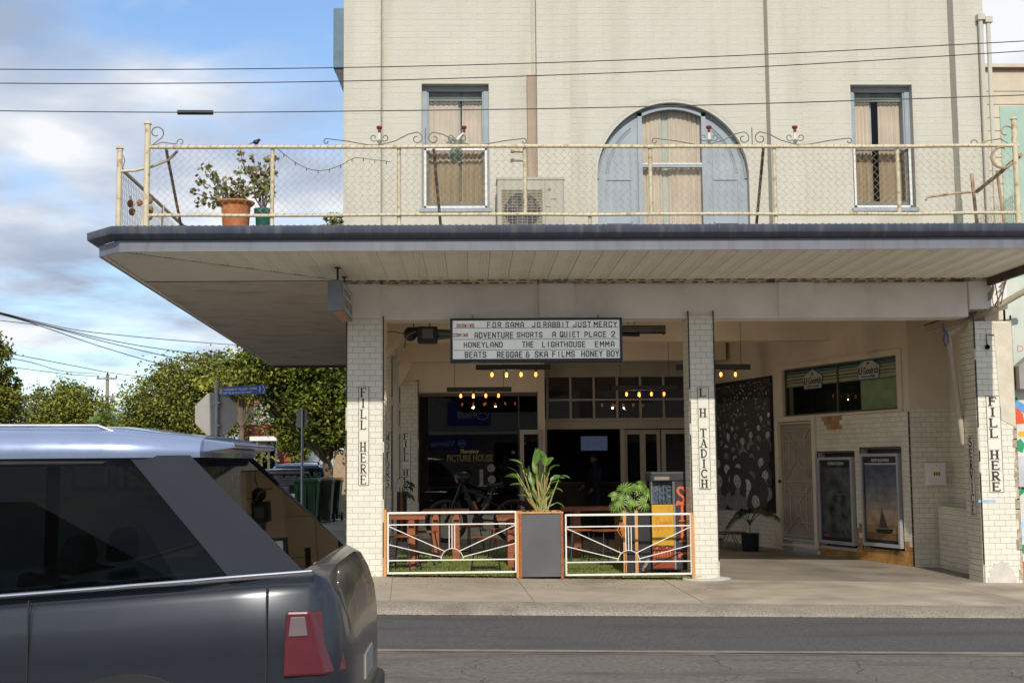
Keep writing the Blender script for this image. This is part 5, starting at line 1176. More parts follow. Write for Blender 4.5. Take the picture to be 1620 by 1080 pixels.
m = MB(); m.tube([(x0_, yv+.1, z0_+.01), (x1_-.35, yv+.1, z0_+.0)], .03, 8); m.build('burner_tube', BLACK, hs)
m = MB()
for u in (993, 1003): MB().tube([at(u, 514, yv+.1), at(u+2, 503, yv+.1)], .005, 5).build('hanger', BLACK, hs)
# pendant bars with four filament bulbs
BULB = mat('glowing_filament_bulb', (1.0, .29, .045), .4, emit=2.6, var=0); FIL = mat('hot_filament', (1.0, .72, .30), .4, emit=30, var=0)
lb = empty('pendant_bar_light', (0, 0, 0), 'x', 'pendant light', 'black pendant bars with four filament bulbs')
MB().box(-.595, .595, -.035, .035, 0, .085).build('bar', mat('charcoal_bar', (.035, .037, .045), .5), lb, bev=.004)
bm0 = MB().lathe([(.010, -.035), (.018, -.05), (.023, -.07), (.021, -.092), (.011, -.108), (.002, -.112)], n=12).mesh('bulb', BULB, smooth=60)
sk0 = MB().lathe([(.016, 0), (.018, -.03), (.012, -.036)], n=10).mesh('socket', BLACK)
for i in range(4):
    x = -.34+i*.232; s_ = link('socket', sk0, lb, loc=(x, 0, 0)); link('bulb', bm0, lb, loc=(x, 0, 0))
m = MB()
for x in (-.45, .45): m.tube([(x, 0, .085), (x, 0, 1.0)], .004, 4)
m.build('cable', BLACK, lb)
gl = bpy.data.lights.new('bulb_glow', 'POINT'); gl.energy = 5.5; gl.color = (1, .80, .58); gl.shadow_soft_size = .022; go_ = bpy.data.objects.new('bulb_glow', gl); COL.objects.link(go_); go_.parent = lb; go_.location = (-.108, 0, -.14); WOFF[go_.name] = Vector((0, 0, 0))
def put_light(o, u, v, y, label):
    p = at(u, v, y); o.location = (p.x, y, p.z-.04); o['label'] = label; return o
put_light(lb, 812, 581, 3.3, 'black four bulb bar light hanging just below the letter board')
kids_ = [(758, 616, 6.6, 'black four bulb bar light in front of the shop window'), (1020, 613.5, 6.6, 'black four bulb bar light in front of the transom panes, left of the slim column'), (1128, 581, 3.3, 'black four bulb bar light half hidden behind the slim tiled column')]
for a in kids_: put_light(clone(lb), *a)
# wide wires along the ceiling
# ================================================================== GATES, PLANTER
def gate(ua, ub, label, y=-.02):
    """white tube panel with sunburst; anchors measured on the plane y"""
    A0 = at(ua, 815, y); A1 = at(ub, 815, y); x0, x1 = A0.x, A1.x; zb = lambda x: gz(x)+.035
    zt = .845+.5*(gz(x0)+gz(x1)); z0 = .05+.5*(gz(x0)+gz(x1)); H = zt-z0; W_ = x1-x0
    g = empty('sunburst_gate', (x0, y, z0), label, 'gate', 'white sunburst gates')
    t = .022; m = MB(); m.bar((x0+t/2, y, z0), (x0+t/2, y, zt), t); m.bar((x1-t/2, y, z0), (x1-t/2, y, zt), t); m.bar((x0+t, y+.001, zt-t/2), (x1-t, y+.001, zt-t/2), t*1.2, t*1.2); m.bar((x0+t, y+.001, z0+t/2), (x1-t, y+.001, z0+t/2), t*1.1, t*1.1)
    m.build('frame', WHITEM, g, bev=.002)
    zr2 = zt-H*.205; zr3 = z0+H*.218; xc = (x0+x1)/2
    for z_, w_ in ((zr2, .015), (zr3, .015)): MB().bar((x0+t, y, z_), (x1-t, y, z_), w_).build('rail', WHITEM, g)
    R_ = .145; q = .0105
    MB().tube([(xc+R_*math.cos(a), y, zr3+R_*math.sin(a)) for a in [math.pi*i/18 for i in range(19)]], .0065, 6).build('half_hoop', WHITEM, g, smooth=60)
    for dx in (-.036, 0, .036): MB().bar((xc+dx, y+.001, zr2), (xc+dx, y+.001, zr3+math.sqrt(R_**2-dx**2)), q).build('ray_bar', WHITEM, g)
    for s_ in (-1, 1):
        for fa, za in ((50, zr2-.02), (15, zr2-.255)):
            a = math.radians(fa); MB().bar((xc+s_*R_*math.cos(a), y+.002, zr3+R_*math.sin(a)), (xc+s_*(W_/2-t), y+.002, za), q).build('ray_bar', WHITEM, g)
    return g, x0, x1, z0, zt
g1 = gate(612.5, 817, 'white sunburst panel gate between the corner column and the planter'); g2 = gate(893.5, 1093.5, 'white sunburst panel gate between the planter and the slim column')
for i, (u, v_, dz, lab) in enumerate(((609.5, 0, 0, 'orange timber post at the left end of the left gate'), (819.5, 0, 0, 'orange timber post of the left gate beside the planter'), (1096, 0, 0, 'orange timber post between the right gate and the slim column'))):
    x = at(u, 860, -.02).x; wd = .018 if i == 0 else .022
    tag(bx('timber_post', WOODL, x-wd, x+wd, -.045, .03, gz(x)-.02, gz(x)+.86, bev=.003), lab, 'post', 'timber posts at the gates')
px0, px1 = at(821.5, 860, -.14).x, at(891.5, 860, -.14).x; zb_ = gz(1)-.0; ztp = at(856, 809.5, -.14).z
PB = empty('planter_box', ((px0+px1)/2, 0, zb_), 'tall dark grey planter box with timber corners between the two gates', 'planter')
m = 0
for x in (px0, px1-.036):
    for y in (-.14, .33): bx('corner_post', WOOD if y < 0 else WOODL, x, x+.036, y, y+.045, zb_, ztp-.02, parent=PB, bev=.003)
bx('front_panel', PANELG, px0+.037, px1-.037, -.128, -.11, zb_+.03, ztp-.02, parent=PB); bx('back_panel', PANELG, px0+.046, px1-.046, .34, .36, zb_+.03, ztp-.02, parent=PB)
for x in (px0+.012, px1-.03): bx('side_panel', PANELG, x, x+.018, -.09, .325, zb_+.03, ztp-.02, parent=PB)
m = MB(); m.box(px0-.004, px1+.004, -.145, -.09, ztp-.018, ztp+.002); m.box(px0-.004, px1+.004, .33, .385, ztp-.018, ztp+.002); m.box(px0-.004, px0+.05, -.09, .33, ztp-.018, ztp+.002); m.box(px1-.05, px1+.004, -.09, .33, ztp-.018, ztp+.002); m.build('top_rim', WOODL, PB, bev=.003)
bx('soil', SOIL, px0+.05, px1-.05, -.08, .32, ztp-.08, ztp-.03, parent=PB)
# strelitzia
LFS = mat('strelitzia_leaf', (.06, .145, .025), .35, var=.22, scale=8, spec=.5, hue2=(.16, .28, .05)); STM = mat('strelitzia_stalk', (.24, .29, .08), .5, var=.2, hue2=(.36, .34, .12))
def paddle(par, base, tip, droop, width, length, roll=0.0, m=LFS, ms=STM, seed=0, stalk_r=.011, name='leaf'):
    """stalk from base to tip, then a folded paddle blade carried on in the direction droop"""
    r = random.Random(seed); base, tip = Vector(base), Vector(tip); d = Vector(droop).normalized()
    mid = base.lerp(tip, .5)+Vector((0, 0, .02)); s = MB(); s.tube([base, base.lerp(mid, .5), mid, mid.lerp(tip, .6), tip], [stalk_r*1.3, stalk_r*1.15, stalk_r, stalk_r*.8, stalk_r*.6], 6); so_ = s.build('stalk', ms, par, smooth=60)
    e = (tip-mid).normalized(); n = 9; rows = []; p = tip.copy(); cur = e.copy()
    side0 = cur.cross(Vector((0, 0, 1))); side0 = side0 if side0.length > .1 else Vector((1, 0, 0)); side0.normalize(); side0 = Matrix.Rotation(roll, 3, cur) @ side0
    wv = r.uniform(0, 6)
    for i in range(n+1):
        t = i/n; w = width*math.sin(math.pi*min(1, (t*.93+.05)))**.7*(1-.25*t); side = (side0-cur*side0.dot(cur)).normalized(); up = side.cross(cur).normalized()
        f = .38+.1*math.sin(wv+t*5)
        rows.append([p-side*w*math.cos(f)+up*w*math.sin(f), p-side*w*.5*math.cos(f)+up*w*.5*math.sin(f)*.9, p, p+side*w*.5*math.cos(f)+up*w*.5*math.sin(f)*.9, p+side*w*math.cos(f)+up*w*math.sin(f)])
        cur = (cur*(1-.24)+d*.24+Vector((0, 0, -.02))).normalized(); p = p+cur*length/n
    b = MB(); b.loft(rows, closed=False); b.build(name, m, par, smooth=80)
def stub(par, p, q, m): MB().tube([p, Vector(p).lerp(Vector(q), .5), q], [.012, .010, .003], 6).build('spear', m, par, smooth=60)
SP = empty('strelitzia_plant', (at(855, 800, .1).x, .1, ztp-.03), 'bright green paddle leaved strelitzia growing in the dark grey planter box', 'plant')
yb = .1; sb_ = lambda k: (SP.location.x+random.Random(k).uniform(-.08, .08), yb+random.Random(k+9).uniform(-.06, .06), ztp-.03)
spec_ = [((842, 742), (.4, -.2, 1), .085, .30, .5), ((826, 738), (-.6, -.2, .1), .055, .21, -.6), ((838, 760), (.1, -.6, .4), .075, .26, .2), ((820, 757), (-1, 0, -.25), .05, .19, .9), ((829, 771), (-1, -.3, -.2), .055, .20, -.3),
         ((832, 748), (-1, -.1, .6), .045, .17, .4), ((862, 735), (-.5, -.2, .8), .06, .22, -.4), ((866, 752), (.5, -.3, .5), .05, .19, .5), ((872, 760), (1, 0, -.3), .055, .20, .8), ((869, 745), (.9, -.2, .1), .05, .17, -.9),
         ((858, 765), (.1, -.6, .5), .05, .20, 1.1), ((876, 775), (.8, -.5, -.9), .04, .14, .3), ((878, 796), (.8, -.1, -.9), .045, .14, .2), ((833, 786), (-1, -.1, 0), .03, .13, .5), ((868, 785), (.3, -.3, .3), .03, .12, .2), ((850, 750), (.0, .3, 1), .06, .24, 1.5), ((844, 768), (-.2, .3, .8), .05, .2, 2.0),
 ((846, 735), (.3, -.4, .8), .07, .24, -.2), ((860, 742), (.6, -.5, .4), .065, .22, .1), ((836, 752), (-.5, -.7, .3), .06, .2, .1), ((852, 760), (.2, -.8, .2), .06, .2, -.4), ((870, 768), (.9, -.6, 0), .05, .18, .1), ((884, 758), (.8, -.4, -.4), .055, .17, .2), ((864, 782), (.5, -.8, -.1), .045, .16, 0), ((842, 780), (-.4, -.8, 0), .04, .15, .3), ((818, 748), (-.9, -.3, .3), .045, .17, 0)]
for i, (uv, dr_, w_, L_, ro) in enumerate(spec_): paddle(SP, sb_(i), at(uv[0], uv[1], yb+random.Random(i*3).uniform(-.15, .12)), dr_, w_, L_, ro, seed=i)
stub(SP, sb_(40), at(849, 738, .05), mat('salmon_spear', (.55, .30, .13), .5)); stub(SP, sb_(41), at(868, 752, .08), MATS['salmon_spear']); stub(SP, sb_(44), at(834, 790, .0), mat('orange_dry_stem', (.55, .22, .04), .6))
# philodendron in its tall stand
PH = empty('potted_philodendron', (at(992, 880, .75).x, .75, gz(2)), 'lobed green philodendron in a tall black box with orange timber legs beside the petrol pump', 'potted plant')
phx0, phx1 = at(984, 860, .6).x, at(1030, 860, .6).x; 
bx('black_tub', mat('black_tub', (.02, .021, .023), .5), phx0+.02, phx1, .62, 1.0, gz(2)+.03, .80, parent=PH, bev=.006)
for u in (988.5, 1007): x = at(u, 860, .58).x; bx('timber_leg', WOODL, x-.022, x+.022, .57, .615, gz(2)+.02, .83, parent=PH, bev=.003)
LFP = mat('philodendron_leaf', (.08, .19, .03), .4, var=.25, scale=8, hue2=(.20, .30, .05))
def lobed(par, base, c, nrm, size, roll, seed):
    r = random.Random(seed); base, c = Vector(base), Vector(c); n = Vector(nrm).normalized(); a = n.orthogonal().normalized(); a = Matrix.Rotation(roll, 3, n) @ a; b = n.cross(a)
    MB().tube([base, base.lerp(c, .5)+Vector((0, 0, .03)), c], [.008, .006, .005], 5).build('stalk', STM, par)
    m = MB(); L = 13
    for k in range(L):
        t = (k-(L-1)/2)*.36; ln = size*(1-.35*abs(t)/2.2); d = a*math.cos(t)+b*math.sin(t); s_ = n.cross(d); q0 = c; wq = size*.062; dr__ = -n*.25*ln
        m.add([q0-s_*wq*.6, q0+s_*wq*.6, q0+d*ln*.45+s_*wq*1.15, q0+d*ln*.8+s_*wq*.9+dr__*.4, q0+d*ln+dr__, q0+d*ln*.8-s_*wq*.9+dr__*.4, q0+d*ln*.45-s_*wq*1.15, q0+d*ln*.5+n*.012*1], [(0, 1, 2, 7), (7, 2, 3, 4), (7, 4, 5, 6), (0, 7, 6)])
    m.build('leaf', LFP, par, smooth=70)
pb = (at(1000, 812, .78).x, .78, .80)
for i, (u, v, s_, nn) in enumerate(((985, 775, .17, (-.5, -1, .6)), (978, 792, .17, (-.6, -1, .4)), (1000, 790, .18, (0, -1, .5)), (1015, 778, .16, (.4, -1, .6)), (1022, 795, .16, (.5, -1, .3)), (992, 805, .15, (-.2, -1, .2)), (1008, 808, .16, (.2, -1, .1)), (972, 800, .13, (-.8, -1, .1)), (1008, 768, .14, (.1, -.7, 1)), (1024, 778, .14, (.6, -1, .6)), (1002, 821, .12, (0, -1, 0)), (994, 772, .14, (-.1, -.6, 1)), (1013, 823, .11, (.3, -1, -.3)), (983, 815, .12, (-.4, -1, -.2)), (968, 785, .12, (-.7, -1, .8)), (1018, 765, .12, (.5, -.6, 1)), (988, 783, .15, (-.1, -1, .9)), (1012, 796, .13, (.6, -1, .8)), (999, 800, .13, (-.5, -1, -.1)), (976, 808, .10, (-1, -.8, -.2)))):
    lobed(PH, pb, at(u, v, .55+.25*random.Random(i).random()), nn, s_, random.Random(i+50).uniform(0, 6.28), i)
m = MB(); r = random.Random(6)
for i in range(9): p = Vector(at(983+r.uniform(-3, 4), 826, .55)); m.tube([p, p+Vector((r.uniform(-.05, .05), -.03, -.10)), p+Vector((r.uniform(-.04, .06), -.02, -.22))], [.006, .009, .003], 4)
m.build('dry_leaf', MATS['orange_dry_stem'], PH, kind='stuff')
rt = MB(); rt.tube([at(1016, 903, .5), at(1022, 893, .55), at(1028, 880, .7)], [.02, .025, .03], 6); rt.build('root_stem', mat('grey_bark', (.25, .20, .16), .9, bump=.5), PH)
# petrol pump
py = .55; PU = empty('petrol_pump', (at(1063, 900, py).x, py, gz(2.7)), 'old petrol pump painted yellow and red with black side and orange letters', 'petrol pump')
ux0, ux1, ux2 = at(1030.5, 820, py).x, at(1067, 820, py).x, at(1098, 820, py+.1).x; zb = at(1050, 901, py).z; zy = at(1050, 797, py).z; zh0 = at(1050, 797, py).z; zt_ = at(1050, 746, py).z; zrd = at(1050, 863, py).z
yb2 = py+.55
YEL = mat('weathered_yellow_paint', (.62, .34, .015), .45, var=.08, dirt=(.40, .18, .02), dscale=4, damt=.4); REDO = mat('weathered_red_paint', (.30, .045, .018), .5, var=.2, dirt=(.12, .03, .02), dscale=5, damt=.5)
PBK = mat('pump_black', (.03, .03, .032), .5, dirt=(.09, .08, .07), damt=.5)
bx('cabinet', PBK, ux0, ux2+.05, py+.006, yb2, zb, zy-.002, parent=PU, bev=.008)
bx('yellow_door', YEL, ux0+.006, ux1-.012, py-.012, py+.005, zrd+.004, zy-.008, parent=PU, bev=.006); bx('red_door', REDO, ux0+.006, ux1-.012, py-.012, py+.005, zb+.02, zrd, parent=PU, bev=.006)
bx('steel_edge', STEEL, ux1-.010, ux1+.012, py-.010, py+.004, zb+.01, zy, parent=PU)
bx('head_cap', PBK, ux0-.002, ux2+.02, py, yb2, zt_-.13, zt_, parent=PU, bev=.02)
bx('head_side', PBK, ux1+.015, ux2+.02, py+.01, yb2, zy, zt_-.13, parent=PU)
p = at(1048, 756, py); bx('cap_slot', mat('dull_brass', (.30, .26, .19), .4, metal=.5), ux0+.05, ux1-.06, py-.006, py-.001, p.z-.025, p.z+.02, parent=PU)
bx('dial_back', mat('dial_blue', (.05, .07, .12), .5, var=.6, scale=12, hue2=(.2, .22, .25)), ux0+.02, ux1-.02, py+.12, py+.13, zy+.002, zt_-.132, parent=PU)
m = MB(); r = random.Random(5)
for i in range(40): x = r.uniform(ux0+.11, ux1-.07); z = r.uniform(zy+.02, zt_-.18); m.box(x, x+r.uniform(.01, .05), py+.09, py+.11, z, z+r.uniform(.004, .02))
for x in (ux0+.13, ux0+.18, ux0+.23): m.tube([(x, py+.08, zy+.02), (x, py+.08, zt_-.2)], .008, 5)
m.build('meter_works', STEEL, PU, kind='stuff')
m = MB(); m.box(ux0+.0, ux0+.02, py+.0, py+.13, zy, zt_-.131); m.box(ux1-.02, ux1+.012, py+.0, py+.13, zy, zt_-.131); m.build('head_post', mat('grey_plate', ()), PU)
bx('dial_glass', glass('dial_glass', (.85, .88, .9), ior=1.5), ux0+.02, ux1-.02, py+.006, py+.010, zy+.004, zt_-.132, parent=PU)
OR = mat('orange_sign_paint', (.70, .14, .035), .5, dirt=(.3, .08, .03), dscale=6, damt=.4)
# SPIRIT painted down the black side in big slab letters: S I I T
sx0_, sx1_ = at(1071, 800, py).x, at(1090, 800, py).x
def stroke(mb, pts, w, y, th=.003):
    for i, (a, b) in enumerate(zip(pts[:-1], pts[1:])):
        A = Vector((a[0], y-.0002*i, a[1])); B = Vector((b[0], y-.0002*i, b[1])); e = (B-A).normalized()*w*.15; mb.bar(A-e, B+e, w, th, up=(0, 1, 0))
yl = py+.002
def P2_(u, v): q = at(u, v, yl); return (q.x, q.z)
m = MB(); stroke(m, [P2_(1084, 777), P2_(1080, 771), P2_(1074, 771), P2_(1071.5, 776), P2_(1075, 782), P2_(1081, 786), P2_(1083, 791), P2_(1079, 796), P2_(1072, 793), P2_(1071, 799)], .032, yl); m.build('painted_letter', OR, PU)
for (va, vb) in ((797, 823), (830, 855)):
    m = MB(); stroke(m, [P2_(1079, va), P2_(1079, vb)], .034, yl); stroke(m, [P2_(1074, va), P2_(1084, va)], .024, yl-.001); stroke(m, [P2_(1075, vb), P2_(1084.5, vb)], .024, yl-.001); m.build('painted_letter', OR, PU)
m = MB(); stroke(m, [P2_(1073, 877), P2_(1088, 874)], .032, yl); stroke(m, [P2_(1075, 873), P2_(1075, 881)], .03, yl-.001); stroke(m, [P2_(1089, 874), P2_(1089, 898)], .03, yl-.002); m.build('painted_letter', OR, PU)
m = MB(); stroke(m, [P2_(1090.5, 790), P2_(1090.5, 868)], .04, yl-.0); m.build('painted_band', REDO, PU)
YD = mat('dark_orange_script', (.52, .20, .02), .5)
a, b = at(1034, 845, py), at(1063, 817, py); text('script_lettering', 'Spirit', a.x, b.x, a.z, b.z, py-.0145, YD, PU, shear=.55, bold=.01)
m = MB(); stroke(m, [P2_(1034, 865), P2_(1040, 862), P2_(1048, 866), P2_(1056, 862), P2_(1064, 865)], .014, py-.014); m.build('painted_line', BLACK, PU)
m = MB(); rb2 = random.Random(8)
for i in range(7): u = 1036+i*4; stroke(m, [P2_(u, 880), P2_(u+rb2.uniform(-2, 3), 872), P2_(u+rb2.uniform(-1, 4), 867+rb2.uniform(-3, 4))], .012, py-.0145-.001*i)
m.build('painted_flourish', OR, PU)
a, b = at(1037, 889, py), at(1064, 883, py); bx('painted_dark_band', BLACK, a.x, b.x, py-.0135, py-.0125, a.z, b.z+.01, parent=PU)
# tables
def table(label, x0, x1, y0, y1, zt, m=WOOD, legs='posts'):
    t = empty('picnic_table', ((x0+x1)/2, (y0+y1)/2, gz((x0+x1)/2)+.02), label, 'table', 'red timber tables in the porch'); n = 5
    for i in range(n): a = y0+(y1-y0)*i/n; bx('top_board', m, x0, x1, a+.003, a+(y1-y0)/n-.003, zt-.045, zt, parent=t, bev=.003)
    for x in (x0+.15, x1-.25):
        for y in (y0+.08, y1-.18): bx('leg', m, x, x+.11, y, y+.11, gz(x)+.02, zt-.045, parent=t, bev=.004)
    for x in (x0+.16, x1-.24): bx('cross_bearer', m, x+.01, x+.09, y0+.02, y1-.02, zt-.13, zt-.046, parent=t)
    return t
table('red timber table just behind the left end of the left gate', at(590, 815, 1.2).x-.25, at(674, 815, 1.2).x, .85, 1.9, .77)
table('dark red table in front of the bicycle behind the left gate', at(668, 815, 2.6).x, at(742, 815, 2.6).x, 2.3, 3.3, .78)
table('red timber table half hidden behind the planter box at the left gate', at(786, 815, 1.4).x, at(850, 815, 1.4).x, 1.3, 2.4, .72)
table('long dark red table behind the right gate and the plant', at(893, 818, 3.2).x, at(985, 818, 3.2).x+.2, 3.2, 4.0, .77)
# stools
st = empty('bar_stool', (0, 0, 0), 'x', 'stool', 'dark metal stools with timber seats'); SB = mat('black_steel_rod', (.02, .02, .022), .4, metal=.3)
MB().box(-.17, .17, -.15, .15, .455, .48).build('seat', WOOD, st, bev=.008)
for sx_ in (-1, 1):
    for sy_ in (-1, 1): MB().tube([(sx_*.13, sy_*.11, .455), (sx_*.20, sy_*.17, 0)], .010, 6).build('leg', SB, st)
m = MB()
for sx_ in (-1, 1): m.tube([(sx_*.185, -.158, .1), (sx_*.185, .158, .1)], .007, 5)
for sy_ in (-1, 1): m.tube([(-.19, sy_*.162, .07), (.19, sy_*.162, .07)], .007, 5)
m.build('stretcher', SB, st)
stools = [(637, .6, 'dark metal stool at the far left under the corner table'), (671, 1.7, 'dark metal stool with timber seat between the two left tables'), (768, .45, 'metal stool with orange timber seat in front of the bicycle, nearest the left gate'), (795, 2.6, 'dark metal stool beneath the table beside the planter'), (913, 2.6, 'dark stool left behind the right gate'), (958, 2.6, 'dark stool in the middle behind the right gate'), (742, 3.4, 'dark stool beside the bicycle front wheel')]
for i, (u, y, lab) in enumerate(stools):
    o = st if i == 0 else clone(st); x = at(u, 850, y).x; o.location = (x, y, gz(x)+.02); o.rotation_euler = (0, 0, .2*i-.4); o['label'] = lab
# bicycle
BY_ = 5.6; bc = empty('mountain_bike', (0, 0, 0), 'black full suspension mountain bike with orange decals leaning by the shop window', 'bicycle')
TY = mat('tyre_rubber', (.022, .021, .02), .8); BKF = mat('bike_black', (.010, .010, .012), .4); BO = mat('bike_orange', (.35, .11, .02), .4)
def wheel(x):
    w_ = empty('wheel', (x, 0, .36), parent=bc)
    m = MB(); m.tube([(x+.345*math.cos(t), 0, .36+.345*math.sin(t)) for t in [2*math.pi*i/36 for i in range(36)]], .032, 8, closed=True); m.build('tyre', TY, w_, smooth=60)
    m = MB(); m.tube([(x+.305*math.cos(t), 0, .36+.305*math.sin(t)) for t in [2*math.pi*i/36 for i in range(36)]], .012, 6, closed=True); m.build('rim', BKF, w_, smooth=60)
    m = MB()
    for i in range(14): t = 2*math.pi*i/14; m.tube([(x+.02*math.cos(t+.5), .02 if i % 2 else -.02, .36+.02*math.sin(t+.5)), (x+.30*math.cos(t), 0, .36+.30*math.sin(t))], .0018, 3)
    m.build('spokes', STEEL, w_, kind='stuff'); m = MB(); m.lathe([(.025, -.05), (.035, -.02), (.035, .02), (.025, .05)], (x, 0, .36), 10, axis='y'); m.build('hub', BKF, w_)
wheel(0); wheel(1.2)
m = MB(); m.tube([(.30, 0, .98), (.46, 0, .62), (.56, 0, .38)], [.035, .04, .04], 8); m.tube([(.30, 0, .92), (.60, 0, .80), (.78, 0, .72)], [.03, .025, .022], 8); m.tube([(.56, 0, .38), (.72, 0, .62), (.84, 0, .92)], [.035, .022, .018], 8); m.tube([(.56, .03, .38), (.9, .04, .36), (1.2, .04, .36)], [.02, .016, .014], 6); m.tube([(.74, 0, .70), (.95, .04, .6), (1.2, .04, .37)], [.018, .014, .012], 6); m.build('frame', BKF, bc, smooth=60)
m = MB(); m.tube([(.58, 0, .46), (.74, 0, .66)], .022, 8); m.build('rear_shock', BO, bc)
for s_ in (-1, 1): MB().tube([(.27, s_*.07, 1.0), (.12, s_*.07, .62), (0, s_*.07, .36)], [.018, .019, .022], 7).build('fork_leg', BKF, bc, smooth=60)
m = MB(); m.tube([(.36, -.36, 1.06), (.30, -.2, 1.07), (.27, 0, 1.05), (.30, .2, 1.07), (.36, .36, 1.06)], .014, 6); m.tube([(.27, 0, .98), (.27, 0, 1.06)], .02, 6); m.build('handlebar', BKF, bc)
m = MB(); m.loft([[(.72, -.02, 1.0), (.72, .02, 1.0), (.72, .02, .98), (.72, -.02, .98)], [(.85, -.05, 1.01), (.85, .05, 1.01), (.85, .05, .98), (.85, -.05, .98)], [(1.0, -.07, 1.03), (1.0, .07, 1.03), (1.0, .07, .99), (1.0, -.07, .99)]], caps=True); m.build('saddle', BKF, bc)
m = MB(); m.lathe([(.10, -.01), (.10, .01)], (.56, -.05, .36), 20, axis='y'); m.tube([(.56, -.06, .36), (.66, -.07, .22)], .01, 5); m.box(.62, .72, -.13, -.06, .2, .22); m.tube([(.56, .06, .36), (.46, .07, .5)], .01, 5); m.box(.40, .50, .06, .13, .49, .51); m.build('crank', BKF, bc)
m = MB(); m.bar((.48, -.035, .70), (.55, -.035, .55), .05, .004, up=(0, 1, 0)); m.build('decal', BO, bc)
xb = at(706, 830, BY_).x; bc.location = (xb, BY_, gz(xb)+.1); bc.rotation_euler = (0, 0, -.12)
hm = empty('bicycle_helmet', (xb+.3, BY_-.05, 1.2), 'black helmet with an orange edge hung on the bicycle handlebar', 'helmet')
m = MB(); m.sphere((xb+.30, BY_-.12, 1.235), (.15, .11, .105), 16, 10); m.build('shell', BKF, hm, smooth=70)
m = MB(); m.bar((xb+.17, BY_-.19, 1.22), (xb+.21, BY_-.22, 1.15), .03, .02); m.build('orange_trim', BO, hm)
# thin palm in a black post planter at the back left pier
sp = empty('post_planter', (at(636, 850, 7.4).x, 7.4, 0), 'slim black planter with timber strip and small drooping plant at the left pier', 'planter')
x = sp.location.x; bx('tub', BLACK, x-.09, x+.09, 7.3, 7.48, .0, .95, parent=sp); bx('timber_strip', WOOD, x-.02, x+.02, 7.27, 7.299, .0, .96, parent=sp)
for i, (u, v) in enumerate(((640, 762), (645, 770), (643, 778), (647, 765), (650, 782))): paddle(sp, (x, 7.4, .95), at(u, v, 7.3), (.4, -.2, -.9), .045, .16, .5*i, m=mat('dark_leaf', (.03, .045, .012), .5), ms=TWIG, seed=60+i, stalk_r=.005)
p = at(635, 765, 7.35); m = MB(); m.tube([(x-.05, 7.4, .95)]+[(x-.02+.10*math.cos(t), 7.4, .98+.25*math.sin(t)) for t in [math.pi*(1-i/10*.9) for i in range(11)]], .006, 5); m.build('bent_stake', IRON, sp)
# mural panel: generic dark crowd of pale ovals
MU = empty('mural_panel', (0, 0, 0), 'large black and white wall panel of a crowd on the angled porch wall', 'mural')
ma, mb_ = on(MW, 1128, 700)[0], on(MW, 1225, 700)[0]; mz0_, mz1_ = on(MW, 1225, 811)[1], on(MW, 1222, 594)[1]
ma = max(ma, .03); bx('panel', mat('mural_black', (.012, .012, .014), .6, var=.6, scale=3), ma, mb_, -.05, -.004, mz0_, mz1_, parent=MU, M=MW)
greys = [mat('mural_grey_%s' % n_, (g_,)*3, .7, var=.35, scale=18) for n_, g_ in (('dark', .06), ('middle', .22), ('light', .46), ('pale', .62))]
r = random.Random(21); gm = [MB(MW) for _ in greys]; W__ = mb_-ma; H__ = mz1_-mz0_
def disc(mb, cx, cz, rx, rz, y, tilt=0, n=12, sq=1):
    vs = []
    for i in range(n):
        t = 2*math.pi*i/n; a, b = rx*math.cos(t)*(1-.18*max(0, -math.sin(t))), rz*math.sin(t)
        X_, Z_ = cx+1.9*(a*math.cos(tilt)-b*math.sin(tilt)), cz+a*math.sin(tilt)+b*math.cos(tilt)
        vs.append((min(max(X_, ma+.004), mb_-.004), y, min(max(Z_, mz0_+.004), mz1_-.004)))
    mb.add(vs, [tuple(range(n))])
k = 0; rowz = 0.97; lay_ = 0
while rowz > .06:
    s_ = .022+(1-rowz)**1.3*.235; x = ma+r.uniform(0, s_)
    while x < mb_-s_*.4:
        k += 1; zz = mz0_+H__*(rowz+r.uniform(-.4, .4)*s_); y = -.0502-.00004*k; g_ = min(3, max(0, int(r.gauss(.8+2.1*(1-rowz), .7)))); tl = r.gauss(.1, .25)
        if s_ > .045:
            disc(gm[0], x+.02*s_, zz-s_*.4, s_*1.0, s_*1.7, y, 0); disc(gm[min(1, g_)], x+.02*s_, zz-s_*2.0, s_*.95, s_*.9, y-.000005, 0)
            disc(gm[max(0, g_-1)], x, zz-s_*.95, s_*.28, s_*.5, y-.00001, 0, 8)
        disc(gm[g_], x, zz, s_*.42, s_*.62, y-.00002, tl)
        if s_ > .03:
            for e_ in (-1, 1): disc(gm[0], x+e_*s_*.38, zz+s_*.02, s_*.09, s_*.05, y-.000035, tl, 6)
            disc(gm[max(0, g_-1)], x, zz-s_*.38, s_*.14, s_*.04, y-.000035, tl, 6)
        x += s_*r.uniform(2.6, 4.2)
    rowz -= s_*r.uniform(.38, .55)
for g_, q in zip(greys, gm):
    if q.v: q.build('printed_figures', g_, MU, kind='stuff')
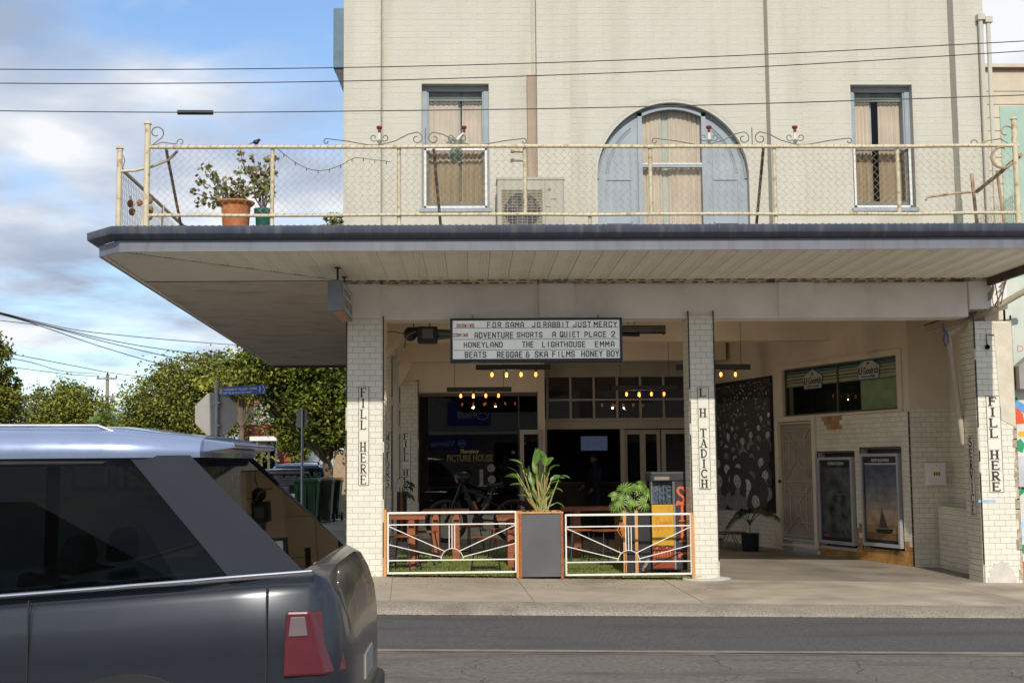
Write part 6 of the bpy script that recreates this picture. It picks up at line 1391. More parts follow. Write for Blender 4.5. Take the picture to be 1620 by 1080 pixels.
# film poster cases
def poster_case(q, label, dark):
    a_, b_, c_, d_ = q; pcs = empty('poster_case', (0, 0, 0), label, 'poster case', 'framed film posters on the tiled wall')
    a_ += .01; b_ -= .01; c_ += .02; d_ -= .05; t = .045
    f = MB(PW); f.box(a_, a_+t, -.055, .1, c_, d_); f.box(b_-t, b_, -.055, .1, c_, d_); f.box(a_+t, b_-t, -.054, .1, c_, c_+t*1.2); f.box(a_+t, b_-t, -.054, .1, d_-t, d_); f.build('case_frame', mat('satin_silver_frame', (.42, .42, .44), .4, metal=.25, var=.03), pcs)
    bx('backing', BLACK, a_+t, b_-t, -.02, .05, c_+t, d_-t, parent=pcs, M=PW)
    i0, i1, k0, k1 = a_+t+.035, b_-t-.035, c_+t+.06, d_-t-.13
    W2, H2 = i1-i0, k1-k0
    if dark:
        bx('poster', mat('charcoal_print', (.05, .052, .05), .5, var=.8, scale=5, hue2=(.10, .105, .095)), i0, i1, -.0222, -.021, k0, k1, parent=pcs, M=PW)
        bx('orange_tag', mat('orange_print', (.55, .12, .02), .5), i0+.01, i0+W2*.25, -.0235, -.0225, k0+.01, k0+.05, parent=pcs, M=PW)
        for z_, w__ in ((k0+H2*.62, .36), (k0+H2*.20*0+.03, .0)):
            if w__: bx('printed_line', mat('grey_print', (.20, .20, .19), .5), i0+W2*(.5-w__/1), i1-W2*(.5-w__/1), -.0235, -.0225, z_, z_+.012, parent=pcs, M=PW)
    else:
        n = 10; cols = [(.30, .16, .07), (.46, .27, .13), (.66, .42, .25), (.64, .42, .30), (.48, .35, .29), (.34, .30, .28), (.26, .25, .26), (.20, .20, .24), (.16, .165, .21), (.13, .13, .18)]
        for i in range(n): bx('poster_band', mat('sunset_print_%d' % i, cols[i], .5, var=.3, scale=7), i0, i1, -.0222, -.021, k0+H2*i/n, k0+H2*(i+1)/n, parent=pcs, M=PW)
        m = MB(PW); m.prism([(i0+W2*.40, k0+H2*.16), (i0+W2*.68, k0+H2*.16), (i0+W2*.5, k0+H2*.42)], -.0238, -.0225); m.build('printed_sail', mat('dusk_print', (.10, .065, .06), .5), pcs)
        m = MB(PW); m.prism([(i0+W2*.28, k0+H2*.14), (i0+W2*.34, k0+H2*.09), (i0+W2*.78, k0+H2*.09), (i0+W2*.86, k0+H2*.15)], -.0240, -.0226); m.build('printed_hull', BLACK, pcs)
        bx('white_band', FRAMEW, i0, i1, -.0238, -.0225, k1, k1+.025, parent=pcs, M=PW)
    text('case_lettering', 'COMING SOON' if dark else 'NOW SHOWING', i0+W2*.22, i1-W2*.22, d_-t-.085, d_-t-.035, -.024, FRAMEW, pcs, M=PW, bold=.03)
    bx('case_glass', glass('case_glass', (.92, .93, .93), ior=1.45), a_+t, b_-t, -.044, -.041, c_+t, d_-t, parent=pcs, M=PW)
poster_case(pc1, 'aluminium poster case with a dark film poster under the words COMING SOON', True); poster_case(pc2, 'aluminium poster case with a sunset film poster under the words NOW SHOWING', False)
# letterbox
lbx = empty('letterbox', (0, 0, 0), 'white metal letterbox numbered 802 on the tiled wall', 'letterbox')
a_, b_ = on(LW, 1463, 750)[0], on(LW, 1494, 750)[0]; d_, c_ = on(LW, 1478, 731)[1], on(LW, 1478, 767)[1]
bx('box', WHITEM, a_, b_, -.10, -.01, c_, d_, parent=lbx, M=LW, bev=.01); bx('door', WHITEM, a_+.02, b_-.015, -.108, -.1005, c_+.07, d_-.02, parent=lbx, M=LW, bev=.004); bx('lower_flap', WHITEM, a_+.02, b_-.015, -.107, -.1005, c_+.01, c_+.06, parent=lbx, M=LW, bev=.004)
m = MB(LW); m.lathe([(.008, 0), (.008, .004)], ((a_+b_)/2+.0, -.114, d_-.045), 8, axis='y'); m.build('lock', BLACK, lbx)
na, nb = on(LW, 1473.5, 750)[0], on(LW, 1484.5, 750)[0]; nz = on(LW, 1479, 749)[1]
for i in range(3):
    w_ = (nb-na)/3; bx('number_plate', mat('yellow_sticker', (.62, .42, .01), .5), na+i*w_+.002, na+(i+1)*w_-.002, -.1105, -.1085, nz-.028, nz+.028, parent=lbx, M=LW); text('number', '802'[i], na+i*w_+.007, na+(i+1)*w_-.007, nz-.022, nz+.022, -.1125, BLACK, lbx, M=LW, bold=.03)
# palm in black tub, bistro table
PTX = at(1187, 860, 5.6).x; gp0 = gz(PTX)
pt = empty('potted_palm', (PTX, 5.6, gp0), 'small kentia palm in a round black pot below the crowd mural', 'potted plant')
MB().lathe([(.135, 0), (.145, .02), (.16, .30), (.165, .31), (.15, .31), (.145, .26)], (PTX, 5.6, gp0), 20).build('pot', mat('navy_black_pot', (.012, .014, .022), .4), pt, smooth=50)
MB().lathe([(.145, 0), (.01, .01)], (PTX, 5.6, gp0+.25), 14).build('soil', SOIL, pt)
PG = mat('dark_palm_leaf', (.045, .065, .018), .5, var=.3, island=.3)
def frond(par, base, tip, droop, n=13, ll=.22, m=PG, ms=PG, w=.012):
    base, tip = Vector(base), Vector(tip); pts = []
    for i in range(9): t = i/8; p = base.lerp(tip, t); p.z += droop*math.sin(math.pi*t)*.5; pts.append(p)
    MB().tube(pts, [.007]*3+[.005]*3+[.003]*3, 5).build('rachis', ms, par); lm = MB()
    for i in range(n):
        t = .38+.6*i/n; k = t*8; j = int(k); p = pts[j].lerp(pts[min(8, j+1)], k-j); d = (pts[min(8, j+1)]-pts[j]).normalized(); s_ = d.cross(Vector((0, 0, 1))).normalized()
        for sg in (-1, 1):
            e = (s_*sg*.75+d*.6+Vector((0, 0, -.15))).normalized(); L_ = ll*(1-.5*abs(t-.6)); q1 = p+e*L_*.5; q2 = p+(e*.8+Vector((0, 0, -.5))).normalized()*L_
            wv = d*w; lm.add([p-wv*.4, p+wv*.4, q1+wv, q1-wv, q2], [(0, 1, 2, 3), (3, 2, 4)])
    lm.build('frond', m, par)
bz = gp0+.48
stub(pt, (PTX, 5.6, gp0+.25), (PTX, 5.6, bz+.05), mat('orange_palm_stem', (.36, .16, .03), .6))
for i, (u, v, dr__) in enumerate(((1150, 832, .5), (1168, 812, .3), (1213, 808, .35), (1232, 818, .5), (1205, 800, .2), (1180, 806, .25))): frond(pt, (PTX, 5.6, bz), at(u, v, 5.6+.2*math.sin(i*2)), dr__*.6)
for i in range(6): t = i*1.05; paddle(pt, (PTX, 5.6, bz-.04), (PTX+.05*math.cos(t), 5.6+.05*math.sin(t), bz+.04), (math.cos(t), math.sin(t), .3), .012, .09, m=PG, ms=PG, seed=i, stalk_r=.006)
bt_ = empty('bistro_table', (at(1155, 850, 6.1).x, 6.1, gz(4.4)), 'small folding bistro table with a timber top behind the slim column', 'table')
x = bt_.location.x; zt = at(1155, 841, 6.1).z; g_ = gz(4.4)
MB().lathe([(.27, 0), (.28, .008), (.28, .022), (.27, .026)], (x, 6.1, zt-.026), 24).build('top', mat('brown_timber_top', (.22, .09, .035), .5), bt_)
m = MB()
for sx_ in (-1, 1):
    for sy_ in (-1, 1): m.tube([(x+sx_*.18, 6.1+sy_*.12, zt-.03), (x+sx_*.05, 6.1+sy_*.12, g_+.25), (x-sx_*.0+sx_*.16, 6.1+sy_*.14, g_)], .009, 5)
m.build('leg', IRON, bt_); m = MB(); m.tube([(x-.38, 6.0, g_), (x-.34, 6.0, g_+.45), (x-.38, 6.0, g_+.72)], .01, 5); m.tube([(x-.36, 6.0, g_+.45), (x-.16, 6.0, g_+.45)], .01, 5); m.build('rear_brace', IRON, bt_)
# pipes high at the right, hanging cable
pp_ = empty('drain_pipe', (6.5, -.5, 3.0), 'long cream drainpipe running diagonally under the awning and down the wall by the right column', 'pipe')
GP = mat('dusty_cream_pipe', (.44, .38, .29), .6, var=.1, dirt=(.25, .18, .1), damt=.5)
a, b, c = at(1640, 450, -.35), at(1501, 528, .35), at(1524, 702, .5)
m = MB(); m.tube([a, b], .042, 10); m.build('diagonal_pipe', GP, pp_, smooth=60); m = MB(); m.tube([(b.x, b.y, b.z-.01), (c.x, c.y, c.z)], .04, 10); m.sphere(tuple(b), .05, 10, 8); m.build('down_pipe', GP, pp_, smooth=60)
cp = empty('conduit_bundle', (6.5, .6, 3.2), 'bundle of thin cream conduits bending under the beam at the right column', 'conduits')
for i in range(3):
    o = i*5; m = MB(); m.tube([at(1464, 516+o, 1.6), at(1525, 500+o, .55), at(1530, 497+o, .45), at(1568, 461+o, -.05), at(1572, 450+o*.6, -.05)], .016, 8); m.build('conduit', GP, cp, smooth=50)
m = MB(); m.tube([at(1461, 515, 1.6), at(1482, 508, 1.4), at(1500, 503, 1.0)], .01, 5); m.build('dark_cable', BLACK, cp)
cbl = MB(); BLU = mat('blue_cable', (.03, .07, .22), .5)
cbl.tube([at(1491, 510, .3), at(1493, 520, .3), at(1499, 530, .3), at(1500, 542, .3), at(1496, 547, .3), at(1493, 540, .3), at(1494, 528, .3), at(1492, 515, .3)], .01, 5, closed=True); tag(cbl.build('blue_cable_loop', BLU), 'coil of blue cable hanging beside the diagonal drainpipe', 'cable')
m = MB()
for pts in (((1573, 442), (1578, 470), (1579, 488)), ((1594, 436), (1587, 460), (1574, 482), (1580, 490)), ((1592, 430), (1584, 478)), ((1580, 455), (1595, 440))): m.tube([at(u, v, -.12-.02*i) for i, (u, v) in enumerate(pts)], .009, 5)
tag(m.build('loose_cables', mat('old_brown_cable', (.12, .08, .05), .7)), 'loose brown cables dangling from the right end of the awning', 'cables')
# cameras on the ceiling and small wires
# people: one person indoors behind the open doors, dim
def person(name, loc, h, label, rz=0.0):
    k = h/1.75; e = empty(name, loc, label, 'person')
    J = {'pel': (0, 0, .95), 'chest': (.01, 0, 1.30), 'neck': (.01, 0, 1.48), 'head': (.03, 0, 1.60), 'ht': (.03, 0, 1.70), 'shl': (0, .19, 1.43), 'ell': (.03, .24, 1.15), 'wrl': (.16, .20, .98), 'shr': (0, -.19, 1.43), 'elr': (.03, -.24, 1.15), 'wrr': (.2, -.16, 1.05), 'hipl': (0, .10, .90), 'knl': (.03, .11, .50), 'anl': (0, .11, .09), 'tol': (.16, .12, .03), 'hipr': (0, -.10, .90), 'knr': (.0, -.11, .50), 'anr': (-.05, -.11, .09), 'tor': (.11, -.12, .03)}
    E_l = [('pel', 'chest'), ('chest', 'neck'), ('neck', 'head'), ('head', 'ht'), ('chest', 'shl'), ('shl', 'ell'), ('ell', 'wrl'), ('chest', 'shr'), ('shr', 'elr'), ('elr', 'wrr'), ('pel', 'hipl'), ('hipl', 'knl'), ('knl', 'anl'), ('anl', 'tol'), ('pel', 'hipr'), ('hipr', 'knr'), ('knr', 'anr'), ('anr', 'tor')]
    Rr = {'pel': .14, 'chest': .155, 'neck': .055, 'head': .092, 'ht': .075, 'shl': .07, 'shr': .07, 'ell': .045, 'elr': .045, 'wrl': .03, 'wrr': .03, 'hipl': .09, 'hipr': .09, 'knl': .06, 'knr': .06, 'anl': .042, 'anr': .042, 'tol': .03, 'tor': .03}
    names = list(J); me = bpy.data.meshes.new('body'); me.from_pydata([tuple(c*k for c in J[n]) for n in names], [(names.index(a), names.index(b)) for a, b in E_l], [])
    o = bpy.data.objects.new('body', me); COL.objects.link(o); o.parent = e
    md = o.modifiers.new('Skin', 'SKIN'); me.skin_vertices.new() if not me.skin_vertices else None
    for i, n in enumerate(names): rr_ = Rr[n]*k; me.skin_vertices[0].data[i].radius = (rr_, rr_*.8 if n in ('pel', 'chest') else rr_)
    me.skin_vertices[0].data[0].use_root = True
    o.modifiers.new('Sub', 'SUBSURF').render_levels = 2; me.materials.append(mat('dark_navy_clothes', (.03, .04, .08), .9))
    hd_ = MB(); hd_.sphere((.035*k, 0, 1.62*k), (.095*k, .078*k, .115*k), 14, 10); hd_.lathe([(.018*k, 0), (.006*k, .03*k)], (.12*k, 0, 1.61*k), 6, axis='x')
    for sy_ in (-1, 1): hd_.sphere((.03*k, sy_*.08*k, 1.61*k), (.018*k, .01*k, .03*k), 6, 5)
    h_ = link('head', hd_.mesh('head', mat('skin', (.35, .19, .12), .6), smooth=60)); h_.parent = e
    hr = MB(); hr.sphere((.02*k, 0, 1.66*k), (.10*k, .088*k, .09*k), 12, 8); h_ = link('hair', hr.mesh('hair', mat('dark_hair', (.04, .025, .02), .8), smooth=60)); h_.parent = e
    for side in (-1, 1):
        w0 = Vector(J['wrl' if side > 0 else 'wrr'])*k; hm_ = MB(); hm_.sphere(tuple(w0+Vector((.04, 0, -.03))), (.045*k, .018*k, .04*k), 8, 6)
        for f_ in range(4): hm_.tube([w0+Vector((.06, (f_-1.5)*.010, -.045)), w0+Vector((.10, (f_-1.5)*.012, -.07)), w0+Vector((.115, (f_-1.5)*.012, -.10-.005*(f_ % 2)))], [.009, .008, .006], 5)
        hm_.tube([w0+Vector((.03, -side*.015, -.02)), w0+Vector((.07, -side*.035, -.035))], [.010, .007], 5)
        h_ = link('hand', hm_.mesh('hand', MATS['skin'], smooth=60)); h_.parent = e
    e.rotation_euler = (0, 0, rz); return e
px_ = at(943, 760, 10.6).x; person('person', (px_, 10.6, -.05), 1.72, 'dim figure in dark clothes standing inside the open doorway', math.radians(200))
tvp0, tvp1 = at(919, 690, 12.9), at(961, 712, 12.9)
tv = empty('television', (tvp0.x, 12.9, tvp1.z), 'glowing blue grey screen deep inside the dark doorway', 'television')
bx('casing', BLACK, tvp0.x-.03, tvp1.x+.03, 12.92, 12.98, tvp1.z-.03, tvp0.z+.03, parent=tv); bx('screen', mat('dim_screen', (.10, .13, .22), .4, emit=.22, var=.5, scale=8), tvp0.x, tvp1.x, 12.905, 12.918, tvp1.z, tvp0.z, parent=tv)
ct = empty('bar_counter', (1.6, 11.2, -.05), 'dark bar counter inside the open doorway', 'counter'); bx('front', mat('dark_timber', (.04, .02, .012), .6), 1.5, 4.2, 11.2, 11.5, -.05, 1.0, parent=ct); bx('counter_top', mat('dark_counter_top', (.06, .035, .02), .4), 1.45, 4.25, 11.12, 11.55, 1.0, 1.05, parent=ct)
# ================================================================== NEIGHBOUR ON THE RIGHT
NB = empty('neighbour_shop', (7.26, .05, 0), 'neighbouring shop at the far right with cream boards and colourful shapes on white', 'building')
PLK = mat('cream_weatherboard', (.62, .55, .43), .7, var=.06, dirt=(.4, .3, .2), damt=.3); MINT = mat('faded_mint_paint', (.36, .50, .42), .7, var=.06)
zt = at(1600, 108, .35).z
bx('upper_block', PLK, 7.05, 16, .37, 9, 3.9, zt, parent=NB)
for i in range(16):
    z0 = 3.95+i*.188
    if z0+.18 < zt-.02:
        bx('weatherboard', PLK, 7.055, 12, .352-.0, .369, z0+.006, z0+.182, parent=NB)
mx0_ = at(1588, 300, .33).x; bx('mint_panel', MINT, mx0_, 12, .340, .351, 3.9, at(1600, 168, .34).z, parent=NB)
bx('parapet_cap', PLK, 7.04, 16, .30, .6, zt, zt+.05, parent=NB); bx('parapet_lip', mat('rusty_dark_beam', ()), 7.04, 16, .31, .34, zt-.02, zt-.002, parent=NB)
bx('lower_wall', mat('white_mural_ground', (.66, .64, .60), .7, var=.03), 7.26, 12, .10, .4, -.6, 2.55, parent=NB)
bx('mid_wall', mat('pale_mint_wall', (.58, .62, .54), .7, var=.06), 7.26, 12, .30, .5, 2.55, 3.95, parent=NB)
m = MB(); p = at(1597, 560, -.1); q0 = at(1597, 615, -.1)
m.prism([(7.26, p.z-.16), (7.50, p.z+.04), (12, p.z+.55), (12, q0.z), (7.26, q0.z)], -.12, .09); m.build('grey_canopy', mat('grey_canopy_paint', (.30, .29, .27), .7, var=.08), NB)
MG, MO, MBL, MY, MRD = mat('mural_green', (.02, .30, .13), .6), mat('mural_orange', (.72, .10, .02), .6), mat('mural_blue', (.13, .34, .68), .6), mat('mural_yellow', (.70, .40, .02), .6), mat('mural_sky_blue', (.38, .60, .80), .6)
yM = .0972
def blob(pts, w, m_):
    q = MB()
    P_ = [at(u, v, yM) for u, v in pts]
    q.tube([(p.x, yM, p.z) for p in P_], w, 8)
    q.v = [(a, yM+(b-yM)*.03, c) for a, b, c in q.v]
    q.build('painted_shape', m_, NB)
def pblob(pts, m_):
    q = MB(); q.prism([(at(u, v, yM).x, at(u, v, yM).z) for u, v in pts], yM-.001, yM+.003); q.build('painted_shape', m_, NB)
blob([(1601, 634), (1610, 631)], .035, MG); blob([(1604, 650), (1612, 657), (1614, 670)], .06, MO); blob([(1618, 638), (1612, 648)], .09, MBL); blob([(1616, 682), (1617, 690)], .045, MY); blob([(1608, 698), (1614, 706), (1620, 708)], .07, MG)
blob([(1609, 783), (1618, 776), (1625, 762)], .03, MG); blob([(1613, 796), (1614, 797)], .045, MY); blob([(1620, 826), (1612, 836), (1613, 848), (1619, 852)], .035, MRD); pblob([(1613, 862), (1625, 860), (1625, 880), (1618, 874)], MG); pblob([(1614, 888), (1632, 886), (1632, 922), (1615, 920)], MO)
blob([(1560+70, 700), (1640, 730), (1636, 760)], .08, MO); blob([(1640, 800), (1660, 830)], .08, MG); blob([(1645, 650), (1670, 660), (1680, 690)], .08, MBL); blob([(1660, 880), (1700, 860)], .08, MY)
bx('meter_box', mat('white_meter_box', (.55, .56, .58), .4), at(1611, 745, .04).x, at(1640, 745, .04).x, .04, .1, at(1615, 770, .04).z, at(1615, 721, .04).z, parent=NB, bev=.006)
for i, z in enumerate((1, 2)): pass
text('graffiti', 'D', at(1609, 545, .295).x, at(1619, 545, .295).x, at(1614, 556, .295).z, at(1614, 546, .295).z, .296, mat('pink_spray', (.62, .30, .36), .7), NB)
bx('far_block', CREAMB, 16.01, 40, .5, 12, -1, 6, parent=NB)

# ================================================================== TREES
def leafmat(name, c1, c2, isl=.55):
    return mat(name, c1, .65, var=.25, scale=1.3, hue2=c2, island=isl, spec=.3)
BARK = mat('brown_bark', (.16, .12, .085), .95, var=.3, scale=6, bump=.6)
def crown(name, par, blobs, n, leaf, m, seed, density=None, droopy=0.0, elong=1.5):
    r = np.random.default_rng(seed); P_ = []
    vol = np.array([b[1][0]*b[1][1]*b[1][2] for b in blobs])**.67; vol = vol/vol.sum()
    for (c, R_), w in zip(blobs, vol):
        k = int(n*w); ncl = max(8, int(k/75)); d = r.normal(size=(ncl, 3)); d /= np.linalg.norm(d, axis=1)[:, None]; rad = r.uniform(.25, 1.12, size=(ncl, 1))**.6
        cc = np.array(c)+d*rad*np.array(R_); which = r.integers(0, ncl, k); s = np.array(R_)*.15*r.uniform(.5, 1.5, size=(ncl, 1))[which]
        P_.append(cc[which]+r.normal(size=(k, 3))*s)
    Pn = np.concatenate(P_); k = len(Pn)
    nrm = r.normal(size=(k, 3)); nrm[:, 2] = np.abs(nrm[:, 2])+.4; nrm /= np.linalg.norm(nrm, axis=1)[:, None]
    a = np.cross(nrm, r.normal(size=(k, 3))); a /= np.linalg.norm(a, axis=1)[:, None]; a[:, 2] -= droopy; a /= np.linalg.norm(a, axis=1)[:, None]; b = np.cross(nrm, a); sz = leaf*r.uniform(.6, 1.35, size=(k, 1))
    V = np.stack([Pn-a*sz*elong*.5, Pn+b*sz*.5, Pn+a*sz*elong*.5, Pn-b*sz*.5], 1).reshape(-1, 3)-np.array(WOFF[par.name])
    me = bpy.data.meshes.new(name); me.vertices.add(4*k); me.vertices.foreach_set('co', V.ravel()); me.loops.add(4*k); me.loops.foreach_set('vertex_index', np.arange(4*k, dtype=np.int32)); me.polygons.add(k); me.polygons.foreach_set('loop_start', np.arange(0, 4*k, 4, dtype=np.int32)); me.polygons.foreach_set('loop_total', np.full(k, 4, dtype=np.int32)); me.update(); me.validate(); me.materials.append(m)
    return link(name, me, par, kind='stuff')
def tree(label, base, blobs, n, leaf, m, seed, trunk_r=.2, fork=.45, group='street trees', droopy=0.0, elong=1.5):
    t = empty('tree', base, label, 'tree', group); r = random.Random(seed); mb = MB(); b = Vector(base)
    cz = min(c[2]-R_[2]*.3 for c, R_ in blobs); cx = sum(c[0] for c, R_ in blobs)/len(blobs); cy = sum(c[1] for c, R_ in blobs)/len(blobs)
    f = Vector((b.x+(cx-b.x)*.3, b.y+(cy-b.y)*.3, b.z+(cz-b.z)*fork*1.6)); mb.tube([b, b.lerp(f, .5)+Vector((r.uniform(-.1, .1), 0, 0)), f], [trunk_r*1.25, trunk_r, trunk_r*.85], 9); mb.build('trunk', BARK, t, smooth=60)
    lm = MB()
    for c, R_ in blobs:
        for k in range(5):
            e = Vector(c)+Vector((r.uniform(-.75, .75)*R_[0], r.uniform(-.7, .7)*R_[1], r.uniform(-.3, .8)*R_[2])); q = f.lerp(e, .5)+Vector((r.uniform(-.3, .3), r.uniform(-.3, .3), r.uniform(0, .3))); lm.tube([f, f.lerp(q, .5), q, e], [trunk_r*.5, trunk_r*.36, trunk_r*.22, trunk_r*.06], 5)
            for _ in range(2): e2 = q+Vector((r.uniform(-1, 1)*R_[0]*.6, r.uniform(-1, 1)*R_[1]*.6, r.uniform(0, .7)*R_[2])); lm.tube([q, q.lerp(e2, .5), e2], [trunk_r*.18, trunk_r*.1, trunk_r*.04], 4)
    lm.build('limbs', BARK, t, kind='stuff'); crown('crown', t, blobs, n, leaf, m, seed, droopy=droopy, elong=elong); return t
LV1 = leafmat('mid_green_leaves', (.065, .105, .012), (.20, .23, .022)); LV2 = leafmat('olive_bronze_leaves', (.11, .155, .022), (.28, .275, .045)); LV3 = leafmat('yellow_green_leaves', (.17, .22, .025), (.34, .33, .04)); LV4 = leafmat('deep_green_leaves', (.07, .11, .014), (.19, .19, .022))
def P3(u, v, y): q = at(u, v, y); return (q.x, q.y, q.z)
# big street tree behind the corner column
Y1 = 21
tree('dense green street tree overhanging the parked cars behind the corner column', (X(536, Y1, 760), Y1, -.05), [(P3(500, 640, Y1), (1.7, 2.0, 1.15)), (P3(560, 615, Y1), (2.2, 2.2, 1.5)), (P3(460, 606, Y1), (1.2, 1.8, .75)), (P3(415, 585, Y1-1), (1.1, 1.2, .55)), (P3(375, 572, Y1-1), (.5, .6, .25)), (P3(530, 690, Y1), (1.3, 1.3, .5)), (P3(470, 575, Y1), (2.2, 2, .7))], 36000, .085, LV1, 1, .16, elong=1.7)
tree('small drooping tree with orange tinted leaves in front of the brick house', (X(470, 30, 760), 30, -.05), [(P3(478, 685, 30), (.65, .7, .9)), (P3(462, 708, 30), (.45, .5, .45))], 5000, .09, LV4, 2, .07, droopy=.8, elong=2.2)
Y2 = 40
tree('large bushy bronze green tree behind the stop sign', (X(310, Y2, 760), Y2, -.1), [(P3(300, 640, Y2), (2.9, 2.2, 1.9)), (P3(330, 605, Y2), (1.9, 1.8, 1.1)), (P3(255, 660, Y2), (1.8, 1.6, 1.4)), (P3(280, 610, Y2), (1.4, 1.3, 1.0)), (P3(228, 662, Y2), (.7, .9, .7)), (P3(352, 655, Y2), (1.1, 1.3, 1.4)), (P3(300, 720, Y2), (3.0, 2, 1.4))], 38000, .095, LV2, 3, .25, droopy=.3)
tree('loose yellow green tree tips above the street sign, between the two big trees', (X(385, 27, 760), 27, -.1), [(P3(375, 600, 27), (1.0, .9, .6)), (P3(392, 618, 27), (.6, .7, .4)), (P3(360, 590, 27), (.4, .5, .3))], 5500, .10, LV3, 4, .1, elong=1.7)
Y3 = 62
tree('rounded olive green tree at the left, below the utility pole', (X(110, Y3, 760), Y3, -.1), [(P3(80, 655, Y3), (2.0, 2, 1.5)), (P3(115, 640, Y3), (1.9, 2, 1.3)), (P3(150, 665, Y3), (1.7, 1.6, 1.2)), (P3(100, 690, Y3), (3.3, 2, 1.5))], 26000, .12, LV2, 5, .3, group='trees beyond the side street')
Y4 = 34
tree('tall leafy tree cut off by the left edge of the picture', (X(-20, Y4, 760), Y4, -.1), [(P3(-35, 570, Y4), (1.1, 1.2, .9)), (P3(-8, 605, Y4), (.85, 1.1, .8)), (P3(10, 640, Y4), (.65, .9, .6)), (P3(-30, 650, Y4), (1.4, 1.4, 1.3)), (P3(-26, 530, Y4), (.5, .6, .6))], 20000, .10, LV4, 6, .25, group='trees beyond the side street')
tree('low hedge like tree between the rounded tree and the big bushy tree', (X(200, 70, 760), 70, -.1), [(P3(205, 695, 70), (2.2, 1.5, .7)), (P3(150, 700, 70), (3, 1.5, .8)), (P3(240, 700, 70), (2, 1.5, 1.0))], 7000, .15, LV3, 7, .15, group='trees beyond the side street')
# palm
pY = 58; pb_ = P3(180, 690, pY); pl_ = empty('palm_tree', (pb_[0], pY, -.1), 'small palm with arching yellow green fronds left of the big bushy tree', 'tree')
MB().tube([(pb_[0], pY, -.1), (pb_[0]+.1, pY, 2.2), (pb_[0], pY, pb_[2]+.3)], [.28, .22, .2], 9).build('trunk', BARK, pl_, smooth=60)
PLM = mat('bright_palm_leaf', (.13, .20, .03), .5, var=.3, island=.4)
for i in range(17):
    a = i*2.4; el = .3+.8*((i*7) % 10)/10; L_ = 1.7; tip = (pb_[0]+L_*math.cos(a)*math.cos(el), pY+L_*math.sin(a)*math.cos(el), pb_[2]+.3+L_*math.sin(el)-.2); frond(pl_, (pb_[0], pY, pb_[2]+.3), tip, .8, 18, .5, PLM, PLM, .03)
# ================================================================== UTILITY POLE, WIRES
UPY = 92; up = at(170, 670, UPY); ptop = at(170, 592, UPY)
UPo = empty('utility_pole', (up.x, UPY, -.1), 'grey timber utility pole with two crossarms rising above the far trees', 'utility pole')
PW_ = mat('weathered_pole_timber', (.30, .25, .20), .9, var=.2)
MB().tube([(up.x, UPY, -.1), (ptop.x, UPY, ptop.z)], [.19, .14], 10).build('pole', PW_, UPo, smooth=60)
def arm(v, u0, u1): a, b = at(u0, v, UPY), at(u1, v, UPY); bx('crossarm', PW_, a.x, b.x, UPY-.25, UPY-.13, a.z-.07, a.z+.07, parent=UPo); return a.z
za_ = arm(599, 154, 186); zb_ = arm(627.5, 146, 189)
INS = mat('brown_insulator', (.06, .04, .03), .4)
for u, z in ((156, za_), (185, za_), (171, ptop.z-.1), (149, zb_), (155, zb_), (163, zb_), (180, zb_), (187, zb_)): p = at(u, 600, UPY); MB().lathe([(.05, 0), (.09, .04), (.05, .1), (.08, .14), (.04, .2)], (p.x, UPY-.2, z+.07), 8).build('insulator', INS, UPo)
p = at(179, 633, UPY); MB().lathe([(.05, -.45), (.16, -.4), (.17, -.05), (.05, 0)], (p.x, UPY-.2, zb_-.08), 10).build('transformer', mat('blue_grey_can', (.10, .16, .20), .5), UPo, smooth=50)
p, q = at(146, 627, UPY), at(133, 622, UPY); m = MB(); m.tube([(p.x, UPY-.2, p.z), (q.x, UPY-.3, q.z)], .03, 6); m.build('lamp_arm', STEEL, UPo); bx('lamp_head', ALU, q.x-.35, q.x+.15, UPY-.4, UPY-.2, q.z-.04, q.z+.04, parent=UPo)
WIRE = mat('dark_wire', (.03, .032, .036), .6)
def span(name, pts, r, label, m=WIRE, group=None, cat='wire'):
    P_ = [Vector(at(u, v, y)) for u, v, y in pts]; out = []
    for i in range(len(P_)-1):
        p0, p1, p2, p3 = P_[max(i-1, 0)], P_[i], P_[i+1], P_[min(i+2, len(P_)-1)]
        for k in range(8): t = k/8; out.append(.5*((2*p1)+(p2-p0)*t+(2*p0-5*p1+4*p2-p3)*t*t+(3*p1-p0-3*p2+p3)*t**3))
    out.append(P_[-1]); o = MB().tube(out, r, 5).build(name, m, smooth=60); return tag(o, label, cat, group)
GW = 'power wires crossing the sky at the left'
span('power_wire', [(-30, 486, 28), (0, 494, 28), (110, 520, 30), (200, 531, 32), (300, 540, 34), (420, 549, 36)], .014, 'uppermost of the dark power wires fanning from the left edge under the awning', group=GW)
span('power_wire', [(-30, 487, 28), (0, 495, 28), (100, 521, 30), (200, 543, 32), (300, 558, 34), (380, 566, 36)], .016, 'second of the dark power wires fanning from the left edge', group=GW)
span('power_wire', [(-30, 488, 28), (0, 496, 28), (80, 517, 30), (180, 544, 32), (300, 571, 34), (370, 583, 36)], .016, 'third of the dark power wires fanning from the left edge', group=GW)
span('power_wire', [(-30, 490, 28), (0, 497, 28), (60, 514, 30), (150, 545, 33), (250, 575, 36), (330, 597, 40)], .016, 'lowest and steepest of the wires fanning from the left edge', group=GW)
span('power_wire', [(-30, 504, 28), (0, 507, 28), (45, 512, 29), (60, 515, 30)], .013, 'short wire joining the fan of wires at the far left', group=GW)
span('power_wire', [(-20, 553, 60), (25, 561, 60), (120, 579, 68), (172, 589, 74), (240, 598, 80)], .024, 'thin wire passing just above the top of the utility pole', group=GW)
span('power_wire', [(-20, 561, 60), (45, 572, 60), (100, 587, 75), (157, 591, UPY-1)], .022, 'thin wire from the left down to the upper crossarm', group=GW)
